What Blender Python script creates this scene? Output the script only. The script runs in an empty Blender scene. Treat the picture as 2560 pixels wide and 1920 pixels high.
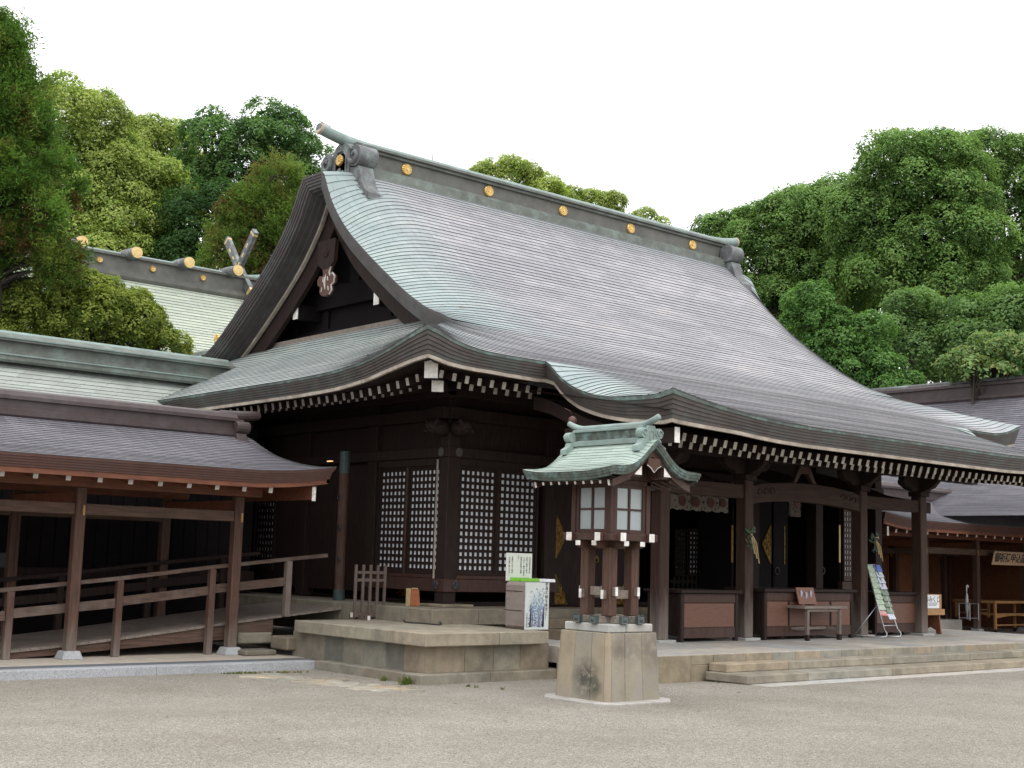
import bpy, bmesh, math, random
import numpy as np
from mathutils import Vector, Matrix, noise

random.seed(7)
rng = np.random.default_rng(7)
sc = bpy.context.scene
COL = sc.collection

# ------------------------------------------------------------------ camera
F_PX, PITCH, ROLL, YAW = 3295.58, 0.131642724, 0.0294949234, 0.709843316   # focal length for a 2560 px wide frame
EYE = Vector((0.0, 0.0, 1.6))
fwd = Vector((math.sin(YAW)*math.cos(PITCH), math.cos(YAW)*math.cos(PITCH), math.sin(PITCH)))
rgt = Vector((math.cos(YAW), -math.sin(YAW), 0.0))
upv = rgt.cross(fwd)
R2 = math.cos(ROLL)*rgt + math.sin(ROLL)*upv
U2 = -math.sin(ROLL)*rgt + math.cos(ROLL)*upv
cam_d = bpy.data.cameras.new('camera')
cam = bpy.data.objects.new('camera', cam_d)
COL.objects.link(cam)
cam_d.sensor_width = 36.0
cam_d.lens = 36.0*F_PX/2560.0
cam_d.clip_end = 2000.0
cam.matrix_world = Matrix(((R2.x, U2.x, -fwd.x, EYE.x), (R2.y, U2.y, -fwd.y, EYE.y), (R2.z, U2.z, -fwd.z, EYE.z), (0, 0, 0, 1)))
sc.camera = cam

# ------------------------------------------------------------------ sky, sun, exposure (bright overcast day)
world = bpy.data.worlds.new('World')
sc.world = world
world.use_nodes = True
wn = world.node_tree
wn.nodes.clear()
SUN_EL, SUN_AZ = math.radians(50), math.radians(208)     # azimuth clockwise from +Y
sky = wn.nodes.new('ShaderNodeTexSky')
sky.sky_type = 'NISHITA'
sky.sun_disc = False
sky.sun_elevation = SUN_EL
sky.sun_rotation = SUN_AZ
bg1 = wn.nodes.new('ShaderNodeBackground')
hs = wn.nodes.new('ShaderNodeHueSaturation')
hs.inputs['Saturation'].default_value = 0.25
wn.links.new(sky.outputs[0], hs.inputs['Color'])
wn.links.new(hs.outputs[0], bg1.inputs['Color'])
bg1.inputs['Strength'].default_value = 0.05
bg2 = wn.nodes.new('ShaderNodeBackground')               # the even white cloud layer
bg2.inputs['Color'].default_value = (0.985, 0.99, 1.0, 1)
# overcast: the cloud layer is about twice as bright overhead as at the horizon
wtc = wn.nodes.new('ShaderNodeTexCoord')
wsp = wn.nodes.new('ShaderNodeSeparateXYZ')
wn.links.new(wtc.outputs['Generated'], wsp.inputs[0])
wmr = wn.nodes.new('ShaderNodeMapRange')
wmr.inputs['From Min'].default_value = 0.0
wmr.inputs['From Max'].default_value = 1.0
wmr.inputs['To Min'].default_value = 0.92
wmr.inputs['To Max'].default_value = 2.3
wn.links.new(wsp.outputs['Z'], wmr.inputs['Value'])
wn.links.new(wmr.outputs[0], bg2.inputs['Strength'])
addw = wn.nodes.new('ShaderNodeAddShader')
wo = wn.nodes.new('ShaderNodeOutputWorld')
wn.links.new(bg1.outputs[0], addw.inputs[0])
wn.links.new(bg2.outputs[0], addw.inputs[1])
wn.links.new(addw.outputs[0], wo.inputs['Surface'])
sun_d = bpy.data.lights.new('sun', 'SUN')
sun_d.energy = 0.6
sun_d.angle = math.radians(25)
sun_d.color = (1.0, 0.97, 0.92)
sun = bpy.data.objects.new('sun', sun_d)
COL.objects.link(sun)
sdir = Vector((math.sin(SUN_AZ)*math.cos(SUN_EL), math.cos(SUN_AZ)*math.cos(SUN_EL), math.sin(SUN_EL)))
sun.rotation_euler = sdir.to_track_quat('Z', 'Y').to_euler()
sun.location = (0, 0, 60)
sc.view_settings.view_transform = 'Standard'
sc.view_settings.look = 'None'
sc.view_settings.gamma = 1.0
sc.view_settings.exposure = 0.18
sc.render.engine = 'CYCLES'
sc.cycles.max_bounces = 6
sc.cycles.diffuse_bounces = 3
sc.cycles.transparent_max_bounces = 8


# measurement helpers: where the line of sight of a photo pixel meets a plane
def ray(px, py):
    return R2*((px-1280)/F_PX) - U2*((py-960)/F_PX) + fwd


def at(px, py, x=None, y=None, z=None, dist=None):
    d = ray(px, py)
    if x is not None:
        t = x/d.x
    elif y is not None:
        t = y/d.y
    elif z is not None:
        t = (z-EYE.z)/d.z
    else:
        t = dist/math.hypot(d.x, d.y)
    return EYE + d*t


# ------------------------------------------------------------------ materials
def mat(name, col, rough=0.7, var=0.25, scale=6.0, stretch=(1, 1, 1), col2=None, metal=0.0, bump=0.0, bscale=None, tint=False, spec=0.35,
        stain=None, stain_scale=0.8, stain_amt=0.5):
    m = bpy.data.materials.new(name)
    m.use_nodes = True
    nt = m.node_tree
    b = nt.nodes['Principled BSDF']
    b.inputs['Roughness'].default_value = rough
    b.inputs['Metallic'].default_value = metal
    b.inputs['Specular IOR Level'].default_value = spec
    tc = nt.nodes.new('ShaderNodeTexCoord')
    mp = nt.nodes.new('ShaderNodeMapping')
    mp.inputs['Scale'].default_value = stretch
    nt.links.new(tc.outputs['Object'], mp.inputs['Vector'])
    nz = nt.nodes.new('ShaderNodeTexNoise')
    nz.inputs['Scale'].default_value = scale
    nz.inputs['Detail'].default_value = 6
    nz.inputs['Roughness'].default_value = 0.62
    nt.links.new(mp.outputs[0], nz.inputs['Vector'])
    rp = nt.nodes.new('ShaderNodeValToRGB')
    c2 = col2 or tuple(c*(1-var) for c in col)
    c1 = tuple(min(1, c*(1+var*0.6)) for c in col)
    rp.color_ramp.elements[0].position = 0.32
    rp.color_ramp.elements[1].position = 0.68
    rp.color_ramp.elements[0].color = (*c2, 1)
    rp.color_ramp.elements[1].color = (*c1, 1)
    nt.links.new(nz.outputs['Fac'], rp.inputs['Fac'])
    out = rp.outputs['Color']
    if stain:
        n2 = nt.nodes.new('ShaderNodeTexNoise')
        n2.inputs['Scale'].default_value = stain_scale
        n2.inputs['Detail'].default_value = 8
        n2.inputs['Roughness'].default_value = 0.7
        nt.links.new(tc.outputs['Object'], n2.inputs['Vector'])
        r2 = nt.nodes.new('ShaderNodeValToRGB')
        r2.color_ramp.elements[0].position = 0.48
        r2.color_ramp.elements[1].position = 0.68
        r2.color_ramp.elements[1].color = (stain_amt,)*3 + (1,)
        r2.color_ramp.elements[0].color = (0, 0, 0, 1)
        nt.links.new(n2.outputs['Fac'], r2.inputs['Fac'])
        mx = nt.nodes.new('ShaderNodeMix')
        mx.data_type = 'RGBA'
        mx.inputs[7].default_value = (*stain, 1)
        nt.links.new(r2.outputs['Color'], mx.inputs[0])
        nt.links.new(out, mx.inputs[6])
        out = mx.outputs[2]
    if tint:
        at_ = nt.nodes.new('ShaderNodeAttribute')
        at_.attribute_name = 'Tint'
        mm = nt.nodes.new('ShaderNodeMix')
        mm.data_type = 'RGBA'
        mm.blend_type = 'MULTIPLY'
        mm.inputs[0].default_value = 1.0
        nt.links.new(out, mm.inputs[6])
        nt.links.new(at_.outputs['Color'], mm.inputs[7])
        out = mm.outputs[2]
    nt.links.new(out, b.inputs['Base Color'])
    if bump:
        n3 = nt.nodes.new('ShaderNodeTexNoise')
        n3.inputs['Scale'].default_value = bscale or scale*4
        n3.inputs['Detail'].default_value = 5
        nt.links.new(mp.outputs[0], n3.inputs['Vector'])
        bp = nt.nodes.new('ShaderNodeBump')
        bp.inputs['Strength'].default_value = bump
        bp.inputs['Distance'].default_value = 0.02
        nt.links.new(n3.outputs['Fac'], bp.inputs['Height'])
        nt.links.new(bp.outputs[0], b.inputs['Normal'])
    return m


def roof_mat(name, cols, patina, rough=0.55, shingle=0.42, patch=0.5):
    """copper shingles: UV u in metres along the course, v = course number; corner attribute Tint.r = share of green patina"""
    m = bpy.data.materials.new(name)
    m.use_nodes = True
    nt = m.node_tree
    N, L = nt.nodes.new, nt.links.new
    b = nt.nodes['Principled BSDF']
    b.inputs['Roughness'].default_value = rough
    b.inputs['Specular IOR Level'].default_value = 0.4
    uv = N('ShaderNodeUVMap')
    uv.uv_map = 'UVMap'
    sp = N('ShaderNodeSeparateXYZ')
    L(uv.outputs[0], sp.inputs[0])

    def math_(op, a, b_=None):
        n = N('ShaderNodeMath')
        n.operation = op
        for i, v in enumerate((a, b_)):
            if v is None:
                continue
            if isinstance(v, (int, float)):
                n.inputs[i].default_value = v
            else:
                L(v, n.inputs[i])
        return n.outputs[0]
    row = math_('FLOOR', sp.outputs['Y'])
    uu = math_('ADD', math_('DIVIDE', sp.outputs['X'], shingle), math_('MULTIPLY', row, 0.37))
    colm = math_('FLOOR', uu)
    cb = N('ShaderNodeCombineXYZ')
    L(colm, cb.inputs[0])
    L(row, cb.inputs[1])
    wnz = N('ShaderNodeTexWhiteNoise')
    wnz.noise_dimensions = '3D'
    L(cb.outputs[0], wnz.inputs['Vector'])
    # broad patches of differently aged copper, drawn out along the courses
    tc = N('ShaderNodeTexCoord')
    mp = N('ShaderNodeMapping')
    mp.inputs['Scale'].default_value = (0.35, 1.0, 1.0)
    L(tc.outputs['Object'], mp.inputs['Vector'])
    nz = N('ShaderNodeTexNoise')
    nz.inputs['Scale'].default_value = 1.1
    nz.inputs['Detail'].default_value = 5
    nz.inputs['Roughness'].default_value = 0.65
    L(mp.outputs[0], nz.inputs['Vector'])
    f = math_('ADD', math_('MULTIPLY', nz.outputs['Fac'], patch+0.55), math_('MULTIPLY', math_('SUBTRACT', wnz.outputs['Value'], 0.5), 0.13))
    f = math_('SUBTRACT', f, patch*0.5)
    rp = N('ShaderNodeValToRGB')
    el = rp.color_ramp.elements
    el[0].position, el[0].color = 0.22, (*cols[0], 1)
    el[1].position, el[1].color = 0.78, (*cols[-1], 1)
    for i, c in enumerate(cols[1:-1]):
        e = el.new(0.22+0.56*(i+1)/(len(cols)-1))
        e.color = (*c, 1)
    L(f, rp.inputs['Fac'])
    # patina
    at_ = N('ShaderNodeAttribute')
    at_.attribute_name = 'Tint'
    sa = N('ShaderNodeSeparateColor')
    L(at_.outputs['Color'], sa.inputs[0])
    n2 = N('ShaderNodeTexNoise')
    n2.inputs['Scale'].default_value = 3.0
    n2.inputs['Detail'].default_value = 6
    L(tc.outputs['Object'], n2.inputs['Vector'])
    pf = math_('ADD', sa.outputs[0], math_('MULTIPLY', math_('SUBTRACT', n2.outputs['Fac'], 0.5), 0.5))
    pf = math_('MULTIPLY', pf, math_('GREATER_THAN', sa.outputs[0], 0.004))
    pf = math_('MINIMUM', math_('MAXIMUM', pf, 0.0), 1.0)
    prp = N('ShaderNodeValToRGB')
    prp.color_ramp.elements[0].position = 0.3
    prp.color_ramp.elements[1].position = 0.7
    prp.color_ramp.elements[0].color = (*patina[0], 1)
    prp.color_ramp.elements[1].color = (*patina[1], 1)
    L(nz.outputs['Fac'], prp.inputs['Fac'])
    mx = N('ShaderNodeMix')
    mx.data_type = 'RGBA'
    L(pf, mx.inputs[0])
    L(rp.outputs[0], mx.inputs[6])
    L(prp.outputs[0], mx.inputs[7])
    # pale run-off streaks down the slope
    mp3 = N('ShaderNodeMapping')
    mp3.inputs['Scale'].default_value = (5.0, 0.25, 0.25)
    L(tc.outputs['Object'], mp3.inputs['Vector'])
    n3 = N('ShaderNodeTexNoise')
    n3.inputs['Scale'].default_value = 2.0
    n3.inputs['Detail'].default_value = 7
    n3.inputs['Roughness'].default_value = 0.7
    L(mp3.outputs[0], n3.inputs['Vector'])
    r3 = N('ShaderNodeValToRGB')
    r3.color_ramp.elements[0].position = 0.5
    r3.color_ramp.elements[1].position = 0.8
    r3.color_ramp.elements[0].color = (0, 0, 0, 1)
    r3.color_ramp.elements[1].color = (0.3,)*3 + (1,)
    L(n3.outputs['Fac'], r3.inputs['Fac'])
    m3 = N('ShaderNodeMix')
    m3.data_type = 'RGBA'
    m3.inputs[7].default_value = (0.50, 0.50, 0.52, 1)
    L(r3.outputs[0], m3.inputs[0])
    L(mx.outputs[2], m3.inputs[6])
    # per-shingle value and the thin seam between neighbours
    sv = math_('ADD', math_('MULTIPLY', wnz.outputs['Value'], 0.12), 0.94)
    fr = math_('FRACT', uu)
    seam = math_('SUBTRACT', 1.0, math_('MULTIPLY', math_('LESS_THAN', fr, 0.022), 0.45))
    vm = N('ShaderNodeVectorMath')
    vm.operation = 'SCALE'
    L(m3.outputs[2], vm.inputs[0])
    L(math_('MULTIPLY', sv, seam), vm.inputs['Scale'])
    L(vm.outputs[0], b.inputs['Base Color'])
    n4 = N('ShaderNodeTexNoise')
    n4.inputs['Scale'].default_value = 7.0
    L(tc.outputs['Object'], n4.inputs['Vector'])
    bp = N('ShaderNodeBump')
    bp.inputs['Strength'].default_value = 0.25
    bp.inputs['Distance'].default_value = 0.02
    L(n4.outputs['Fac'], bp.inputs['Height'])
    L(bp.outputs[0], b.inputs['Normal'])
    return m


def leaf_mat(name):
    m = bpy.data.materials.new(name)
    m.use_nodes = True
    nt = m.node_tree
    N, L = nt.nodes.new, nt.links.new
    for n in list(nt.nodes):
        nt.nodes.remove(n)
    a = N('ShaderNodeAttribute')
    a.attribute_name = 'Tint'
    d = N('ShaderNodeBsdfPrincipled')
    d.inputs['Roughness'].default_value = 0.6
    d.inputs['Specular IOR Level'].default_value = 0.10
    t = N('ShaderNodeBsdfTranslucent')
    mx = N('ShaderNodeMixShader')
    mx.inputs[0].default_value = 0.42
    o = N('ShaderNodeOutputMaterial')
    g = N('ShaderNodeVectorMath')
    g.operation = 'MULTIPLY'
    g.inputs[1].default_value = (1.15, 1.25, 0.7)
    L(a.outputs['Color'], d.inputs['Base Color'])
    L(a.outputs['Color'], g.inputs[0])
    L(g.outputs[0], t.inputs['Color'])
    L(d.outputs[0], mx.inputs[1])
    L(t.outputs[0], mx.inputs[2])
    L(mx.outputs[0], o.inputs['Surface'])
    return m


M = {}
M['wood_dark'] = mat('dark_stained_timber', (0.024, 0.0142, 0.012), 0.68, 0.4, 5, (6, 6, 0.7), bump=0.15, spec=0.2)
M['wood_red'] = mat('red_brown_timber', (0.052, 0.023, 0.016), 0.6, 0.45, 5, (6, 6, 0.6), bump=0.15, stain=(0.075, 0.055, 0.048), stain_scale=1.3, stain_amt=0.35)
M['wood_brown'] = mat('brown_walkway_timber', (0.150, 0.054, 0.028), 0.6, 0.35, 4, (0.8, 4, 4), bump=0.1)
M['wood_post'] = mat('weathered_post_timber', (0.076, 0.038, 0.025), 0.7, 0.5, 5, (7, 7, 0.5), bump=0.2, stain=(0.115, 0.085, 0.07), stain_scale=1.0, stain_amt=0.4)
M['wood_beam'] = mat('brown_beam_timber', (0.085, 0.048, 0.033), 0.7, 0.5, 5, (0.5, 7, 7), bump=0.2, stain=(0.12, 0.085, 0.065), stain_scale=1.0, stain_amt=0.4)
M['wood_rail'] = mat('weathered_rail_timber', (0.088, 0.055, 0.040), 0.75, 0.5, 5, (0.6, 8, 8), bump=0.2, stain=(0.17, 0.14, 0.125), stain_scale=1.4, stain_amt=0.6)
M['shade_dark_wood'] = mat('shade_dark_boards', (0.010, 0.008, 0.009), 0.8, 0.3, 5, (6, 6, 0.7), spec=0.12)  # deep shade of gable and door bays put into a near-black colour
M['wood_pillar'] = mat('dark_red_pillar_timber', (0.047, 0.024, 0.017), 0.65, 0.45, 5, (7, 7, 0.5), bump=0.2, spec=0.25)
M['wood_beam_dark'] = mat('dark_beam_timber', (0.043, 0.024, 0.018), 0.7, 0.45, 5, (0.5, 7, 7), bump=0.2, spec=0.2)
M['lit_screen_wood'] = mat('lit_brown_screen_timber', (0.26, 0.105, 0.05), 0.6, 0.3, 5, (3, 3, 0.8))  # walkway brown brightened in colour to suggest lamp light inside
M['wood_grey'] = mat('grey_weathered_timber', (0.20, 0.165, 0.14), 0.8, 0.35, 6, (1, 6, 6), bump=0.2, stain=(0.09, 0.07, 0.055), stain_scale=1.6, stain_amt=0.6)
M['wood_grey_v'] = mat('grey_weathered_upright_timber', (0.17, 0.135, 0.115), 0.8, 0.4, 6, (8, 8, 0.6), bump=0.2, stain=(0.08, 0.055, 0.045), stain_scale=1.2, stain_amt=0.7)
M['wood_panel'] = mat('red_brown_panel', (0.135, 0.062, 0.040), 0.5, 0.18, 6, (0.8, 6, 6))
M['wood_light'] = mat('honey_timber', (0.36, 0.19, 0.075), 0.5, 0.25, 5, (0.8, 5, 6))
M['wood_strip'] = mat('pale_eave_board', (0.36, 0.31, 0.26), 0.8, 0.3, 5, (1, 1, 1), stain=(0.12, 0.09, 0.07), stain_scale=2.0, stain_amt=0.6)
M['white'] = mat('white_painted_end_grain', (0.72, 0.70, 0.66), 0.75, 0.15, 9, stain=(0.28, 0.23, 0.2), stain_scale=7, stain_amt=0.7)
M['paper'] = mat('shoji_paper', (0.66, 0.68, 0.73), 0.9, 0.05, 3)
M['lap'] = mat('shadow_dark_lap_edge', (0.10, 0.097, 0.10), 0.8, 0.3, 8)  # lap shadow and grime put into a darker colour on the risers
M['lap_green'] = mat('shadow_dark_green_lap_edge', (0.14, 0.17, 0.15), 0.8, 0.3, 8)  # same painted shadow line for the green roofs
M['copper_brown'] = mat('brown_copper_edge', (0.066, 0.054, 0.049), 0.6, 0.25, 4, stain=(0.07, 0.115, 0.105), stain_scale=2.2, stain_amt=0.45)
M['copper_green_edge'] = mat('green_stained_copper_edge', (0.085, 0.10, 0.09), 0.6, 0.35, 5, stain=(0.17, 0.27, 0.24), stain_scale=3.5, stain_amt=0.8)
M['cream'] = mat('weathered_white_end_grain', (0.50, 0.47, 0.42), 0.8, 0.2, 9, stain=(0.20, 0.15, 0.12), stain_scale=4, stain_amt=0.75)
M['copper_dark'] = mat('dark_copper_gable_edge', (0.062, 0.052, 0.052), 0.55, 0.25, 4, stain=(0.09, 0.12, 0.115), stain_scale=1.6, stain_amt=0.4)
M['copper_red'] = mat('red_brown_copper', (0.088, 0.040, 0.031), 0.5, 0.25, 5, stain=(0.062, 0.042, 0.042), stain_scale=2.5, stain_amt=0.5)
M['copper_plum'] = mat('plum_brown_ridge_copper', (0.058, 0.040, 0.040), 0.45, 0.25, 5, stain=(0.095, 0.083, 0.088), stain_scale=2.0, stain_amt=0.5)
M['verdigris'] = mat('green_copper', (0.21, 0.275, 0.255), 0.6, 0.25, 4, stain=(0.16, 0.165, 0.15), stain_scale=1.6, stain_amt=0.7)
M['verdigris_dark'] = mat('dark_green_copper', (0.125, 0.135, 0.12), 0.6, 0.3, 3, stain=(0.21, 0.28, 0.25), stain_scale=2.4, stain_amt=0.6)
M['ridge_panel'] = mat('dark_ridge_panel_copper', (0.105, 0.105, 0.095), 0.6, 0.25, 3, stain=(0.15, 0.145, 0.12), stain_scale=2.0, stain_amt=0.6)
M['ornament'] = mat('grey_green_cast_copper', (0.105, 0.105, 0.108), 0.55, 0.3, 4, stain=(0.28, 0.36, 0.34), stain_scale=2.6, stain_amt=0.6)
M['bronze_rim'] = mat('pale_bronze_rim', (0.36, 0.29, 0.22), 0.5, 0.2, 8)
M['gold'] = mat('gold_leaf', (0.70, 0.50, 0.20), 0.38, 0.15, 8, metal=0.75)
M['gold_cap'] = mat('gilt_cap', (0.62, 0.45, 0.20), 0.5, 0.15, 8, metal=0.3)
M['gold_worn_shaded'] = mat('worn_shaded_gilt_fitting', (0.21, 0.125, 0.03), 0.45, 0.6, 22, metal=0.7, bump=0.9, bscale=34)  # worn gilt, also darkened in colour for the doorway's deep shade
M['stone'] = mat('weathered_sandstone', (0.285, 0.25, 0.19), 0.85, 0.25, 5, tint=True, bump=0.25, bscale=30, stain=(0.12, 0.105, 0.085), stain_scale=1.4, stain_amt=0.55)
M['stone_top'] = mat('trodden_stone_paving', (0.37, 0.35, 0.32), 0.85, 0.2, 5, tint=True, bump=0.15, bscale=30, stain=(0.22, 0.205, 0.185), stain_scale=1.8, stain_amt=0.5)
M['granite'] = mat('grey_granite', (0.36, 0.37, 0.385), 0.75, 0.35, 60, stain=(0.2, 0.2, 0.2), stain_scale=1.5, stain_amt=0.4)
M['granite_dark'] = mat('dark_wet_granite', (0.13, 0.14, 0.155), 0.6, 0.25, 30)
M['concrete'] = mat('sandy_concrete', (0.42, 0.37, 0.31), 0.9, 0.15, 5, bump=0.1)
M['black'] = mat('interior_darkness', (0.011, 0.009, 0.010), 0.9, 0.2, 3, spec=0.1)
M['iron'] = mat('dark_iron', (0.05, 0.05, 0.055), 0.5, 0.3, 8, metal=0.5)
M['steel'] = mat('brushed_steel', (0.42, 0.43, 0.45), 0.35, 0.1, 8, metal=0.8)
M['copper_cap'] = mat('green_copper_cap', (0.042, 0.066, 0.063), 0.55, 0.35, 9)
M['orange'] = mat('rusty_orange_paint', (0.27, 0.085, 0.032), 0.5, 0.2, 8)
M['frost'] = mat('frosted_glass', (0.33, 0.365, 0.37), 0.25, 0.10, 1.5, spec=0.5)
M['sign_white'] = mat('white_sign_board', (0.53, 0.56, 0.50), 0.5, 0.04, 3)
M['poster_white'] = mat('poster_paper', (0.50, 0.53, 0.51), 0.5, 0.05, 4)
M['ink'] = mat('black_ink', (0.03, 0.03, 0.035), 0.7, 0.1, 5)
M['green_tray'] = mat('lime_green_plastic', (0.16, 0.42, 0.035), 0.4, 0.1, 5)
M['plastic_white'] = mat('white_plastic', (0.75, 0.76, 0.78), 0.4, 0.05, 5)
M['blue'] = mat('blue_card', (0.12, 0.18, 0.52), 0.5, 0.1, 5)
M['bark'] = mat('tree_bark', (0.055, 0.045, 0.036), 0.9, 0.4, 4, (3, 3, 0.6), bump=0.4)
M['straw'] = mat('dry_straw', (0.42, 0.32, 0.16), 0.8, 0.3, 12)
M['shirt'] = mat('pale_grey_cloth', (0.52, 0.53, 0.54), 0.85, 0.1, 6)
M['skin'] = mat('skin', (0.52, 0.33, 0.24), 0.6, 0.06, 6)
M['hair'] = mat('black_hair', (0.015, 0.013, 0.012), 0.5, 0.2, 20)
M['trousers'] = mat('dark_trousers', (0.04, 0.042, 0.05), 0.85, 0.15, 6)
M['leaf'] = leaf_mat('leaves')
M['roof_main'] = roof_mat('main_roof_copper', [(0.225, 0.222, 0.238), (0.275, 0.267, 0.282), (0.315, 0.297, 0.296), (0.40, 0.328, 0.25)],
                          [(0.19, 0.245, 0.25), (0.27, 0.325, 0.305)], patch=0.9)
M['roof_side'] = roof_mat('side_roof_copper', [(0.23, 0.235, 0.235), (0.30, 0.30, 0.28), (0.38, 0.40, 0.37), (0.44, 0.43, 0.33)],
                          [(0.26, 0.35, 0.33), (0.36, 0.44, 0.40)])
M['roof_grey'] = roof_mat('purple_grey_roof_copper', [(0.125, 0.12, 0.14), (0.165, 0.155, 0.18), (0.195, 0.185, 0.21), (0.24, 0.23, 0.25)],
                          [(0.24, 0.24, 0.26), (0.3, 0.3, 0.32)], rough=0.45)
M['roof_green'] = roof_mat('pale_green_roof_copper', [(0.27, 0.27, 0.26), (0.33, 0.36, 0.33), (0.40, 0.44, 0.38), (0.44, 0.46, 0.36)],
                           [(0.36, 0.43, 0.38), (0.45, 0.50, 0.42)])
M['roof_pale'] = roof_mat('pale_yellow_green_roof_copper', [(0.31, 0.34, 0.28), (0.36, 0.39, 0.31), (0.40, 0.42, 0.32), (0.43, 0.42, 0.30)],
                          [(0.36, 0.41, 0.33), (0.42, 0.46, 0.36)], shingle=0.8)
M['roof_lantern'] = roof_mat('lantern_roof_copper', [(0.25, 0.31, 0.27), (0.31, 0.375, 0.325), (0.36, 0.42, 0.365), (0.42, 0.455, 0.38)],
                             [(0.28, 0.365, 0.33), (0.35, 0.43, 0.38)], shingle=0.3)


# ------------------------------------------------------------------ object helpers
def origin(o):
    v = Vector((0, 0, 0))
    while o:
        v += o.location
        o = o.parent
    return v


def tag(o, label=None, cat=None, group=None, kind=None):
    if label:
        o['label'] = label
    if cat:
        o['category'] = cat
    if group:
        o['group'] = group
    if kind:
        o['kind'] = kind
    return o


def thing(name, label, cat, loc=(0, 0, 0), group=None):
    o = bpy.data.objects.new(name, None)
    o.empty_display_size = 0.3
    COL.objects.link(o)
    o.location = loc
    return tag(o, label, cat, group)


def copy_tree(o, parent=None):
    c = o.copy()
    COL.objects.link(c)
    if parent:
        c.parent = parent
    for ch in list(o.children):
        copy_tree(ch, c)
    return c


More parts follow.
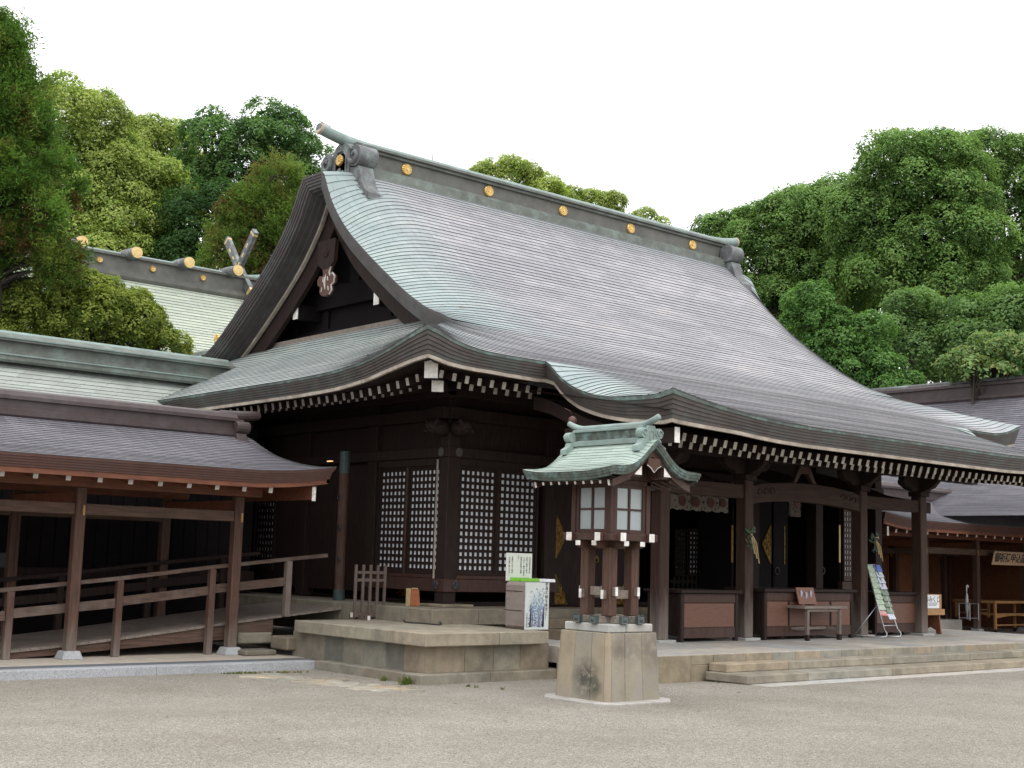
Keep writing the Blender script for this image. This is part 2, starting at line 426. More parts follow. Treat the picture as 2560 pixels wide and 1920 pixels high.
class MB:
    """collects shapes; build() links them as one mesh object"""
    def __init__(self):
        self.v, self.f, self.mi, self.t, self.uv = [], [], [], [], []
        self.m = 0
        self.tint = (1.0, 1.0, 1.0)

    def add(self, vs, fs, uvs=None):
        b = len(self.v)
        self.v += [tuple(p) for p in vs]
        for k, f in enumerate(fs):
            self.f.append(tuple(i+b for i in f))
            self.mi.append(self.m)
            self.t.append(self.tint)
            self.uv.append(uvs[k] if uvs else None)
        return self

    def box(self, x0, x1, y0, y1, z0, z1):
        return self.hexa([(x0, y0, z0), (x1, y0, z0), (x1, y1, z0), (x0, y1, z0), (x0, y0, z1), (x1, y0, z1), (x1, y1, z1), (x0, y1, z1)])

    def hexa(self, p):
        return self.add(p, [(0, 3, 2, 1), (4, 5, 6, 7), (0, 1, 5, 4), (1, 2, 6, 5), (2, 3, 7, 6), (3, 0, 4, 7)])

    def bar(self, p0, p1, w, h, up=(0, 0, 1), end=None):
        """a straight square-cut timber; end = material index of the face at p0"""
        p0, p1 = Vector(p0), Vector(p1)
        d = (p1-p0).normalized()
        s = d.cross(Vector(up)).normalized()
        u = s.cross(d)
        a, b = s*(w/2), u*(h/2)
        p = [p0-a-b, p0+a-b, p0+a+b, p0-a+b, p1-a-b, p1+a-b, p1+a+b, p1-a+b]
        k = self.m
        self.add(p, [(4, 5, 6, 7), (0, 1, 5, 4), (1, 2, 6, 5), (2, 3, 7, 6), (3, 0, 4, 7)])
        if end is not None:
            self.m = end
        self.add(p, [(0, 3, 2, 1)])
        self.m = k
        return self

    def tube(self, pts, rad, n=8, caps=True):
        pts = [Vector(p) for p in pts]
        vs, fs = [], []
        prev = None
        for i, p in enumerate(pts):
            d = (pts[min(i+1, len(pts)-1)]-pts[max(i-1, 0)]).normalized()
            s = prev if prev else (Vector((0, 0, 1)) if abs(d.z) < 0.9 else Vector((1, 0, 0)))
            s = (s-d*s.dot(d)).normalized()
            prev = s
            t = d.cross(s)
            r = rad[i] if hasattr(rad, '__len__') else rad
            for k in range(n):
                a = 2*math.pi*k/n
                vs.append(p+s*(r*math.cos(a))+t*(r*math.sin(a)))
        for i in range(len(pts)-1):
            for k in range(n):
                a, b = i*n+k, i*n+(k+1) % n
                fs.append((a, b, b+n, a+n))
        if caps:
            fs.append(tuple(range(n-1, -1, -1)))
            fs.append(tuple(range((len(pts)-1)*n, len(pts)*n)))
        return self.add(vs, fs)

    def prism(self, poly, o, ax, ay, depth):
        """polygon (2D list) in the plane o + ax*u + ay*v, pushed along ax x ay by depth"""
        o, ax, ay = Vector(o), Vector(ax), Vector(ay)
        nrm = ax.cross(ay).normalized()*depth
        n = len(poly)
        a = [o+ax*u+ay*v for u, v in poly]
        vs = a+[p+nrm for p in a]
        fs = [tuple(range(n-1, -1, -1)), tuple(range(n, 2*n))]
        fs += [(i, (i+1) % n, (i+1) % n+n, i+n) for i in range(n)]
        return self.add(vs, fs)

    def strip(self, rows):
        """quads between consecutive polylines of equal length"""
        n = len(rows[0])
        vs = [p for r in rows for p in r]
        fs = [(i*n+k, i*n+k+1, (i+1)*n+k+1, (i+1)*n+k) for i in range(len(rows)-1) for k in range(n-1)]
        return self.add(vs, fs)

    def build(self, name, mats, parent=None, bevel=0.0, smooth=False, tri=False):
        me = bpy.data.meshes.new(name)
        off = origin(parent) if parent else Vector((0, 0, 0))
        me.from_pydata([(p[0]-off.x, p[1]-off.y, p[2]-off.z) for p in self.v], [], self.f)
        for m in (mats if isinstance(mats, (list, tuple)) else [mats]):
            me.materials.append(M[m] if isinstance(m, str) else m)
        me.polygons.foreach_set('material_index', self.mi)
        ca = me.color_attributes.new('Tint', 'FLOAT_COLOR', 'CORNER')
        ls = np.array([len(f) for f in self.f])
        if self.t and hasattr(self.t[0][0], '__len__'):
            cols = np.array([(*c, 1) for t in self.t for c in t], dtype=np.float32)
        else:
            cols = np.repeat(np.array([(*t, 1) for t in self.t], dtype=np.float32), ls, axis=0)
        ca.data.foreach_set('color', cols.ravel())
        if any(u is not None for u in self.uv):
            ul = me.uv_layers.new(name='UVMap')
            flat = []
            for u, f in zip(self.uv, self.f):
                flat += [c for q in (u or [(0, 0)]*len(f)) for c in q]
            ul.data.foreach_set('uv', flat)
        if smooth:
            me.polygons.foreach_set('use_smooth', [True]*len(me.polygons))
        me.update()
        o = bpy.data.objects.new(name, me)
        COL.objects.link(o)
        if parent:
            o.parent = parent
        if bevel:
            bm = o.modifiers.new('bevel', 'BEVEL')
            bm.width = bevel
            bm.segments = 1
            bm.limit_method = 'ANGLE'
            bm.angle_limit = math.radians(40)
        return o


def interp(x, xs, ys):
    """monotone smooth interpolation through a table"""
    xs, ys = np.array(xs, float), np.array(ys, float)
    h = np.diff(xs)
    d = np.diff(ys)/h
    m = np.zeros(len(xs))
    m[0], m[-1] = d[0], d[-1]
    for i in range(1, len(xs)-1):
        m[i] = 0 if d[i-1]*d[i] <= 0 else 2*d[i-1]*d[i]/(d[i-1]+d[i])
    x = min(max(x, xs[0]), xs[-1])
    i = min(int(np.searchsorted(xs, x, 'right'))-1, len(h)-1)
    t = (x-xs[i])/h[i]
    return ((2*t**3-3*t*t+1)*ys[i] + (t**3-2*t*t+t)*h[i]*m[i] + (3*t*t-2*t**3)*ys[i+1] + (t**3-t*t)*h[i]*m[i+1])


def shingles(mb, curves, patina=None, lip=0.013, row0=0, ulen=None):
    """overlapping copper courses between successive polylines (top to bottom); mb.m 0 = copper, 1 = lap edge"""
    R_ = len(curves)-1
    for i in range(R_):
        a, b = [Vector(p) for p in curves[i]], [Vector(p) for p in curves[i+1]]
        n = len(a)
        us = [0.0]
        for k in range(1, n):
            us.append(us[-1]+(a[k]-a[k-1]).length*0.5+(b[k]-b[k-1]).length*0.5)
        jog = random.uniform(-0.002, 0.002)
        T, B, C = [], [], []
        for k in range(n):
            al = (a[min(k+1, n-1)]-a[max(k-1, 0)])
            dn = (b[k]-a[k])
            if dn.length < 1e-5:
                dn = Vector((0, 0, -0.01))
            nr = al.cross(dn)
            nr = nr.normalized() if nr.length > 1e-9 else Vector((0, 0, 1))
            if nr.z < 0:
                nr = -nr
            T.append(a[k]+nr*0.001)
            B.append(b[k]+nr*(lip+jog)+dn.normalized()*0.006)
            C.append(b[k]+nr*0.001+dn.normalized()*0.006)
        for k in range(n-1):
            pa = (patina(a[k]), patina(a[k+1]), patina(b[k+1]), patina(b[k])) if patina else (0, 0, 0, 0)
            mb.m = 0
            mb.tint = [(q, q, q) for q in pa]
            r = row0+i
            mb.add([T[k], T[k+1], B[k+1], B[k]], [(0, 3, 2, 1)], [[(us[k], r+.05), (us[k], r+.95), (us[k+1], r+.95), (us[k+1], r+.05)]])
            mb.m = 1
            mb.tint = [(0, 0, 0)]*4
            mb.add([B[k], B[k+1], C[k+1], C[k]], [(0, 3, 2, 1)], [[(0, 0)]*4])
    mb.m = 0
    return mb


def layered_edge(mb, path, outs, h, layers=6, inset=0.018, first=0, top_m=None):
    """the stepped copper edge of a thick roof: layers hang below path, each set a little further in"""
    rows = []
    for k in range(layers):
        z0, z1 = -k/layers, -(k+1)/layers
        i0 = first+inset*k
        rows.append((i0, z0-(0.0 if k == 0 else 0.012)))
        rows.append((i0+0.004, z1))
        rows.append((i0+inset, z1-0.004))
    rows.append((first+inset*layers+0.10, -1.01))
    hs_ = h if hasattr(h, '__len__') else [h]*len(path)
    lines = []
    for (i, z) in rows:
        lines.append([Vector(p)-Vector(o)*i+Vector((0, 0, z*hh)) for p, o, hh in zip(path, outs, hs_)])
    k0 = len(mb.mi)
    mb.strip(lines)
    if top_m is not None:
        n_ = len(path)-1
        for k in range(k0, k0+3*n_):
            mb.mi[k] = top_m
    return mb


def outs_of(path, sign=1):
    o = []
    for i in range(len(path)):
        a, b = Vector(path[max(i-1, 0)]), Vector(path[min(i+1, len(path)-1)])
        d = (b-a)
        d.z = 0
        d.normalize()
        o.append(Vector((d.y, -d.x, 0))*sign)
    return o


def text_mesh(name, body, size, loc, xdir, ydir, m, parent, depth=0.003, align='CENTER', bold=0.0):
    cu = bpy.data.curves.new(name, 'FONT')
    cu.body = body
    cu.size = size
    cu.align_x = align
    cu.align_y = 'CENTER'
    cu.extrude = depth/2
    cu.offset = bold
    cu.resolution_u = 3
    o = bpy.data.objects.new(name, cu)
    COL.objects.link(o)
    dg = bpy.context.evaluated_depsgraph_get()
    dg.update()
    me = bpy.data.meshes.new_from_object(o.evaluated_get(dg))
    bpy.data.objects.remove(o)
    bpy.data.curves.remove(cu)
    x, y = Vector(xdir).normalized(), Vector(ydir).normalized()
    z = x.cross(y)
    off = origin(parent) if parent else Vector((0, 0, 0))
    l = Vector(loc)-off
    me.transform(Matrix(((x.x, y.x, z.x, l.x), (x.y, y.y, z.y, l.y), (x.z, y.z, z.z, l.z), (0, 0, 0, 1))))
    me.materials.clear()
    me.materials.append(M[m])
    me.name = name
    ob = bpy.data.objects.new(name, me)
    COL.objects.link(ob)
    if parent:
        ob.parent = parent
    return ob


def rnd_tint(lo=0.82, hi=1.08, warm=0.06):
    v = random.uniform(lo, hi)
    w = random.uniform(-warm, warm)
    g = random.uniform(-warm*0.5, warm*0.5)
    return (v*(1+w), v*(1+g*0.3), v*(1-w))


def rosette(c, nrm, r, depth=0.05, petals=16):
    """round chrysanthemum boss facing nrm"""
    mb = MB()
    n = Vector(nrm).normalized()
    u = Vector((0, 0, 1)).cross(n).normalized()
    v = n.cross(u)
    c = Vector(c)
    ring0, ring1, ring2 = [], [], []
    N_ = petals*4
    for k in range(N_):
        a = 2*math.pi*k/N_
        ph = (k % 4)
        rr = r*(0.93 if ph == 0 else 1.0)
        zz = depth*(0.45 if ph == 0 else 0.95)
        dv = u*math.cos(a)+v*math.sin(a)
        ring0.append(c+dv*r*0.97)
        ring1.append(c+dv*rr+n*zz*0.6)
        ring2.append(c+dv*rr*0.82+n*zz)
    hub = [c+(u*math.cos(2*math.pi*k/N_)+v*math.sin(2*math.pi*k/N_))*r*0.2+n*depth*0.75 for k in range(N_)]
    hub2 = [c+(u*math.cos(2*math.pi*k/N_)+v*math.sin(2*math.pi*k/N_))*r*0.17+n*depth*1.1 for k in range(N_)]
    rings = [ring0, ring1, ring2, hub, hub2]
    vs = [p for q in rings for p in q]
    fs = []
    for i in range(len(rings)-1):
        for k in range(N_):
            a, b = i*N_+k, i*N_+(k+1) % N_
            fs.append((a, b, b+N_, a+N_))
    fs.append(tuple(range(4*N_, 5*N_)))
    mb.add(vs, fs)
    return mb


# ================================================================== GROUND
def gz(x, y):
    """gravel level: falls 0.1 m towards the buildings"""
    t = min(max((y-11.75)/2.3, 0), 1)
    return -0.1*t*t*(3-2*t)


mb = MB()
ys = [-60, -10, 2, 6, 9, 11, 11.7, 12.1, 12.5, 12.9, 13.3, 13.7, 14.1, 16, 20, 30, 60, 160, 400]
xs = [-300, -60, -20, -5, 5, 10, 13, 16, 22, 30, 40, 80, 400]
mb.strip([[(x, y, gz(x, y)) for x in xs] for y in ys])
gm = bpy.data.materials.new('fine_gravel')
gm.use_nodes = True
nt = gm.node_tree
N, L = nt.nodes.new, nt.links.new
b = nt.nodes['Principled BSDF']
b.inputs['Roughness'].default_value = 0.9
b.inputs['Specular IOR Level'].default_value = 0.2
tc = N('ShaderNodeTexCoord')
vo = N('ShaderNodeTexVoronoi')
vo.inputs['Scale'].default_value = 95
L(tc.outputs['Object'], vo.inputs['Vector'])
bw = N('ShaderNodeSeparateColor')
L(vo.outputs['Color'], bw.inputs[0])
rp = N('ShaderNodeValToRGB')
for i, (p, c) in enumerate([(0.0, (0.15, 0.137, 0.118)), (0.2, (0.28, 0.257, 0.222)), (0.6, (0.378, 0.346, 0.30)), (0.86, (0.44, 0.407, 0.36)), (1.0, (0.60, 0.57, 0.52))]):
    e = rp.color_ramp.elements[i] if i < 2 else rp.color_ramp.elements.new(p)
    e.position = p
    e.color = (*c, 1)
L(bw.outputs[0], rp.inputs['Fac'])
nz = N('ShaderNodeTexNoise')
nz.inputs['Scale'].default_value = 0.55
nz.inputs['Detail'].default_value = 7
nz.inputs['Roughness'].default_value = 0.65
L(tc.outputs['Object'], nz.inputs['Vector'])
r2 = N('ShaderNodeValToRGB')
r2.color_ramp.elements[0].position = 0.3
r2.color_ramp.elements[0].color = (0.80, 0.775, 0.73, 1)
r2.color_ramp.elements[1].position = 0.7
r2.color_ramp.elements[1].color = (1.08, 1.07, 1.06, 1)
L(nz.outputs['Fac'], r2.inputs['Fac'])
mm = N('ShaderNodeMix')
mm.data_type = 'RGBA'
mm.blend_type = 'MULTIPLY'
mm.inputs[0].default_value = 1
L(rp.outputs[0], mm.inputs[6])
L(r2.outputs[0], mm.inputs[7])
L(mm.outputs[2], b.inputs['Base Color'])
n5 = N('ShaderNodeTexNoise')
n5.inputs['Scale'].default_value = 9
n5.inputs['Detail'].default_value = 4
L(tc.outputs['Object'], n5.inputs['Vector'])
ad = N('ShaderNodeMath')
ad.operation = 'MULTIPLY_ADD'
ad.inputs[1].default_value = -0.8
L(vo.outputs['Distance'], ad.inputs[0])
L(n5.outputs['Fac'], ad.inputs[2])
bp = N('ShaderNodeBump')
bp.inputs['Strength'].default_value = 0.9
bp.inputs['Distance'].default_value = 0.03
L(ad.outputs[0], bp.inputs['Height'])
L(bp.outputs[0], b.inputs['Normal'])
M['gravel'] = gm
tag(mb.build('gravel_ground', 'gravel', smooth=True), 'pale beige fine gravel courtyard in front of the shrine buildings', 'ground', kind='structure')


# stone flagging: a slab cut into pieces with thin joints
def flags(mb, x0, x1, y0, y1, z0, z1, nx, ny, gap=0.006, jitter=0.15):
    xsplit = [x0+(x1-x0)*i/nx for i in range(nx+1)]
    ysplit = [y0+(y1-y0)*i/ny for i in range(ny+1)]
    for j in range(ny):
        sh = [x0]+[x+random.uniform(-jitter, jitter)*(x1-x0)/nx for x in xsplit[1:-1]]+[x1]
        for i in range(nx):
            mb.tint = rnd_tint()
            dz = random.uniform(-0.002, 0.002)
            mb.box(sh[i]+gap/2, sh[i+1]-gap/2, ysplit[j]+gap/2, ysplit[j+1]-gap/2, z0, z1+dz)
    mb.tint = (1, 1, 1)


# ================================================================== STONE PLATFORMS
plat = thing('stone_platform', 'brown sandstone platform of blocks under the corner of the main hall', 'platform', (10.9, 14.3, -0.1))
mb = MB()
xe = [10.80, 12.0, 13.42]
for a, b_ in zip(xe[:-1], xe[1:]):
    mb.tint = rnd_tint(0.8, 0.95)
    mb.box(a+.003, b_-.003, 14.24, 14.62, -0.3, 0.028)
ye = [14.63, 15.6, 16.84]
for a, b_ in zip(ye[:-1], ye[1:]):
    mb.tint = rnd_tint(0.7, 0.9)
    mb.box(10.80, 11.2, a, b_-.004, -0.3, 0.028)
mb.build('base_step', 'stone', plat, bevel=0.008)
mb = MB()
xe = [11.06, 11.72, 12.24, 12.74, 13.3]
for a, b_ in zip(xe[:-1], xe[1:]):
    mb.tint = rnd_tint(0.8, 1.05, 0.1)
    mb.box(a+.002, b_-.002, 14.47, 15.0, 0.026, 0.389)
ye = [15.0, 15.42, 15.98, 16.5, 17.0, 17.5, 17.9]
for a, b_ in zip(ye[:-1], ye[1:]):
    mb.tint = rnd_tint(0.6, 0.95, 0.12)
    mb.box(11.06, 11.5, a+.002, b_-.002, -0.3, 0.389)
mb.build('block_wall', 'stone', plat, bevel=0.005)
mb = MB()
for (a, b_, c, d) in ((10.90, 12.20, 14.30, 15.2), (12.205, 13.14, 14.30, 15.2), (10.90, 13.14, 15.205, 16.3), (10.90, 13.5, 16.305, 17.63)):
    mb.tint = rnd_tint(0.92, 1.04)
    mb.box(a, b_-.002, c, d-.002, 0.391, 0.572)
mb.build('coping_slab', 'stone', plat, bevel=0.012)

port = thing('stone_terrace', 'long grey stone terrace paving under the portico pillars', 'terrace', (13.4, 12.45, -0.05))
mb = MB()
xs_ = [13.45, 14.4]
mb.tint = (0.85, 0.8, 0.72)
mb.box(13.45, 14.15, 12.47, 13.0, -0.3, 0.338)
mb.tint = (0.95, 0.9, 0.8)
mb.box(14.155, 14.62, 12.47, 13.0, -0.3, 0.20)
mb.tint = (0.9, 0.88, 0.8)
mb.box(14.155, 14.62, 12.47, 13.0, 0.203, 0.338)
for (a, b_) in ((13.0, 13.7), (13.7, 14.24)):
    mb.tint = rnd_tint(0.75, 0.95, 0.1)
    mb.box(13.24 if a > 13.5 else 13.42, 13.9, a+.002, b_-.002, -0.3, 0.338)
x = 14.625
while x < 26.5:
    w = random.uniform(0.4, 0.75)
    mb.tint = rnd_tint(0.82, 1.05, 0.08)
    mb.box(x, x+w-.005, 12.46, 13.0, -0.2, 0.338)
    x += w
mb.build('edge_blocks', 'stone', port, bevel=0.006)
mb = MB()
flags(mb, 13.44, 26.5, 12.475, 17.4, 0.1, 0.344, 15, 6)
mb.build('paving', 'stone_top', port, bevel=0.004)

steps = thing('stone_steps', 'two long low stone steps leading up to the terrace', 'steps', (19.6, 11.7, 0))
for nm, xa, ya, yb, zt, z0 in (('upper_step', 14.50, 12.12, 12.455, 0.232, 0.117), ('lower_step', 14.37, 11.655, 12.40, 0.115, 0.004), ):
    mb = MB()
    x = xa
    while x < 27:
        w = random.uniform(1.0, 2.3)
        mb.tint = rnd_tint(0.82, 1.05, 0.07)
        mb.box(x, x+w-.005, ya, yb, z0, zt+random.uniform(-.001, .002))
        x += w
    mb.build(nm, 'stone', steps, bevel=0.01)
mb = MB()
x = 14.45
while x < 27:
    w = random.uniform(1.0, 2.3)
    mb.tint = rnd_tint(1.0, 1.2, 0.04)
    mb.box(x, x+w-.005, 11.33, 12.3, -0.2, 0.003+random.uniform(-.002, .003))
    x += w
mb.build('buried_step', 'stone_top', steps, bevel=0.006)

# ================================================================== MAIN HALL
CX = 19.62
RY = 21.5                      # ridge line


def mir(x):
    return 2*CX-x


hall = thing('worship_hall', 'large dark timber shrine hall with a sweeping grey green copper roof', 'shrine hall', (CX, RY, 0.3))


def zmid(y):
    return interp(y, [12.3, 13.2, 14.0, 14.95, 16.0, 16.93, 17.84, 19.1, 20.43, 21.15, 21.5], [3.74, 4.02, 4.29, 4.63, 5.03, 5.47, 6.10, 7.03, 8.42, 9.04, 9.30])


def lift(s):
    """upturn of the eaves, s = distance from the corner"""
    return interp(s, [0, .2, .41, .6, .93, 1.3, 1.68, 2.7, 4, 5], [.5, .455, .40, .345, .25, .165, .10, .02, 0, 0]) if s < 5 else 0.0


def liftf(s):
    return interp(s, [0, .2, .48, .79, 1.16, 1.66, 2.2], [.28, .22, .12, .05, .01, 0, 0]) if s < 2.2 else 0.0


def zhip(d):
    return interp(d, [0, .52, 1.27, 1.98, 2.8], [4.905, 5.02, 5.25, 5.47, 5.86])


def zl(d):
    return interp(d, [0, 1, 2, 2.8], [4.40, 4.86, 5.36, 5.88])


XE, YE = 11.22, 14.95          # eave corner
XV = 13.2                      # verge of the gable
XK = 13.52                     # verge of the portico roof


def zverge(y):
    return interp(y, [16.93, 17.2, 17.63, 17.98, 18.35, 18.87, 19.63, 20.28, 20.8, 21.15, 21.5], [5.49, 5.60, 5.77, 5.96, 6.19, 6.55, 7.11, 7.66, 8.28, 8.88, 9.0])


def zkverge(y):
    return interp(y, [12.29, 12.68, 13.17, 13.69, 14.2, 14.61, 14.90, 14.95], [4.01, 3.95, 3.955, 4.0, 4.14, 4.36, 4.61, 4.64])


def front_rows(y):
    """x extent and height function of the front slope at depth y"""
    xs = []
    if y >= 16.93:
        e = XV
        zv = zverge(y)
        z0 = zmid(y)
        wr = 1.25+0.5*min(1, (21.5-y)/2.0)

        def z(t, x=0):
            k = max(0, 1-t/wr)
            return z0-(z0-zv)*k**2.0
    elif y >= YE:
        d = y-YE
        e = XE+d
        zh = zhip(d)
        z0 = zmid(y)

        def z(t, x=0):
            if d < 0.9:
                s = t+d*0.5
                k = liftf(s)/max(liftf(d*0.5), 1e-3) if d < 0.9 else 0
                k = min(k, 1)
                k2 = max(0, 1-t/2.2)**2
                k = k*(1-d/0.9)+k2*(d/0.9)
            else:
                k = max(0, 1-t/2.2)**2
            return z0+(zh-z0)*k
    else:
        e = XK
        z0 = zmid(y)
        zv = zkverge(y)

        def z(t, x=0):
            if zv < z0:
                k = max(0, 1-t/1.05)**2
            else:
                k = max(0, 1-t/3.4)**2.2
            return z0+(zv-z0)*k
    ts = [0, .06, .13, .21, .3, .4, .52, .65, .8, .97, 1.16, 1.38, 1.65, 2.0, 2.5, 3.1, 3.9, 5]
    half = CX-e
    left = [(e+t, z(t)) for t in ts if t < half-0.3]+[(CX, z(half))]
    return left


def front_curve(y):
    l = front_rows(y)
    pts = [(x, y, z) for x, z in l]
    pts += [(mir(x), y, z) for x, z in l[:-1][::-1]]
    return pts


def ysteps(y0, y1, zf, step=0.122):
    """depths of the course edges, evenly spaced along the slope"""
    n = 400
    yy = [y0+(y1-y0)*i/n for i in range(n+1)]
    s = [0]
    for i in range(n):
        s.append(s[-1]+math.hypot(yy[i+1]-yy[i], zf(yy[i+1])-zf(yy[i])))
    k = max(1, round(s[-1]/step))
    out, j = [], 0
    for i in range(k+1):
        tgt = s[-1]*i/k
        while j < n-1 and s[j+1] < tgt:
            j += 1
        f = (tgt-s[j])/max(s[j+1]-s[j], 1e-9)
        out.append(yy[j]+(yy[j+1]-yy[j])*f)
    return out


def pat_main(p):
    x, y, z = p
    xm = min(x, mir(x))
    if y >= 16.9:
        t = (xm-XV)/(1.5+0.15*(21.5-y))
        top = max(0, .4-abs(y-21.15)*.9)
        return max(top, min(1, 1.25-t*1.0)) if x < CX else max(top, min(0.8, 1.0-t*2.2))
    if y > YE:
        return max(0.05, 0.55-0.35*(xm-XE-(y-YE)))
    t = (xm-XK)/1.3
    return max(0.0, min(1, 1.3-t))


roof_o = bpy.data.objects.new('roof', None)
COL.objects.link(roof_o)
roof_o.parent = hall
mb = MB()
ya = ysteps(21.16, 16.93, zmid)
yb = ysteps(16.93, YE, zmid)
yc = ysteps(YE, 12.3, zmid)
shingles(mb, [front_curve(y+1e-4) for y in ya], pat_main)
shingles(mb, [front_curve(min(y, 16.9299) if y > YE else YE+1e-5) for y in yb], pat_main, row0=60)
shingles(mb, [front_curve(y-1e-4) for y in yc], pat_main, row0=90)
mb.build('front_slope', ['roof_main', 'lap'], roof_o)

# back slope (plain, unseen from the court but it shuts the volume)
mb = MB()
shingles(mb, [[(p[0], 2*RY-p[1], p[2]) for p in front_curve(y+1e-4)][::-1] for y in ya[::4]], pat_main, row0=200)
shingles(mb, [[(p[0], 2*RY-p[1], p[2]) for p in front_curve(min(y, 16.9299) if y > YE else YE+1e-5)][::-1] for y in yb[::4]+[YE]], pat_main, row0=240)
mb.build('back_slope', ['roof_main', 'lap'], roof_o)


# side slopes below the gables
def side_curve(d, mirror=False):
    x = XE+d
    pts = []
    y0 = YE+d
    y1 = 2*RY-y0
    n = 44
    for i in range(n+1):
        f = i/n
        f = f+0.12*math.sin(2*math.pi*f)*-1/math.pi
        y = y0+(y1-y0)*f
        s = min(y-y0, y1-y)
        zh = zhip(d)
        z0 = zl(d)
        k0 = lift(s)/lift(0)
        k1 = max(0, 1-s/3.0)**2
        w = min(1, d/1.2)
        k = k0*(1-w)+k1*w
        pts.append((mir(x) if mirror else x, y, z0+(zh-z0)*k))
    return pts[::-1] if not mirror else pts


ds = [0.115*i for i in range(0, 25)]
for mrr in (False, True):
    mb = MB()
    shingles(mb, [side_curve(d, mrr) for d in ds[::-1]], lambda p: max(0.12, 0.45-0.12*abs(p[1]-RY)/3), row0=300, lip=0.012)
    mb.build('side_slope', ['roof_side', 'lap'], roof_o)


# thick layered copper edges, pale board below, boarding up to the walls
def eave_path_front():
    return [(XE+2.3*i/24, YE, 4.63+liftf(2.3*i/24)) for i in range(25)]


def eave_path_left():
    return [(XE, y, zz) for (x, y, zz) in side_curve(0)][::-1]


fp = eave_path_front()
lp = eave_path_left()
kv = [(XK, y, zkverge(y)) for y in [14.95-(14.95-12.3)*i/30 for i in range(31)]]
kf = front_curve(12.3)
path = lp[::-1]+fp[1:]        # back-left corner -> front-left corner -> portico
o1 = [Vector((-1, 0, 0))]*(len(lp)-1)+[Vector((-1, -1, 0))]+[Vector((0, -1, 0))]*(len(fp)-1)
pr_ = [(mir(p[0]), p[1], p[2]) for p in path][::-1]
or_ = [Vector((-o.x, o.y, 0)) for o in o1][::-1]
kvm = [(mir(p[0]), p[1], p[2]) for p in kv][::-1]
path2 = kv+kf[1:-1]+kvm


def clear_of(pts, outs, cs, r=.2):
    k = [i for i, p in enumerate(pts) if all((d := math.hypot(p[0]-c[0], p[1]-c[1])) < 1e-3 or d > r for c in cs)]
    return [pts[i] for i in k], [outs[i] for i in k]


whole = path[:-1]+kv+kf[1:-1]+kvm+pr_[1:]
VL, VF, VR = Vector((-1, 0, 0)), Vector((0, -1, 0)), Vector((1, 0, 0))
o2 = [VL]*(len(kv)-1)+[VL+VF]+[VF]*(len(kf)-2)+[VR+VF]+[VR]*(len(kv)-1)
ow = o1[:-1]+[VL+VF]+o2[1:-1]+[VR+VF]+or_[1:]


def edge_h(p):
    xm = min(p[0], mir(p[0]))
    h = 0.235+0.17*max(0, 1-math.hypot(xm-XE, p[1]-YE)/1.3)**1.5
    if p[1] < YE+.01 and xm > XE+.8:
        h += .02*min(1, (xm-XE-.8)/1.4)
    if p[1] < YE:
        h = 0.255+0.14*max(0, 1-math.hypot(xm-XK, p[1]-12.3)/1.6)**1.3
    return h


whole, ow = clear_of(whole, ow, [(XE, YE), (XK, 12.3), (mir(XE), YE), (mir(XK), 12.3)])
hw = [edge_h(p) for p in whole]
mb = MB()
layered_edge(mb, whole, ow, hw, top_m=1)
mb.build('eave_edge', ['copper_brown', 'copper_green_edge'], roof_o)


def board_under(mb, path, outs, hs, inset, h, w=0.05):
    rows = []
    for (i, z) in ((inset, 0), (inset, -h), (inset+w, -h), (inset+w, 0.02)):
        rows.append([Vector(p)-Vector(o)*i+Vector((0, 0, z-hh*1.005)) for p, o, hh in zip(path, outs, hs)])
    mb.strip(rows)


mb = MB()
board_under(mb, whole, ow, hw, 0.10, 0.055)
mb.build('eave_board', 'wood_strip', roof_o)


def soffit(mb, path, outs, dz, inset, reach, rise, ends=True):
    a = [Vector(p)-Vector(o)*inset+Vector((0, 0, -edge_h(p)-.045)) for p, o in zip(path, outs)]
    rc = []
    for p in path:
        xm = min(p[0], mir(p[0]))
        rc.append(min(reach, max(inset, abs(p[1]-YE), xm-XE if p[1] < YE+.01 else 0)))
    b_ = [Vector(p)-Vector(o)*r+Vector((0, 0, dz+rise*r/reach-(p[2]-4.4)*0.6*min(1, r/reach+.2))) for p, o, r in zip(path, outs, rc)]
    mb.strip([a, b_])


mb = MB()
soffit(mb, path, o1, -0.30, 0.14, 2.5, 0.30)
soffit(mb, pr_, or_, -0.30, 0.14, 2.5, 0.30)
mb.strip([[(x, 12.42, z-0.28) for x, y, z in kf], [(x, 17.2, 4.55) for x, y, z in kf]])
mb.build('soffit', 'wood_dark', roof_o)

# ridge
RZ = 9.02
mb = MB()
x0, x1 = 14.05, mir(14.05)


def ridge_profile(mb, x0, x1, prof, y=RY, sag=0.0):
    n = 30
    rows = []
    for i in range(n+1):
        x = x0+(x1-x0)*i/n
        rows.append([(x, y+u, z) for u, z in prof])
    mb.strip(rows)
    for x, rev in ((x0, False), (x1, True)):
        pts = [(x, y+u, z) for u, z in prof]
        mb.add(pts, [tuple(range(len(pts)))[::-1 if rev else 1]])


prof_b = [(-.36, 8.98), (-.42, 9.06), (-.42, 9.16), (-.36, 9.18), (-.33, 9.18), (-.33, 9.23), (-.27, 9.24), (-.25, 9.24), (-.25, 9.53), (-.30, 9.53), (-.30, 9.585), (-.36, 9.59), (-.36, 9.645), (-.22, 9.70)]
prof_b = prof_b+[(-u, z) for u, z in prof_b[::-1]]
ridge_profile(mb, x0, x1, prof_b)
rg = mb.build('ridge', 'ridge_panel', roof_o)
mb = MB()
for z0_, z1_, w_ in ((8.93, 9.165, .428), (9.182, 9.228, .338), (9.535, 9.588, .308), (9.592, 9.65, .368)):
    mb.box(x0+.02, x1-.02, RY-w_, RY+w_, z0_, z1_)
mb.build('ridge_band', 'verdigris_dark', roof_o, bevel=.006)
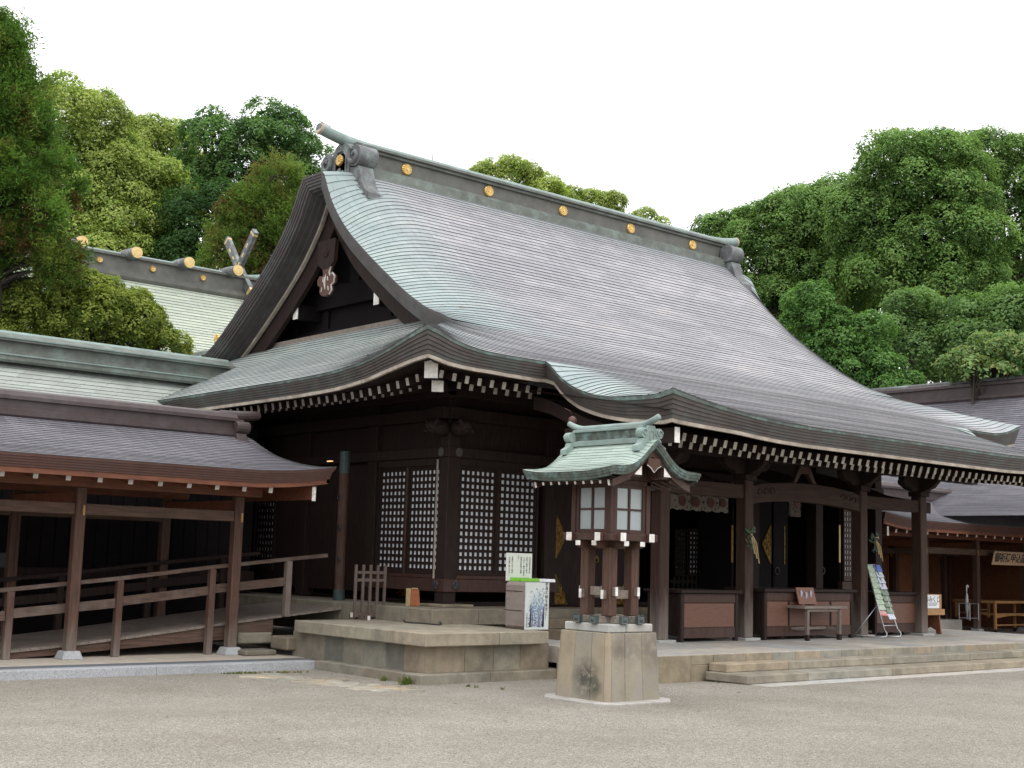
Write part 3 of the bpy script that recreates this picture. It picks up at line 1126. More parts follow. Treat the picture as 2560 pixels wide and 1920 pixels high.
# roll along the top, its ends swept up
mb = MB()
pts, rad = [], []
for i in range(61):
    f = i/60
    x = 13.32+(mir(13.32)-13.32)*f
    e = max(0, 1-min(x-13.32, mir(13.32)-x)/1.2)
    pts.append((x, RY, 9.70+0.15*e**1.8))
    rad.append(0.125-0.015*e)
mb.tube(pts, rad, 14, caps=False)
mb.build('ridge_roll', 'verdigris', roof_o, smooth=True)
mb = MB()
for sx, xx in ((1, 13.32), (-1, mir(13.32))):
    c = Vector((xx, RY, 9.85))
    mb.tube([c+Vector((-0.03*sx, 0, .008)), c+Vector((0.03*sx, 0, -.008))], [0.118, 0.118], 20)
mb.m = 1
for sx, xx in ((1, 13.32), (-1, mir(13.32))):
    c = Vector((xx-.034*sx, RY, 9.858))
    mb.tube([c+Vector((-0.006*sx, 0, 0)), c], [0.088, 0.088], 18)
mb.build('roll_cap', ['bronze_rim', 'ornament'], roof_o)
for k in range(5):
    rosette((15.25+2.18*k, RY-.25, 9.385), (0, -1, 0), 0.125, 0.055).build('gold_crest', 'gold', rg)


# ridge-end ornaments
def spiral_plate(mb, cx, cy, cz, r, x0, x1, sgn):
    """scroll with a raised spiral, facing -x (x0 front)"""
    pts = []
    for k in range(26):
        a = 2*math.pi*k/26
        pts.append((math.cos(a)*r, math.sin(a)*r))
    mb.prism(pts, (x1, cy, cz), (0, -1, 0), (0, 0, 1), x1-x0)
    sp, rd = [], []
    for k in range(30):
        f = k/29
        a = sgn*(0.4+f*4.6*math.pi/2)+math.pi/2
        rr = r*0.86*(1-0.82*f)
        sp.append((x0-0.012, cy-math.cos(a)*rr, cz+math.sin(a)*rr))
        rd.append(0.05*(1-0.5*f)+0.012)
    mb.tube(sp, rd, 7)


def ridge_end(sx):
    """sx=1 left (faces -x)"""
    mb = MB()
    f = 13.84
    mb.prism([(-.30, 8.93), (.30, 8.93), (.31, 9.3), (.30, 9.52), (.20, 9.62), (.08, 9.68), (-.08, 9.68), (-.20, 9.62), (-.30, 9.52), (-.31, 9.3)], (f+.22, RY, 0), (0, -1, 0), (0, 0, 1), 0.22)
    mb.m = 1
    mb.prism([(-.17, 8.98), (.17, 8.98), (.17, 9.38), (.11, 9.46), (-.11, 9.46), (-.17, 9.38)], (f, RY, 0), (0, -1, 0), (0, 0, 1), -.004)  # flat dark panel paints in the shade of a recess
    mb.m = 0
    # raised frame around the niche
    fr = [(-.19, 9.0), (-.19, 9.38), (-.13, 9.44), (-.11, 9.50), (.11, 9.50), (.13, 9.44), (.19, 9.38), (.19, 9.0)]
    mb.tube([(f-.01, RY+u, z) for u, z in fr], 0.022, 6)
    # lotus petals at the foot of the niche
    for u, z, r in ((-.11, 9.0, .09), (.11, 9.0, .09), (0, 9.04, .12)):
        mb.tube([(f-.02, RY+u, z-r*.6), (f-.045, RY+u, z+r*.1), (f-.02, RY+u, z+r)], [r*.55, r*.62, r*.12], 8)
    # side scrolls and swept feet
    for s in (-1, 1):
        spiral_plate(mb, 0, RY+s*.49, 9.32, .215, f-.02, f+.42, -s)
        foot = [(.27, 9.14), (.40, 9.10), (.60, 9.10), (.66, 8.94), (.72, 8.76), (.82, 8.60), (.97, 8.50), (.99, 8.36), (.80, 8.32), (.60, 8.50), (.42, 8.74), (.27, 8.93)]
        foot = [(-s*u, z) for u, z in foot]
        if s > 0:
            foot = foot[::-1]
        mb.prism(foot, (f+.36, RY, 0), (0, -1, 0), (0, 0, 1), 0.34)
        for k in range(3):
            u = .46+.15*k
            mb.tube([(f-.005, RY+s*(u-.05), 8.92-.17*k), (f-.015, RY+s*(u+.05), 8.80-.17*k), (f-.005, RY+s*(u+.12), 8.80-.16*k)], [.02, .028, .012], 6)
    if sx < 0:
        mb.v = [(mir(p[0]), p[1], p[2]) for p in mb.v]
        mb.f = [tuple(reversed(q)) for q in mb.f]
    o = mb.build('ridge_end_ornament', ['ornament', 'wood_dark'], roof_o, bevel=0.012)
    if sx > 0:
        rosette((f-.01, RY, 9.31), (-1, 0, 0), .115, 0.06).build('gold_crest', 'gold', o)


ridge_end(1)
ridge_end(-1)
# small lightning rods
mb = MB()
for x in (16.1,):
    mb.tube([(x, RY, 9.80), (x, RY, 10.06)], 0.010, 5)
mb.tube([(13.26, RY-.02, 10.0), (13.55, RY-.02, 9.93)], 0.008, 5)
mb.build('lightning_rod', 'iron', roof_o)

# gable verge: stepped edges, inner bargeboards, wall and pendant
vy = [16.93-0.12*0, 17.1, 17.3, 17.63, 17.98, 18.35, 18.87, 19.3, 19.63, 20.0, 20.28, 20.55, 20.8, 21.0, 21.15]
def half_offset(d, n=26):
    """the verge curve moved d square to itself towards the inside; last point on the centre line"""
    q = []
    for i, y in enumerate(vy):
        y0, y1 = vy[max(i-1, 0)], vy[min(i+1, len(vy)-1)]
        t = Vector((y1-y0, zverge(y1)-zverge(y0))).normalized()
        q.append((y+t.y*d, zverge(y)-t.x*d))
    zc = 8.89-d
    (ya0, za0), (ya1, za1) = q[-2], q[-1]
    q.append((ya1+(ya1-ya0)*4, za1+(za1-za0)*4))
    out = [q[0]]
    for (u0, v0), (u1, v1) in zip(q[:-1], q[1:]):
        if v1 >= zc or u1 >= RY:
            f = min((zc-v0)/max(v1-v0, 1e-6), (RY-u0)/max(u1-u0, 1e-6))
            out.append((u0+(u1-u0)*f, v0+(v1-v0)*f))
            break
        out.append((u1, v1))
    m = n-4
    L_ = [0]
    for (u0, v0), (u1, v1) in zip(out[:-1], out[1:]):
        L_.append(L_[-1]+math.hypot(u1-u0, v1-v0))
    res = []
    for i in range(m):
        s = L_[-1]*i/(m-1)
        j = min(int(np.searchsorted(L_, s, 'right'))-1, len(out)-2)
        f = (s-L_[j])/max(L_[j+1]-L_[j], 1e-9)
        res.append((out[j][0]+(out[j+1][0]-out[j][0])*f, out[j][1]+(out[j+1][1]-out[j][1])*f))
    yc, zz = res[-1]
    for i in range(1, 5):
        res.append((yc+(RY-yc)*i/4, zz))
    return res


def full_row(i, d):
    h = half_offset(d)
    return [(XV+i, y, z) for y, z in h]+[(XV+i, 2*RY-y, z) for y, z in h[:-1][::-1]]


def flip(mb, sx):
    if sx < 0:
        mb.v = [(mir(p[0]), p[1], p[2]) for p in mb.v]
        mb.f = [tuple(reversed(q)) for q in mb.f]


for sx in (1, -1):
    mb = MB()
    mb.strip([full_row(i, d) for i, d in ((0.12, -.004), (0, 0), (0, .045), (.014, .047), (.014, .095), (.03, .097), (.03, .15), (.05, .152), (.05, .205), (.075, .207), (.075, .265), (.13, .27), (.13, .305), (.24, .31), (.24, .345), (.35, .35), (.35, .385), (.47, .39))])
    flip(mb, sx)
    mb.build('verge_edge', 'copper_dark', roof_o)
    mb = MB()
    mb.strip([full_row(i, d) for i, d in ((.46, .385), (.46, .44), (.53, .44))])
    flip(mb, sx)
    mb.build('verge_board', 'wood_strip', roof_o)
    mb = MB()
    mb.strip([full_row(i, d) for i, d in ((.66, .42), (.56, .42), (.56, .78), (.66, .78), (.66, .5))])
    flip(mb, sx)
    mb.build('bargeboard', 'wood_dark', roof_o)
    # gable wall with beams, set well back in the shade
    GX = 14.42
    mb = MB()
    yy = [17.0+9.0*i/40 for i in range(41)]
    mb.strip([[(GX, y, min(zmid(y if y < RY else 2*RY-y)-0.15, 9.1)) for y in yy], [(GX, y, 5.3) for y in yy]])
    for y in (19.2, 20.4, 22.6, 23.8):
        mb.box(GX-.06, GX-.002, y-.09, y+.09, 5.9, zmid(y if y < RY else 2*RY-y)-.2)
    mb.box(GX-.10, GX-.003, 18.2, 24.8, 5.95, 6.10)
    mb.prism([(-1.9, 6.50), (1.9, 6.50), (1.9, 6.80), (1.2, 6.86), (.5, 6.98), (0, 6.90), (-.5, 6.98), (-1.2, 6.86), (-1.9, 6.80)], (GX, RY, 0), (0, -1, 0), (0, 0, 1), 0.16)
    mb.box(GX-.14, GX-.004, 21.34, 21.66, 6.9, 8.7)
    flip(mb, sx)
    mb.build('gable_wall', 'shade_dark_wood', roof_o)
    mb = MB()
    mb.box(13.9, 14.06, 17.6, 25.4, 5.80, 5.90)
    flip(mb, sx)
    mb.build('gable_sill', 'wood_grey', roof_o)
    if sx > 0:
        for px, py in ((739, 780), (941, 742)):
            e_ = at(px, py, x=13.85)
            mb = MB()
            mb.box(13.86, GX, e_.y-.085, e_.y+.085, e_.z-.15, e_.z+.15)
            mb.m = 1
            mb.box(13.845, 13.859, e_.y-.085, e_.y+.085, e_.z-.15, e_.z+.15)
            mb.build('purlin_end', ['shade_dark_wood', 'white'], roof_o)
        # carved pendant below the meeting of the bargeboards
        pb_, pt_ = at(843, 735, x=13.66), at(838, 600, x=13.66)
        zb_, zt_ = pb_.z, pt_.z
        hh = zt_-zb_
        body = [(-.23, 1.0), (-.20, .62), (-.12, .52), (-.085, .42), (-.10, .36), (-.17, .40), (-.235, .33), (-.225, .22), (-.15, .18), (-.17, .09), (-.11, .02), (0, -.01),
                (.11, .02), (.17, .09), (.15, .18), (.225, .22), (.235, .33), (.17, .40), (.10, .36), (.085, .42), (.12, .52), (.20, .62), (.23, 1.0)]
        body = [(u*1.3, zb_+v*hh) for u, v in body]
        mb = MB()
        mb.prism(body, (13.70, RY, 0), (0, -1, 0), (0, 0, 1), 0.09)
        pd = mb.build('gable_pendant', 'copper_red', roof_o, bevel=0.015)
        mb = MB()
        # pale paint left on the edges of the carving (worn off the left side)
        mb.tube([(13.625, RY-u, z) for u, z in body[12:21]], .018, 6)
        mb.tube([(13.615, RY, zb_+.12*hh), (13.605, RY+.015, zb_+.26*hh), (13.615, RY, zb_+.40*hh)], [.015, .034, .008], 6)
        for u, v in ((-.13, .12), (.13, .12), (-.09, .3), (.09, .3)):
            mb.tube([(13.612, RY-u, zb_+(v-.03)*hh), (13.607, RY-u*.8, zb_+(v+.05)*hh)], [.018, .012], 6)
        mb.build('carved_rim', 'cream', pd)
        mb = MB()
        mb.prism([(-.32, zb_+1.02*hh), (-.28, zb_+.60*hh), (-.13, zb_+.50*hh), (.13, zb_+.50*hh), (.28, zb_+.60*hh), (.32, zb_+1.02*hh)], (13.62, RY, 0), (0, -1, 0), (0, 0, 1), .02)
        mb.build('back_plate', 'wood_dark', pd)
        rosette((13.60, RY, zb_+.78*hh), (-1, 0, 0), .085, .03, 6).build('hexagon_boss', 'wood_dark', pd)
# rain pipe on the back-left verge
mb = MB()
p = at(523, 897, x=XV-.05)
q = at(553, 893, x=XV+.2)
mb.tube([(XV-.06, 25.9, 5.66), (XV-.05, 25.6, 5.70), (XV-.03, 25.45, 5.55), (XV-.02, 25.4, 5.1)], .03, 8)
mb.build('rain_pipe', 'verdigris', roof_o)


# rafters: two tiers with white painted ends
raf = []


def rafter(p0, p1, w=.075, h=.115):
    raf.append((Vector(p0), Vector(p1), w, h))


for i in range(10):                      # front-left eave
    x = 11.83+.245*i
    z = 4.24+.30*liftf(x-XE-.2)
    if x < 13.9:
        rafter((x, 15.38, z), (x, 17.3, z+.42))
    x2 = x+.20
    z = 4.22+.25*liftf(x2-XE-.4)
    if 12.4 < x2 < 14.0:
        rafter((x2, 15.82, z), (x2, 17.3, z+.33))
for i in range(38):                      # left eave
    y = 15.56+.245*i
    z = 4.095+.55*lift(y-YE)
    if y < 25.2:
        rafter((11.70, y, z), (13.5, y, z+.42))
    y2 = y+.255
    z = 4.14+.42*lift(y2-YE-.2)
    if 16.2 < y2 < 25.2:
        rafter((12.12, y2, z), (13.5, y2, z+.30))
kd = lambda x: 0.10*max(0, 1-min(x-13.6, mir(13.6)-x)/3.5)**1.8
for i in range(52):                      # portico eave
    x = 14.09+.229*i
    if x < mir(13.9):
        rafter((x, 12.80, 3.355+kd(x)), (x, 15.4, 4.10))
        rafter((x-.06, 13.22, 3.325+kd(x)), (x-.06, 15.4, 4.0))
raf.sort(key=lambda r: (r[0]-EYE).length)
for k, (p0, p1, w, h) in enumerate(raf):
    if k < 100:
        m_ = MB()
        m_.bar(p0, p1, w, h, end=1)
        m_.build('rafter', ['wood_dark', 'cream'], hall)
m_ = MB()
for k, (p0, p1, w, h) in enumerate(raf):
    if k >= 100:
        m_.bar(p0, p1, w, h, end=1)
tag(m_.build('farther_rafters', ['wood_dark', 'cream'], hall), kind='stuff')
# hip rafter at the corner, two white blocks
m_ = MB()
m_.bar((11.62, 15.36, 4.33), (13.4, 17.14, 4.55), .20, .26, end=1)
m_.build('hip_rafter', ['wood_dark', 'white'], hall, bevel=.01)
m_ = MB()
m_.bar((11.98, 15.66, 4.14), (13.4, 17.1, 4.42), .18, .17, end=1)
m_.build('hip_rafter', ['wood_dark', 'white'], hall, bevel=.01)

# ------------------------------------------------------------------ walls of the hall
WX, WY = 13.39, 17.12
S1 = (WY+.08)/16.085           # scale of the front wall plane


def wood_box(name, mt, parent, dims, bevel=.008):
    m_ = MB()
    for d in (dims if hasattr(dims[0], '__len__') else [dims]):
        m_.box(*d)
    return m_.build(name, mt, parent, bevel=bevel)


# foundation
m_ = MB()
m_.tint = (0.75, 0.70, 0.68)
for a, b_ in ((12.38, 13.3), (13.305, 14.4), (14.405, 15.6)):
    m_.tint = rnd_tint(.62, .78, .03)
    m_.box(a, b_, 16.11, 16.7, .56, .797)
for a, b_ in ((16.705, 17.6), (17.605, 18.6), (18.605, 20), (20.005, 26.8)):
    m_.tint = rnd_tint(.66, .85, .03)
    m_.box(12.38, 13.0, a, b_, .30, .797)
m_.tint = (.7, .66, .62)
m_.box(12.9, 26.8, 16.66, 26.8, .3, .79)
m_.build('foundation', 'stone', hall, bevel=.01)
m_ = MB()
m_.tint = (.8, .76, .72)
m_.box(13.18, 13.84, 16.90, 17.5, .79, .835)
m_.build('pillar_base_stone', 'stone', hall, bevel=.01)

PX = [13.52, 15.72, 17.87, 21.37, 23.52, mir(13.52)]       # front wall pillars
for x in PX:
    wood_box('pillar', 'wood_dark', hall, (x-.125, x+.125, WY+.02, WY+.27, .80, 4.42))
for y in (19.36, 21.6, 23.9, 25.9):
    wood_box('pillar', 'wood_dark', hall, (WX+.02, WX+.27, y-.13, y+.13, .80, 4.42))
# boarded upper walls
m_ = MB()
m_.box(WX+.12, mir(WX)-.12, WY+.12, WY+.17, 3.3, 4.62)
m_.box(WX+.12, WX+.17, WY+.17, 25.9, 3.3, 4.62)
m_.box(WX+.12, WX+.17, 19.3, 25.9, .95, 3.3)
m_.box(mir(WX)-.17, mir(WX)-.12, WY+.17, 25.9, .8, 4.62)
m_.box(WX+.17, mir(WX)-.17, 25.5, 25.55, .8, 4.62)
m_.build('boarded_wall', 'wood_dark', hall)
# purlins and bracket beams under the eaves
for dims in ((13.1, mir(13.1), WY-.25, WY-.09, 4.22, 4.40), (WX-.25, WX-.09, 16.87, 26, 4.20, 4.38)):
    wood_box('purlin', 'wood_dark', hall, dims)
for dims in ((13.2, mir(13.2), WY-.06, WY+.3, 3.86, 4.06), (WX-.06, WX+.3, 17.0, 26, 3.86, 4.06)):
    wood_box('wall_plate', 'wood_dark', hall, dims)
# nageshi (upper tie) and ground beam
nag = wood_box('upper_tie_beam', 'wood_dark', hall, [(WX-.02, mir(WX)+.02, WY-.02, WY+.12, 3.235, 3.405)])
nag2 = wood_box('upper_tie_beam', 'wood_dark', hall, [(WX-.02, WX+.12, WY+.122, 25.9, 3.235, 3.405)])
gb = wood_box('ground_beam', 'wood_red', hall, [(WX-.02, 15.9, WY-.02, WY+.16, 1.03, 1.235)])
gb2 = wood_box('ground_beam', 'wood_red', hall, [(WX-.02, WX+.16, WY+.162, 19.5, 1.03, 1.235)])
for par, p, n in ((nag, (WX+.19, WY-.024, 3.32), (0, -1, 0)), (nag2, (WX-.024, WY+.19, 3.32), (-1, 0, 0))):
    m_ = rosette(p, n, .075, .012, 6)
    m_.build('hexagon_nail_cover', 'copper_brown', par)
for par, p, n in ((gb, (WX+.21, WY-.02, 1.135), (0, -1, 0)), (gb2, (WX-.02, WY+.21, 1.135), (-1, 0, 0)), (gb2, (WX-.02, WY+2.2, 1.135), (-1, 0, 0))):
    rosette(p, n, .075, .03, 8).build('round_nail_cover', 'iron', par)
# carved lion-nose blocks at the corner
for p, n in (((WX+.12, WY-.2, 3.72), (0, -1, 0)), ((WX-.2, WY+.12, 3.72), (-1, 0, 0))):
    m_ = MB()
    n = Vector(n)
    s = n.cross(Vector((0, 0, 1)))
    p = Vector(p)
    m_.tube([p-n*.25, p-n*.05, p+n*.12, p+n*.2], [.13, .15, .12, .04], 10)
    for sg in (-1, 1):
        m_.tube([p+s*sg*.1+Vector((0, 0, .05)), p+n*.1+s*sg*.13+Vector((0, 0, .1)), p+n*.12+s*sg*.1], [.05, .05, .03], 7)
        m_.tube([p+n*.1+s*sg*.07-Vector((0, 0, .1)), p+n*.2+s*sg*.06-Vector((0, 0, .05))], [.04, .025], 7)
    m_.build('carved_beam_nose', 'wood_dark', hall, smooth=True)


def lattice(parent, o, ux, w, z0, z1, cols, rows, bar, frame=.05, wood='wood_dark', name='lattice_panel', backing='paper', bot=None):
    """grid of square bars over white paper; o = lower left corner, ux = horizontal direction, depth into +nrm"""
    o, ux = Vector(o), Vector(ux).normalized()
    uz = Vector((0, 0, 1))
    nr = ux.cross(uz)          # towards the viewer

    def b3(mb, u0, u1, v0, v1, d0, d1):
        p = [o+ux*u+uz*v+nr*d for d in (d0, d1) for (u, v) in ((u0, v0), (u1, v0), (u1, v1), (u0, v1))]
        mb.add(p, [(0, 3, 2, 1), (4, 5, 6, 7), (0, 1, 5, 4), (1, 2, 6, 5), (2, 3, 7, 6), (3, 0, 4, 7)])
    mb = MB()
    hgt = z1-z0
    bt = bot if bot is not None else frame
    b3(mb, 0, frame, 0, hgt, 0, .045)
    b3(mb, w-frame, w, 0, hgt, 0, .045)
    b3(mb, frame, w-frame, 0, bt, 0, .045)
    b3(mb, frame, w-frame, hgt-frame, hgt, 0, .045)
    iw, ih = w-2*frame, hgt-frame-bt
    pu = (iw-bar)/cols if cols else 1
    for i in range(cols+1):
        u = frame+(iw-bar)*i/cols
        b3(mb, u, u+bar, bt, hgt-frame, .002, .014)
    for j in range(rows+1):
        v = bt+(ih-bar)*j/rows
        b3(mb, frame, w-frame, v, v+bar, .003, .013)
    lo = mb.build(name, wood, parent)
    if backing:
        mb = MB()
        b3(mb, frame*.6, w-frame*.6, bt*.6, hgt-frame*.6, -.010, -.002)
        mb.build('paper', backing, lo)
    return lo


# panels beside the corner
fy = WY+.10
xa, xb = at(1146, 1290, y=fy).x, at(1237, 1290, y=fy).x
xc, xd = at(1244, 1290, y=fy).x, at(1336, 1290, y=fy).x
zt, zb = 3.10, 1.30
wood_box('lattice_post', 'wood_red', hall, (xb+.03, xc-.03, fy-.055, fy+.06, 1.235, 3.235))
wood_box('lattice_sill', 'wood_red', hall, (xa-.05, xd+.05, fy-.075, fy+.05, 1.236, 1.30))
wood_box('lattice_head', 'wood_dark', hall, (xa-.05, xd+.05, fy-.075, fy+.05, 3.11, 3.236))
lattice(hall, (xa-.05, fy, zb+.005), (1, 0, 0), xb-xa+.085, 0, zt-zb+.02, 7, 15, .050, frame=.04)
lattice(hall, (xc-.035, fy, zb+.005), (1, 0, 0), xd-xc+.085, 0, zt-zb+.02, 7, 15, .049, frame=.04)
fx = WX+.10
ya_, yb_ = at(951, 1290, x=fx).y, at(1015, 1290, x=fx).y
yc_, yd_ = at(1024, 1290, x=fx).y, at(1100, 1290, x=fx).y
wood_box('lattice_post', 'wood_red', hall, (fx-.055, fx+.06, yc_+.03, yb_-.03, 1.235, 3.235))
wood_box('lattice_sill', 'wood_red', hall, (fx-.075, fx+.05, yd_-.05, ya_+.05, 1.236, 1.30))
wood_box('lattice_head', 'wood_dark', hall, (fx-.075, fx+.05, yd_-.05, ya_+.05, 3.11, 3.236))
lattice(hall, (fx, ya_+.05, zb+.005), (0, -1, 0), ya_-yb_+.085, 0, zt-zb+.02, 6, 15, .052, frame=.04)
lattice(hall, (fx, yc_+.035, zb+.005), (0, -1, 0), yc_-yd_+.085, 0, zt-zb+.02, 7, 15, .050, frame=.04)
wood_box('corner_strip', 'wood_strip', hall, (WX-.028, WX-.008, WY+.265, WY+.29, 1.24, 3.2), bevel=0)
# far lattice on the left wall, under the walkway roof
q0, q1 = at(690, 1330, x=WX+.11).y, at(638, 1330, x=WX+.11).y
lattice(hall, (WX+.11, q1, 1.25), (0, -1, 0), q1-q0, 0, 1.55, 6, 11, .062)

# ------------------------------------------------------------------ bay with double doors left of the portico
bx0, bx1 = 15.85, 17.74
wood_box('door_threshold', 'wood_dark', hall, (15.5, 24.0, WY-.1, WY+.3, .72, .80))
dl = wood_box('door', 'wood_dark', hall, (15.86, 16.78, WY+.06, WY+.11, .80, 3.22))
dr = wood_box('door', 'wood_dark', hall, (16.80, 17.72, WY+.06, WY+.11, .80, 3.22))


def fitting(parent, o, ux, tri, name='door_fitting'):
    m_ = MB()
    ux = Vector(ux)
    nr = ux.cross(Vector((0, 0, 1)))
    m_.prism(tri, Vector(o)-nr*.002, ux, (0, 0, 1), .016)
    # open-work scrolls raised on the plate
    cu = sum(p[0] for p in tri)/len(tri)
    cz = sum(p[1] for p in tri)/len(tri)
    for k in range(len(tri)):
        a, b_ = tri[k], tri[(k+1) % len(tri)]
        m_.tube([Vector(o)+ux*a[0]+Vector((0, 0, a[1]))+nr*.014, Vector(o)+ux*b_[0]+Vector((0, 0, b_[1]))+nr*.014], .012, 5)
        mu, mz = (a[0]+b_[0])/2*.55+cu*.45, (a[1]+b_[1])/2*.55+cz*.45
        ring = [Vector(o)+ux*(mu+.05*math.cos(t))+Vector((0, 0, mz+.07*math.sin(t)))+nr*.02 for t in [i*math.pi/5 for i in range(11)]]
        m_.tube(ring, .011, 5, caps=False)
    return m_.build(name, 'gold_worn_shaded', parent)


for d, xx, sg in ((dl, 15.88, 1), (dr, 17.70, -1)):
    for zc, hh, ww in ((2.0, .37, .20),):
        fitting(d, (xx, WY+.058, zc), (1, 0, 0), [(0, -hh), (sg*ww*.6, -hh*.45), (sg*ww, 0), (sg*ww*.6, hh*.45), (0, hh)][::sg])
    fitting(d, (xx, WY+.058, .83), (1, 0, 0), [(0, 0), (sg*.30, 0), (sg*.16, .22), (0, .52)][::sg])
for xx in (16.70, 16.88):
    m_ = MB()
    m_.tube([(xx+.045*math.sin(t), WY+.035, 1.62-.045*math.cos(t)) for t in [i*math.pi/8 for i in range(17)]], .010, 6, caps=False)
    m_.tube([(xx, WY+.06, 1.67), (xx, WY+.03, 1.67)], .03, 10)
    m_.build('door_ring', 'gold_worn_shaded', dl if xx < 16.79 else dr)
st = thing('stone_door_steps', 'two small brown stone steps below the gilt door beside the lantern', 'steps', (16.2, 16.5, .34))
m_ = MB()
m_.tint = (.62, .55, .5)
m_.box(14.45, 15.55, 15.35, 16.1, .34, .50)
m_.tint = (.56, .5, .46)
m_.box(14.5, 15.5, 15.75, 16.1, .502, .66)
m_.build('tread', 'stone', st, bevel=.01)

# ------------------------------------------------------------------ open bays of the portico: floor, back wall, lattices
wood_box('inner_floor', 'wood_dark', hall, (13.7, mir(13.7), WY+.3, 25.4, .79, .86))
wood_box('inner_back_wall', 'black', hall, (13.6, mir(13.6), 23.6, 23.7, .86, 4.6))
wood_box('ceiling', 'wood_dark', hall, (13.6, mir(13.6), WY+.2, 23.6, 4.05, 4.1))
iy = 19.6
for (px0, px1) in ((1684, 1716), (1718, 1782)):
    u0, u1 = at(px0, 1400, y=iy).x, at(px1, 1400, y=iy).x
    zt_, zb_ = at(px1, 1328, y=iy).z, at(px0, 1436, y=iy).z
    lattice(hall, (u0, iy, zb_-.04), (1, 0, 0), u1-u0, 0, zt_-zb_+.08, 4 if px0 < 1700 else 7, 9, .055, frame=.03)
u0, u1 = at(1991, 1390, y=iy).x, at(1998, 1390, y=iy).x
lattice(hall, (u0, iy, at(1995, 1445, y=iy).z), (1, 0, 0), u1-u0, 0, 1.6, 1, 9, .06, frame=.02)
# low rail of slats inside the left bay
m_ = MB()
for i in range(11):
    p = at(1684+i*11, 1455, y=19.2)
    m_.box(p.x-.03, p.x+.03, 19.18, 19.24, .86, p.z+.12)
p = at(1690, 1452, y=19.2)
m_.box(p.x-.2, p.x+1.5, 19.19, 19.23, p.z-.05, p.z+.02)
m_.build('inner_rail', 'wood_dark', hall)
# door leaves folded open, with gilt fittings
fy2 = WY+.06


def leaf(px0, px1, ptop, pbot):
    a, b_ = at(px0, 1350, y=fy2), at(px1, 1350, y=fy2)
    return wood_box('door_leaf', 'shade_dark_wood', hall, (a.x, b_.x, fy2, fy2+.05, at(px0, pbot, y=fy2).z, at(px0, ptop, y=fy2).z))


lf = leaf(1877, 1929, 1200, 1480)
e = at(1925, 1360, y=fy2)
for z0, z1 in ((1213, 1243), (1313, 1409)):
    za, zb2 = at(1925, z1, y=fy2).z, at(1925, z0, y=fy2).z
    hh = zb2-za
    if hh > .4:
        fitting(lf, (e.x, fy2-.002, (za+zb2)/2), (1, 0, 0), [(0, -hh/2), (0, hh/2), (-.14, hh*.26), (-.27, 0), (-.14, -hh*.26)])
    else:
        fitting(lf, (e.x, fy2-.002, za), (1, 0, 0), [(0, 0), (0, hh), (-.22, hh), (-.08, hh*.35)])
lf2 = leaf(1934, 1970, 1210, 1480)
e = at(1961, 1360, y=fy2)
for z0, z1 in ((1216, 1248), (1316, 1411)):
    za, zb2 = at(1961, z1, y=fy2).z, at(1961, z0, y=fy2).z
    m_ = MB()
    m_.box(e.x-.012, e.x+.012, fy2-.012, fy2-.001, za, zb2)
    m_.build('door_fitting', 'gold_worn_shaded', lf2)
for px in (1826, 2095):
    e = at(px, 1360, y=fy2)
    d_ = wood_box('door_leaf', 'shade_dark_wood', hall, (e.x+.02, e.x+.07, fy2-.03, fy2+.9, .86, 3.2))
    for z0, z1 in ((1207, 1241), (1313, 1406)):
        m_ = MB()
        m_.box(e.x-.02, e.x+.035, fy2-.045, fy2-.031, at(px, z1, y=fy2).z, at(px, z0, y=fy2).z)
        m_.build('door_fitting', 'gold_worn_shaded' if px < 2000 else 'gold_cap', d_)
for px in (1943, 2057):
    c = at(px, 1427, y=fy2-.02)
    m_ = MB()
    m_.tube([(c.x+.07*math.sin(t), c.y, c.z-.07*math.cos(t)) for t in [i*math.pi/8 for i in range(17)]], .012, 6, caps=False)
    m_.build('door_ring', 'iron', lf2)
# bright lattice panel right of the centre bay
a, b_ = at(2101, 1350, y=fy2), at(2133, 1350, y=fy2)
lattice(hall, (a.x, fy2-.05, at(2110, 1452, y=fy2).z), (1, 0, 0), b_.x-a.x, 0, at(2110, 1244, y=fy2).z-at(2110, 1452, y=fy2).z, 4, 14, .048, frame=.03, wood='wood_red', bot=.06)
wood_box('lattice_sill', 'wood_red', hall, (a.x-.1, b_.x+.1, fy2-.12, fy2, at(2110, 1475, y=fy2).z, at(2110, 1454, y=fy2).z))
wood_box('dado_board', 'wood_dark', hall, (a.x-.1, 26, fy2, fy2+.05, .8, at(2110, 1476, y=fy2).z))
# curtains (hang from the lintel: things of their own)


def curtain(name, label, px0, px1, pt, pb, y, flowers):
    root = thing(name, label, 'curtain', at(px0, pb, y=y))
    a, b_ = at(px0, pt, y=y), at(px1, pt, y=y)
    zb_ = at(px0, pb, y=y).z
    m_ = MB()
    n = 40
    rows = []
    for j in range(9):
        f = j/8
        rows.append([(a.x+(b_.x-a.x)*i/n, y+.035*math.sin(i*0.95)*(0.3+f), a.z+(zb_-a.z)*f-(0.02*math.sin(i*1.9) if j == 8 else 0)) for i in range(n+1)])
    m_.strip(rows)
    m_.build('cloth', 'curtain', root, smooth=True)
    for (px, py, r) in flowers:
        c = at(px, py, y=y-.05)
        rosette(c, (0, -1, 0), r, .006, 12).build('printed_flower', 'curtain_flower', root)
        m_ = MB()
        for k in range(10):
            t = k*2*math.pi/10
            q = Vector((c.x+math.cos(t)*r*1.9, c.y+.01, c.z+math.sin(t)*r*1.9))
            if q.z > zb_+.02:
                m_.add([q+Vector((.022*math.cos(t+s), 0, .03*math.sin(t+s))) for s in (0, 1.57, 3.14, 4.71)], [(0, 1, 2, 3)])
        m_.build('printed_leaves', 'curtain_leaf', root)
    return root


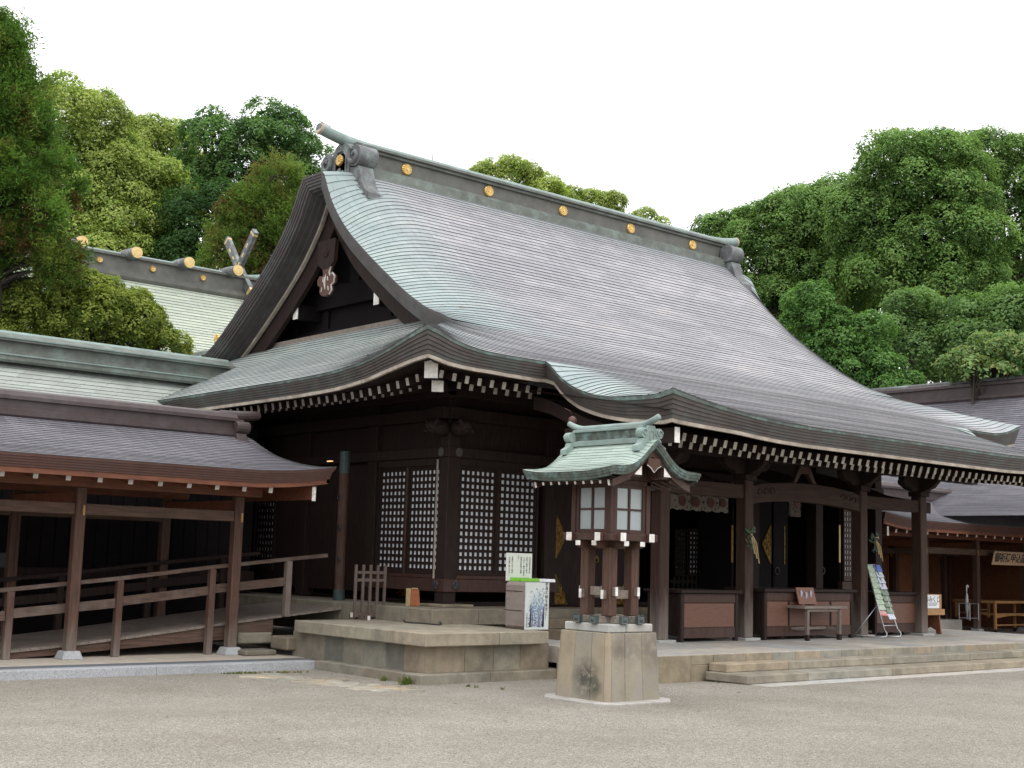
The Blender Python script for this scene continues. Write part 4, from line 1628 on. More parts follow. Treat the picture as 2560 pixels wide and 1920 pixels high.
M['curtain'] = mat('printed_curtain_cloth', (0.34, 0.29, 0.26), .9, .15, 6)
M['curtain_flower'] = mat('dark_red_print', (0.16, 0.075, 0.06), .9, .2, 8)
M['curtain_leaf'] = mat('dark_leaf_print', (0.06, 0.06, 0.055), .9, .2, 8)
cy_ = WY+.02
curtain('shrine_curtain', 'beige curtain printed with dark red flowers hanging over the left portico bay', 1676, 1822, 1197, 1272, cy_,
        [(1706, 1252, .105), (1741, 1255, .105), (1777, 1257, .105), (1692, 1216, .08), (1725, 1214, .08), (1760, 1217, .08), (1795, 1222, .08), (1808, 1258, .09)])
curtain('shrine_curtain', 'narrow strip of printed curtain hanging in the dark centre bay', 1973, 1999, 1217, 1290, cy_+.1, [(1980, 1235, .08), (1993, 1262, .08)])

# ------------------------------------------------------------------ portico
KY = 14.66
KP = [15.85, 17.98, 21.36, 23.39]
for x in KP:
    p_ = wood_box('portico_pillar', 'wood_pillar', hall, (x-.11, x+.11, KY-.11, KY+.11, .385, 3.06), bevel=.012)
    m_ = MB()
    m_.tint = rnd_tint(.95, 1.05)
    m_.box(x-.20, x+.20, KY-.20, KY+.20, .335, .387)
    m_.build('base_stone', 'stone_top', p_, bevel=.008)
    # boat-shaped bracket
    m_ = MB()
    m_.box(x-.15, x+.15, KY-.15, KY+.15, 3.06, 3.16)
    for s in (1,):
        m_.prism([(-.62, 3.42), (-.62, 3.34), (-.52, 3.26), (-.36, 3.22), (-.3, 3.16), (.3, 3.16), (.36, 3.22), (.52, 3.26), (.62, 3.34), (.62, 3.42)], (x, KY+.07, 0), (1, 0, 0), (0, 0, 1), .14)
    m_.prism([(-.45, 3.40), (-.45, 3.33), (-.3, 3.22), (-.14, 3.165), (.14, 3.165), (.3, 3.22), (.45, 3.33), (.45, 3.40)], (x-.06, KY, 0), (0, 1, 0), (0, 0, 1), .12)
    m_.build('bracket', 'wood_dark', p_, bevel=.01)
wood_box('portico_purlin', 'wood_dark', hall, (13.75, mir(13.75), KY-.08, KY+.08, 3.42, 3.60))
for a, b_ in ((KP[0], KP[1]), (KP[2], KP[3])):
    wood_box('tie_beam', 'wood_beam_dark', hall, (a+.11, b_-.11, KY-.07, KY+.07, 2.74, 2.98))
wood_box('tie_beam_end', 'wood_dark', hall, [(KP[3]+.11, KP[3]+.34, KY-.06, KY+.06, 2.74, 2.96), (KP[0]-.34, KP[0]-.11, KY-.06, KY+.06, 2.74, 2.96)])
# arched rainbow beam over the middle bay
m_ = MB()
xa, xb = KP[1]+.11, KP[2]-.11
n = 20
up_, lo_ = [], []
for i in range(n+1):
    f = i/n
    x = xa+(xb-xa)*f
    arch = math.sin(math.pi*f)**.7
    up_.append((x, 2.98+.12*arch))
    lo_.append((x, 2.66+.10*arch))
m_.prism(lo_+up_[::-1], (0, KY+.09, 0), (1, 0, 0), (0, 0, 1), .18)
rb = m_.build('rainbow_beam', 'wood_beam_dark', hall, bevel=.01)
m_ = MB()
for xs0, sg in ((xa+.08, 1), (xb-.08, -1)):
    for k in range(3):
        cx_, cz_ = xs0+sg*(.1+.17*k), 2.86+.02*k
        m_.tube([(cx_+sg*.085*(1-t/7)*math.cos(t), KY-.092, cz_+.085*(1-t/7)*math.sin(t)) for t in [i*.5 for i in range(11)]], .012, 5)
m_.build('carved_scroll', 'wood_dark', rb)
# frog-leg strut over the middle bay
m_ = MB()
m_.prism([(-.38, 3.1), (-.3, 3.16), (-.2, 3.34), (-.14, 3.42), (.14, 3.42), (.2, 3.34), (.3, 3.16), (.38, 3.1), (.24, 3.1), (.1, 3.28), (-.1, 3.28), (-.24, 3.1)], (CX, KY+.05, 0), (1, 0, 0), (0, 0, 1), .1)
m_.build('frog_leg_strut', 'wood_red', hall, bevel=.01)
# beams from the portico pillars back to the hall
for x in KP:
    m_ = MB()
    pts = [(x, KY+.1, 2.86), (x, KY+.8, 3.0), (x, KY+1.6, 3.28), (x, WY+.02, 3.5)]
    for a, b_ in zip(pts[:-1], pts[1:]):
        m_.bar(a, b_, .15, .22)
    m_.build('curved_link_beam', 'wood_dark', hall)
# bargeboards under the portico verge with white end
for sx in (1, -1):
    m_ = MB()
    ysq = [15.5, 15.1, 14.7, 14.3, 13.9, 13.5, 13.1, 12.75, 12.5]
    zt_ = [4.16, 4.06, 3.90, 3.74, 3.63, 3.56, 3.52, 3.50, 3.50]
    X0 = 13.78
    a = [(X0, y, z) for y, z in zip(ysq, zt_)]
    b_ = [(X0, y, z-.21) for y, z in zip(ysq, zt_)]
    m_.strip([[(x+.09, y, z) for x, y, z in a], a, b_, [(x+.09, y, z) for x, y, z in b_]])
    m_.m = 1
    m_.box(X0-.002, X0+.095, 12.485, 12.498, 3.285, 3.505)
    if sx < 0:
        m_.v = [(mir(p[0]), p[1], p[2]) for p in m_.v]
        m_.f = [tuple(reversed(q)) for q in m_.f]
    m_.build('portico_bargeboard', ['wood_dark', 'white'], hall)
# copper-shod post by the side door
p0, p1 = at(846, 1508, x=12.9), at(846, 1130, x=12.9)
PP = (12.9, p0.y)
m_ = MB()
m_.tube([(PP[0], PP[1], .62), (PP[0], PP[1], p1.z-.3)], .085, 12)
m_.m = 1
m_.tube([(PP[0], PP[1], p1.z-.38), (PP[0], PP[1], p1.z)], .092, 12)
m_.tube([(PP[0], PP[1], .60), (PP[0], PP[1], .98)], .10, 12)
post = m_.build('side_door_post', ['wood_post', 'copper_cap'], hall)
for py in (1242, 1318, 1398):
    c = at(846, py, x=12.8)
    m_ = MB()
    m_.tube([(12.80, c.y-.01+.035*math.sin(t), c.z+.045*math.cos(t)) for t in [i*math.pi/6 for i in range(13)]], .010, 5, caps=False)
    m_.build('iron_ring', 'iron', post)
# small lit lamp under the eaves by the post
m_ = MB()
c = at(825, 1153, x=12.95)
m_.box(c.x-.02, c.x+.02, c.y-.07, c.y+.07, c.z-.008, c.z+.008)
lm = bpy.data.materials.new('warm_lamp_tube')
lm.use_nodes = True
lb = lm.node_tree.nodes['Principled BSDF']
lb.inputs['Emission Color'].default_value = (1, .55, .2, 1)
lb.inputs['Emission Strength'].default_value = 1.2
M['lamp_tube'] = lm
m_.build('lamp_tube', 'lamp_tube', hall)
# small round knob with a hook by the portico
c = at(1431, 1052, y=13.9)
m_ = MB()
m_.tube([c+Vector((0, 0, -.06)), c+Vector((0, 0, -.055)), c+Vector((0, 0, -.03)), c, c+Vector((0, 0, .03)), c+Vector((0, 0, .055)), c+Vector((0, 0, .07))], [.02, .04, .06, .068, .06, .04, .012], 12)
m_.tube([c+Vector((0, 0, .06)), c+Vector((-.05, .0, .14)), c+Vector((-.13, .02, .17))], .006, 5)
m_.build('hanging_globe', 'copper_red', hall, smooth=True)

# foot of outdoor posts: rain splash has bleached the timber
def bleach(mname, z0, reach, amt):
    nt = M[mname].node_tree
    N, L = nt.nodes.new, nt.links.new
    pb4 = nt.nodes['Principled BSDF']
    src = pb4.inputs['Base Color'].links[0].from_socket
    ge = N('ShaderNodeNewGeometry')
    sp_ = N('ShaderNodeSeparateXYZ')
    L(ge.outputs['Position'], sp_.inputs[0])
    nz = N('ShaderNodeTexNoise')
    nz.inputs['Scale'].default_value = 7
    nz.inputs['Detail'].default_value = 5
    mpp = N('ShaderNodeMapping')
    mpp.inputs['Scale'].default_value = (3, 3, .35)
    L(ge.outputs['Position'], mpp.inputs['Vector'])
    L(mpp.outputs[0], nz.inputs['Vector'])
    ma = N('ShaderNodeMath')
    ma.operation = 'MULTIPLY_ADD'
    ma.inputs[1].default_value = -reach*1.2
    L(nz.outputs['Fac'], ma.inputs[0])
    L(sp_.outputs['Z'], ma.inputs[2])
    mr = N('ShaderNodeMapRange')
    mr.inputs['From Min'].default_value = z0+reach*.4
    mr.inputs['From Max'].default_value = z0-reach*.6
    mr.inputs['To Max'].default_value = amt
    L(ma.outputs[0], mr.inputs['Value'])
    mx = N('ShaderNodeMix')
    mx.data_type = 'RGBA'
    mx.inputs[7].default_value = (.20, .17, .15, 1)
    L(mr.outputs[0], mx.inputs[0])
    L(src, mx.inputs[6])
    L(mx.outputs[2], pb4.inputs['Base Color'])


bleach('wood_post', .0, .55, .7)
bleach('wood_pillar', .38, .8, .75)

# ================================================================== STANDING LANTERN
LX, LY = 11.25, 11.21
lan = thing('wooden_lantern', 'tall wooden lantern with green copper roof on a battered stone base in the gravel', 'lantern', (LX, LY, 0))


def octa(h, c):
    return [(-h, -h+c), (-h+c, -h), (h-c, -h), (h, -h+c), (h, h-c), (h-c, h), (-h+c, h), (-h, h-c)]


def frustum(m_, p0, z0, p1, z1, splits=True):
    n = len(p0)
    a = [(LX+u, LY+v, z0) for u, v in p0]
    b_ = [(LX+u, LY+v, z1) for u, v in p1]
    m_.add(a+b_, [tuple(range(n-1, -1, -1)), tuple(range(n, 2*n))]+[(i, (i+1) % n, (i+1) % n+n, i+n) for i in range(n)])


# paving slab sunk in the gravel round the foot, base of upright stones, neck
m_ = MB()
frustum(m_, octa(.62, .2), -.1, octa(.62, .2), .022)
m_.build('foot_slab', 'stone_top', lan, bevel=.008)
m_ = MB()
h0, h1 = .452, .415
for k in range(2):
    for s in (-1, 1):
        for a, b_ in ((-1, -.36), (-.36, .3), (.3, 1)):
            m_.tint = rnd_tint(.93, 1.06, .05)
            ca, cb_ = (a if a > -1 else -.86), (b_ if b_ < 1 else .86)

            def P(u, hh, z):
                q = (u*hh, s*hh)
                if k:
                    q = (s*hh, u*hh)
                return (LX+q[0], LY+q[1], z)
            dpt = .2

            def Pin(u, hh, z):
                q = (u*(hh-dpt), s*(hh-dpt))
                if k:
                    q = (s*(hh-dpt), u*(hh-dpt))
                return (LX+q[0], LY+q[1], z)
            g = .003
            ca += g if a > -1 else 0
            cb_ -= g if b_ < 1 else 0
            pts = [P(ca, h0, .01), P(cb_, h0, .01), Pin(cb_, h0, .01), Pin(ca, h0, .01), P(ca, h1, .785), P(cb_, h1, .785), Pin(cb_, h1, .785), Pin(ca, h1, .785)]
            m_.add(pts, [(0, 3, 2, 1), (4, 5, 6, 7), (0, 1, 5, 4), (1, 2, 6, 5), (2, 3, 7, 6), (3, 0, 4, 7)])
for sx in (-1, 1):
    for sy in (-1, 1):
        m_.tint = rnd_tint(.95, 1.06, .05)
        c = [(1, .86), (.97, .94), (.94, .97), (.86, 1)]
        lo_ = [(LX+sx*u*h0, LY+sy*v*h0, .01) for u, v in c]+[(LX+sx*.6*h0, LY+sy*.6*h0, .01)]
        hi_ = [(LX+sx*u*h1, LY+sy*v*h1, .785) for u, v in c]+[(LX+sx*.6*h1, LY+sy*.6*h1, .785)]
        m_.add(lo_+hi_, [(0, 1, 6, 5), (1, 2, 7, 6), (2, 3, 8, 7), (3, 4, 9, 8), (4, 0, 5, 9), (5, 6, 7, 8, 9)])
m_.tint = (1, 1, 1)
m_.box(LX-.3, LX+.3, LY-.3, LY+.3, .0, .786)
M['stone_base'] = mat('stained_lantern_stone', (0.275, 0.24, 0.178), 0.85, 0.2, 3.5, tint=True, bump=0.2, bscale=40, stain=(0.215, 0.197, 0.178), stain_scale=1.7, stain_amt=0.9)
nt = M['stone_base'].node_tree
N, L = nt.nodes.new, nt.links.new
pb4 = nt.nodes['Principled BSDF']
src = pb4.inputs['Base Color'].links[0].from_socket
geo = N('ShaderNodeTexCoord')
for (cx_, cy_, cz_, rad_, colr_, amt) in ((-.44, -.10, .26, .22, (.06, .055, .046), .62), (-.44, -.24, .17, .12, (.07, .072, .05), .6), (-.1, -.44, .62, .22, (.19, .165, .14), .6), (.3, -.44, .6, .25, (.16, .135, .115), .6), (-.25, -.44, .60, .12, (.15, .13, .10), .6)):
    vs = N('ShaderNodeVectorMath')
    vs.operation = 'DISTANCE'
    vs.inputs[1].default_value = (cx_, cy_, cz_)
    nn = N('ShaderNodeTexNoise')
    nn.inputs['Scale'].default_value = 9
    nn.inputs['Detail'].default_value = 6
    nn.inputs['Roughness'].default_value = .7
    L(geo.outputs['Object'], nn.inputs['Vector'])
    L(geo.outputs['Object'], vs.inputs[0])
    mr = N('ShaderNodeMapRange')
    mr.inputs['From Min'].default_value = rad_*1.25
    mr.inputs['From Max'].default_value = rad_*.35
    mr.inputs['To Max'].default_value = 1.5
    L(vs.outputs['Value'], mr.inputs['Value'])
    ml = N('ShaderNodeMath')
    ml.operation = 'MULTIPLY'
    ml.use_clamp = True
    L(mr.outputs[0], ml.inputs[0])
    sb_ = N('ShaderNodeMapRange')
    sb_.inputs['From Min'].default_value = .33
    sb_.inputs['From Max'].default_value = .52
    sb_.inputs['To Max'].default_value = amt
    L(nn.outputs['Fac'], sb_.inputs['Value'])
    L(sb_.outputs[0], ml.inputs[1])
    mx = N('ShaderNodeMix')
    mx.data_type = 'RGBA'
    mx.inputs[7].default_value = (*colr_, 1)
    L(ml.outputs[0], mx.inputs[0])
    L(src, mx.inputs[6])
    src = mx.outputs[2]
L(src, pb4.inputs['Base Color'])
m_.build('stone_base', 'stone_base', lan, bevel=.006)
m_ = MB()
for i, (a, b_) in enumerate(((-.37, -.08), (-.075, .37))):
    m_.tint = rnd_tint(.95, 1.05)
    m_.box(LX+a, LX+b_, LY-.37, LY+.37, .788, .885)
m_.build('stone_neck', 'stone_top', lan, bevel=.012)
# dark fungus stain on the base: a shape of its own
m_ = MB()
for (u, z, ru, rz) in ((-.0, .30, .06, .09), (-.03, .23, .05, .10), (.05, .2, .05, .06), (.09, .16, .04, .04), (.02, .36, .04, .04)):
    pass
# foot frame with copper caps
m_ = MB()
for s in (-.135, .135):
    m_.box(LX-.40, LX+.40, LY+s-.05, LY+s+.05, .887, .970)
    m_.box(LX+s-.05, LX+s+.05, LY-.40, LY-.186, .887, .9695)
    m_.box(LX+s-.05, LX+s+.05, LY-.0845, LY+.0845, .887, .9695)
    m_.box(LX+s-.05, LX+s+.05, LY+.186, LY+.40, .887, .9695)
ff = m_.build('foot_frame', 'wood_grey', lan, bevel=.006)
m_ = MB()


def cap(m_, c, ax, w, z0, z1):
    """copper shoe with a raised diagonal cross"""
    c, ax = Vector(c), Vector(ax)
    s = ax.cross(Vector((0, 0, 1)))
    hw = w/2
    P = lambda d, u, z: c+ax*d+s*u+Vector((0, 0, z))
    v = [P(-.05, -hw, z0), P(-.05, hw, z0), P(-.05, hw, z1), P(-.05, -hw, z1), P(.004, -hw, z0), P(.004, hw, z0), P(.004, hw, z1), P(.004, -hw, z1),
         P(-.004, -hw+.012, z0+.012), P(-.004, hw-.012, z0+.012), P(-.004, hw-.012, z1-.012), P(-.004, -hw+.012, z1-.012), P(.012, 0, (z0+z1)/2)]
    m_.add(v, [(0, 1, 5, 4), (1, 2, 6, 5), (2, 3, 7, 6), (3, 0, 4, 7), (4, 5, 9, 8), (5, 6, 10, 9), (6, 7, 11, 10), (7, 4, 8, 11), (8, 9, 12), (9, 10, 12), (10, 11, 12), (11, 8, 12)])


for s in (-.135, .135):
    for sg in (-1, 1):
        cap(m_, (LX+sg*.402, LY+s, 0), (sg, 0, 0), .108, .886, .976)
        cap(m_, (LX+s, LY+sg*.402, 0), (0, sg, 0), .108, .886, .976)
m_.build('copper_shoe', 'copper_cap', ff)
# four posts, crossing rails with white ends
for sx in (-1, 1):
    for sy in (-1, 1):
        cx_, cy2 = LX+sx*.183, LY+sy*.183
        wood_box('leg', 'wood_post', lan, (cx_-.065, cx_+.065, cy2-.065, cy2+.065, .971, 1.765), bevel=.008)
m_ = MB()
for s in (-.183, .183):
    m_.box(LX-.30, LX+.30, LY+s-.018, LY+s+.018, 1.17, 1.27)
    m_.box(LX+s-.018, LX+s+.018, LY-.30, LY+.30, 1.205, 1.305)
m_.m = 1
for s in (-.183, .183):
    for sg in (-1, 1):
        m_.box(LX+sg*.303-.003, LX+sg*.303+.003, LY+s-.019, LY+s+.019, 1.169, 1.271)
        m_.box(LX+s-.019, LX+s+.019, LY+sg*.303-.003, LY+sg*.303+.003, 1.204, 1.306)
m_.build('crossing_rail', ['wood_grey', 'white'], lan)
# bracket tiers with white ends
for nm, ext, off, z0, z1, w in (('lower_bracket', .40, .135, 1.765, 1.836, .075), ('upper_bracket', .45, .24, 1.838, 1.93, .085)):
    m_ = MB()
    for s in (-off, off):
        if nm[0] == 'l':      # rounded undersides
            prof = [(-ext, z1), (-ext, z0+.02), (-ext+.03, z0), (-ext+.1, z0-.012), (ext-.1, z0-.012), (ext-.03, z0), (ext, z0+.02), (ext, z1)]
            m_.prism(prof, (LX, LY+s+w/2, 0), (1, 0, 0), (0, 0, 1), w)
            m_.prism(prof, (LX+s-w/2, LY, 0), (0, 1, 0), (0, 0, 1), w)
        else:
            m_.box(LX-ext, LX+ext, LY+s-w/2, LY+s+w/2, z0, z1)
            m_.box(LX+s-w/2, LX+s+w/2, LY-ext, LY+ext, z0+.001, z1+.001)
    m_.m = 1
    for s in (-off, off):
        for sg in (-1, 1):
            zz0 = z0+.018 if nm[0] == 'l' else z0
            m_.box(LX+sg*(ext+.003)-.004, LX+sg*(ext+.003)+.004, LY+s-w/2-.003, LY+s+w/2+.003, zz0-.002, z1+.002)
            m_.box(LX+s-w/2-.003, LX+s+w/2+.003, LY+sg*(ext+.003)-.004, LY+sg*(ext+.003)+.004, zz0-.001, z1+.003)
    m_.build(nm, ['wood_post', 'white'], lan, bevel=.004)
wood_box('platform', 'wood_red', lan, (LX-.40, LX+.40, LY-.40, LY+.40, 1.842, 1.926))
# light box: corner posts, frosted panes with a cross bar
for sx in (-1, 1):
    for sy in (-1, 1):
        wood_box('corner_post', 'wood_red', lan, (LX+sx*.30-.035, LX+sx*.30+.035, LY+sy*.30-.035, LY+sy*.30+.035, 1.927, 2.60), bevel=.005)
wood_box('head_rail', 'wood_red', lan, (LX-.335, LX+.335, LY-.335, LY+.335, 2.50, 2.56))
for k, (ux, nr) in enumerate((((1, 0, 0), (0, -1, 0)), ((0, -1, 0), (-1, 0, 0)), ((0, 1, 0), (1, 0, 0)), ((-1, 0, 0), (0, 1, 0)))):
    ux, nr = Vector(ux), Vector(nr)
    c = Vector((LX, LY, 0))+nr*.30
    m_ = MB()
    for (u0, u1, z0, z1, d) in ((-.262, -.215, 1.93, 2.498, .02), (.215, .262, 1.93, 2.498, .02), (-.214, .214, 1.93, 1.975, .019), (-.214, .214, 2.46, 2.498, .019), (-.016, .016, 1.976, 2.459, .012), (-.214, .214, 2.20, 2.222, .014)):
        p = [c+ux*u+nr*dd+Vector((0, 0, z)) for dd in (-.02, d) for (u, z) in ((u0, z0), (u1, z0), (u1, z1), (u0, z1))]
        m_.add(p, [(0, 3, 2, 1), (4, 5, 6, 7), (0, 1, 5, 4), (1, 2, 6, 5), (2, 3, 7, 6), (3, 0, 4, 7)])
    w_ = m_.build('window', 'wood_red', lan)
    m_ = MB()
    p = [c+ux*u+nr*dd+Vector((0, 0, z)) for dd in (-.012, -.004) for (u, z) in ((-.22, 1.97), (.22, 1.97), (.22, 2.47), (-.22, 2.47))]
    m_.add(p, [(0, 3, 2, 1), (4, 5, 6, 7), (0, 1, 5, 4), (1, 2, 6, 5), (2, 3, 7, 6), (3, 0, 4, 7)])
    m_.build('pane', 'frost', w_)

# roof of the lantern: curved gable, ridge along y
lr = bpy.data.objects.new('lantern_roof', None)
COL.objects.link(lr)
lr.parent = lan


def lz(u):
    u = abs(u)
    return interp(u, [0, .1, .25, .42, .60, .76], [3.03, 2.97, 2.85, 2.74, 2.665, 2.62])


LY0, LY1 = 10.46, 11.96


def lprof(u, y):
    """height: verge rolls down towards the gable ends, eaves turn up at the corners"""
    t = min(y-LY0, LY1-y)
    k = max(0, 1-t/.30)
    roll = .055*k*k*math.sin(math.pi*min(1, (abs(u)+.05)/.72))
    up_ = .045*max(0, 1-t/.5)**2*(abs(u)/.76)**2
    return lz(u)-roll+up_


yl = [LY0+(LY1-LY0)*f for f in (0, .03, .07, .11, .16, .22, .3, .4, .5, .6, .7, .78, .84, .89, .93, .97, 1)]
m_ = MB()
us = ysteps(0.001, .76, lz, .062)
for sg in (-1, 1):
    shingles(m_, [[(LX+sg*u, y, lprof(u, y)) for y in (yl if sg < 0 else yl[::-1])] for u in us], lambda p: .2, lip=.007)
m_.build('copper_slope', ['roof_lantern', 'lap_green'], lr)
m_ = MB()
uu_ = [-.76+1.52*i/40 for i in range(41)]
per = [(LX-.76, y, lprof(.76, y)) for y in yl[::-1]]
gab = [(LX+u, LY0, lprof(u, LY0)) for u in uu_]
gab2 = [(LX+u, LY1, lprof(u, LY1)) for u in uu_]
pth = per+gab[1:-1]+[(LX+.76, y, lprof(.76, y)) for y in yl]+gab2[::-1][1:-1]
pth.append(pth[0])
ou = [Vector((-1, 0, 0))]*(len(per)-1)+[Vector((-1, -1, 0))]+[Vector((0, -1, 0))]*(len(gab)-2)+[Vector((1, -1, 0))]+[Vector((1, 0, 0))]*(len(yl)-2)+[Vector((1, 1, 0))]+[Vector((0, 1, 0))]*(len(gab2)-2)+[Vector((-1, 1, 0))]
ou[0] = Vector((-1, 1, 0))
rows = []
for i, dz in ((0, 0), (.002, -.03), (.008, -.033), (.012, -.06), (.02, -.063), (.028, -.095), (.06, -.10), (.12, -.102)):
    rows.append([Vector(p)-Vector(o)*i+Vector((0, 0, dz)) for p, o in zip(pth, ou)])
m_.strip(rows)
M['lantern_edge'] = mat('blue_green_copper_edge', (0.075, 0.088, 0.075), .6, .55, 12, stain=(0.15, 0.24, 0.23), stain_scale=9, stain_amt=.8)
m_.build('copper_edge', 'lantern_edge', lr)
# underside boarding, rafters with white ends, gable boards
m_ = MB()
m_.strip([[(LX+u, y, lz(u)-.105) for u in uu_[1:-1]] for y in (LY0+.05, LY1-.05)])
m_.build('underside', 'wood_red', lr)
for i in range(10):
    y = LY0+.13+(LY1-LY0-.26)*i/9
    for sg in (-1, 1):
        m_ = MB()
        e_ = i in (0, 9)
        m_.bar((LX+sg*.665, y, 2.497 if not e_ else 2.487), (LX+sg*.34, y, 2.575), .034, .036 if not e_ else .066, end=1)
        m_.build('rafter', ['wood_red', 'white'], lr)
for y0_, sg in ((LY0+.10, -1), (LY1-.10, 1)):
    m_ = MB()
    a = [(LX+u*.86, lz(u*.86)-.12) for u in uu_]
    b_ = [(x, z-.085) for x, z in a]
    poly = a+b_[::-1]
    m_.prism([(x-LX, z) for x, z in poly][::-1], (LX, y0_+.02, 0), (1, 0, 0), (0, 0, 1), .04)
    m_.build('bargeboard', 'wood_red', lr)
    # pendant and white triangular ends of the purlins
    m_ = MB()
    pd_ = [(-.10, 2.80), (-.115, 2.72), (-.06, 2.695), (0, 2.64), (.06, 2.695), (.115, 2.72), (.10, 2.80)]
    m_.prism(pd_, (LX, y0_+sg*.02, 0), (1, 0, 0), (0, 0, 1), .035)
    o_ = m_.build('gable_pendant', 'wood_post', lr, bevel=.006)
    m_ = MB()
    m_.tube([(LX+u, y0_+sg*.045, z) for u, z in pd_[1:-1]], .007, 5)
    m_.build('carved_rim', 'white', o_)
    for s in (-1, 1):
        m_ = MB()
        m_.box(LX+s*.24-.06, LX+s*.24+.06, min(y0_, y0_-sg*.2), max(y0_, y0_-sg*.2), 2.58, 2.70)
        m_.m = 1
        tri = [(s*.19, 2.60), (s*.31, 2.60), (s*.19, 2.705)]
        m_.prism(tri if s > 0 else tri[::-1], (LX, y0_+sg*.024, 0), (1, 0, 0), (0, 0, 1), .006)
        m_.build('purlin_end', ['wood_red', 'white'], lr)
wood_box('gable_panel', 'wood_red', lr, (LX-.30, LX+.30, LY-.33, LY+.33, 2.561, 2.78))
# ridge with scrolled ends
m_ = MB()
pf = [(-.09, 2.97), (-.11, 3.0), (-.11, 3.045), (-.08, 3.05), (-.075, 3.05), (-.075, 3.155), (-.095, 3.16), (-.095, 3.185), (-.05, 3.20)]
pf = pf+[(-u, z) for u, z in pf[::-1]]
rr = [[(LX+u, y, z) for u, z in pf] for y in (LY0+.14, LY1-.14)]
m_.strip(rr)
for q in rr:
    m_.add(q, [tuple(range(len(q)))])
m_.build('ridge', 'lantern_edge', lr)
m_ = MB()
for z0_, z1_, w_ in ((2.985, 3.048, .114), (3.157, 3.188, .099)):
    m_.box(LX-w_, LX+w_, LY0+.16, LY1-.16, z0_, z1_)
m_.build('ridge_band', 'verdigris', lr, bevel=.004)
m_ = MB()
pts, rad = [], []
for i in range(31):
    y = LY0-.01+(LY1-LY0+.02)*i/30
    e_ = max(0, 1-min(y-LY0+.01, LY1+.01-y)/.28)
    pts.append((LX, y, 3.205+.085*e_**1.6))
    rad.append(.042-.006*e_)
m_.tube(pts, rad, 10)
m_.build('ridge_roll', 'verdigris', lr, smooth=True)
for yy, sg in ((LY0+.14, -1), (LY1-.14, 1)):
    m_ = MB()
    m_.prism([(-.085, 2.97), (.085, 2.97), (.09, 3.12), (.05, 3.19), (-.05, 3.19), (-.09, 3.12)], (LX, yy+.02, 0), (1, 0, 0), (0, 0, 1), .06)
    for s in (-1, 1):
        c = (LX+s*.125, yy, 3.10)
        m_.tube([(c[0], yy-.05, c[2]), (c[0], yy+.05, c[2])], [.062, .062], 14)
        m_.tube([(c[0]+s*.05*(1-t/8)*math.cos(t), yy+sg*.055, c[2]+.05*(1-t/8)*math.sin(t)) for t in [i*.55 for i in range(13)]], .012, 5)
        ft = [(.08, 3.06), (.15, 3.03), (.17, 2.98), (.24, 2.94), (.24, 2.88), (.17, 2.88), (.08, 2.97)]
        ft = [(s*u, z) for u, z in ft]
        m_.prism(ft if s < 0 else ft[::-1], (LX, yy+.045, 0), (1, 0, 0), (0, 0, 1), .09)
    m_.tube([(LX-.03, yy+sg*.045, 3.02), (LX-.03, yy+sg*.045, 3.12), (LX+.03, yy+sg*.045, 3.12), (LX+.03, yy+sg*.045, 3.02), (LX-.03, yy+sg*.045, 3.02)], .007, 5)
    m_.build('ridge_end_ornament', 'verdigris', lr, bevel=.004)

# ================================================================== COVERED WALKWAYS (left one, and its twin far right)


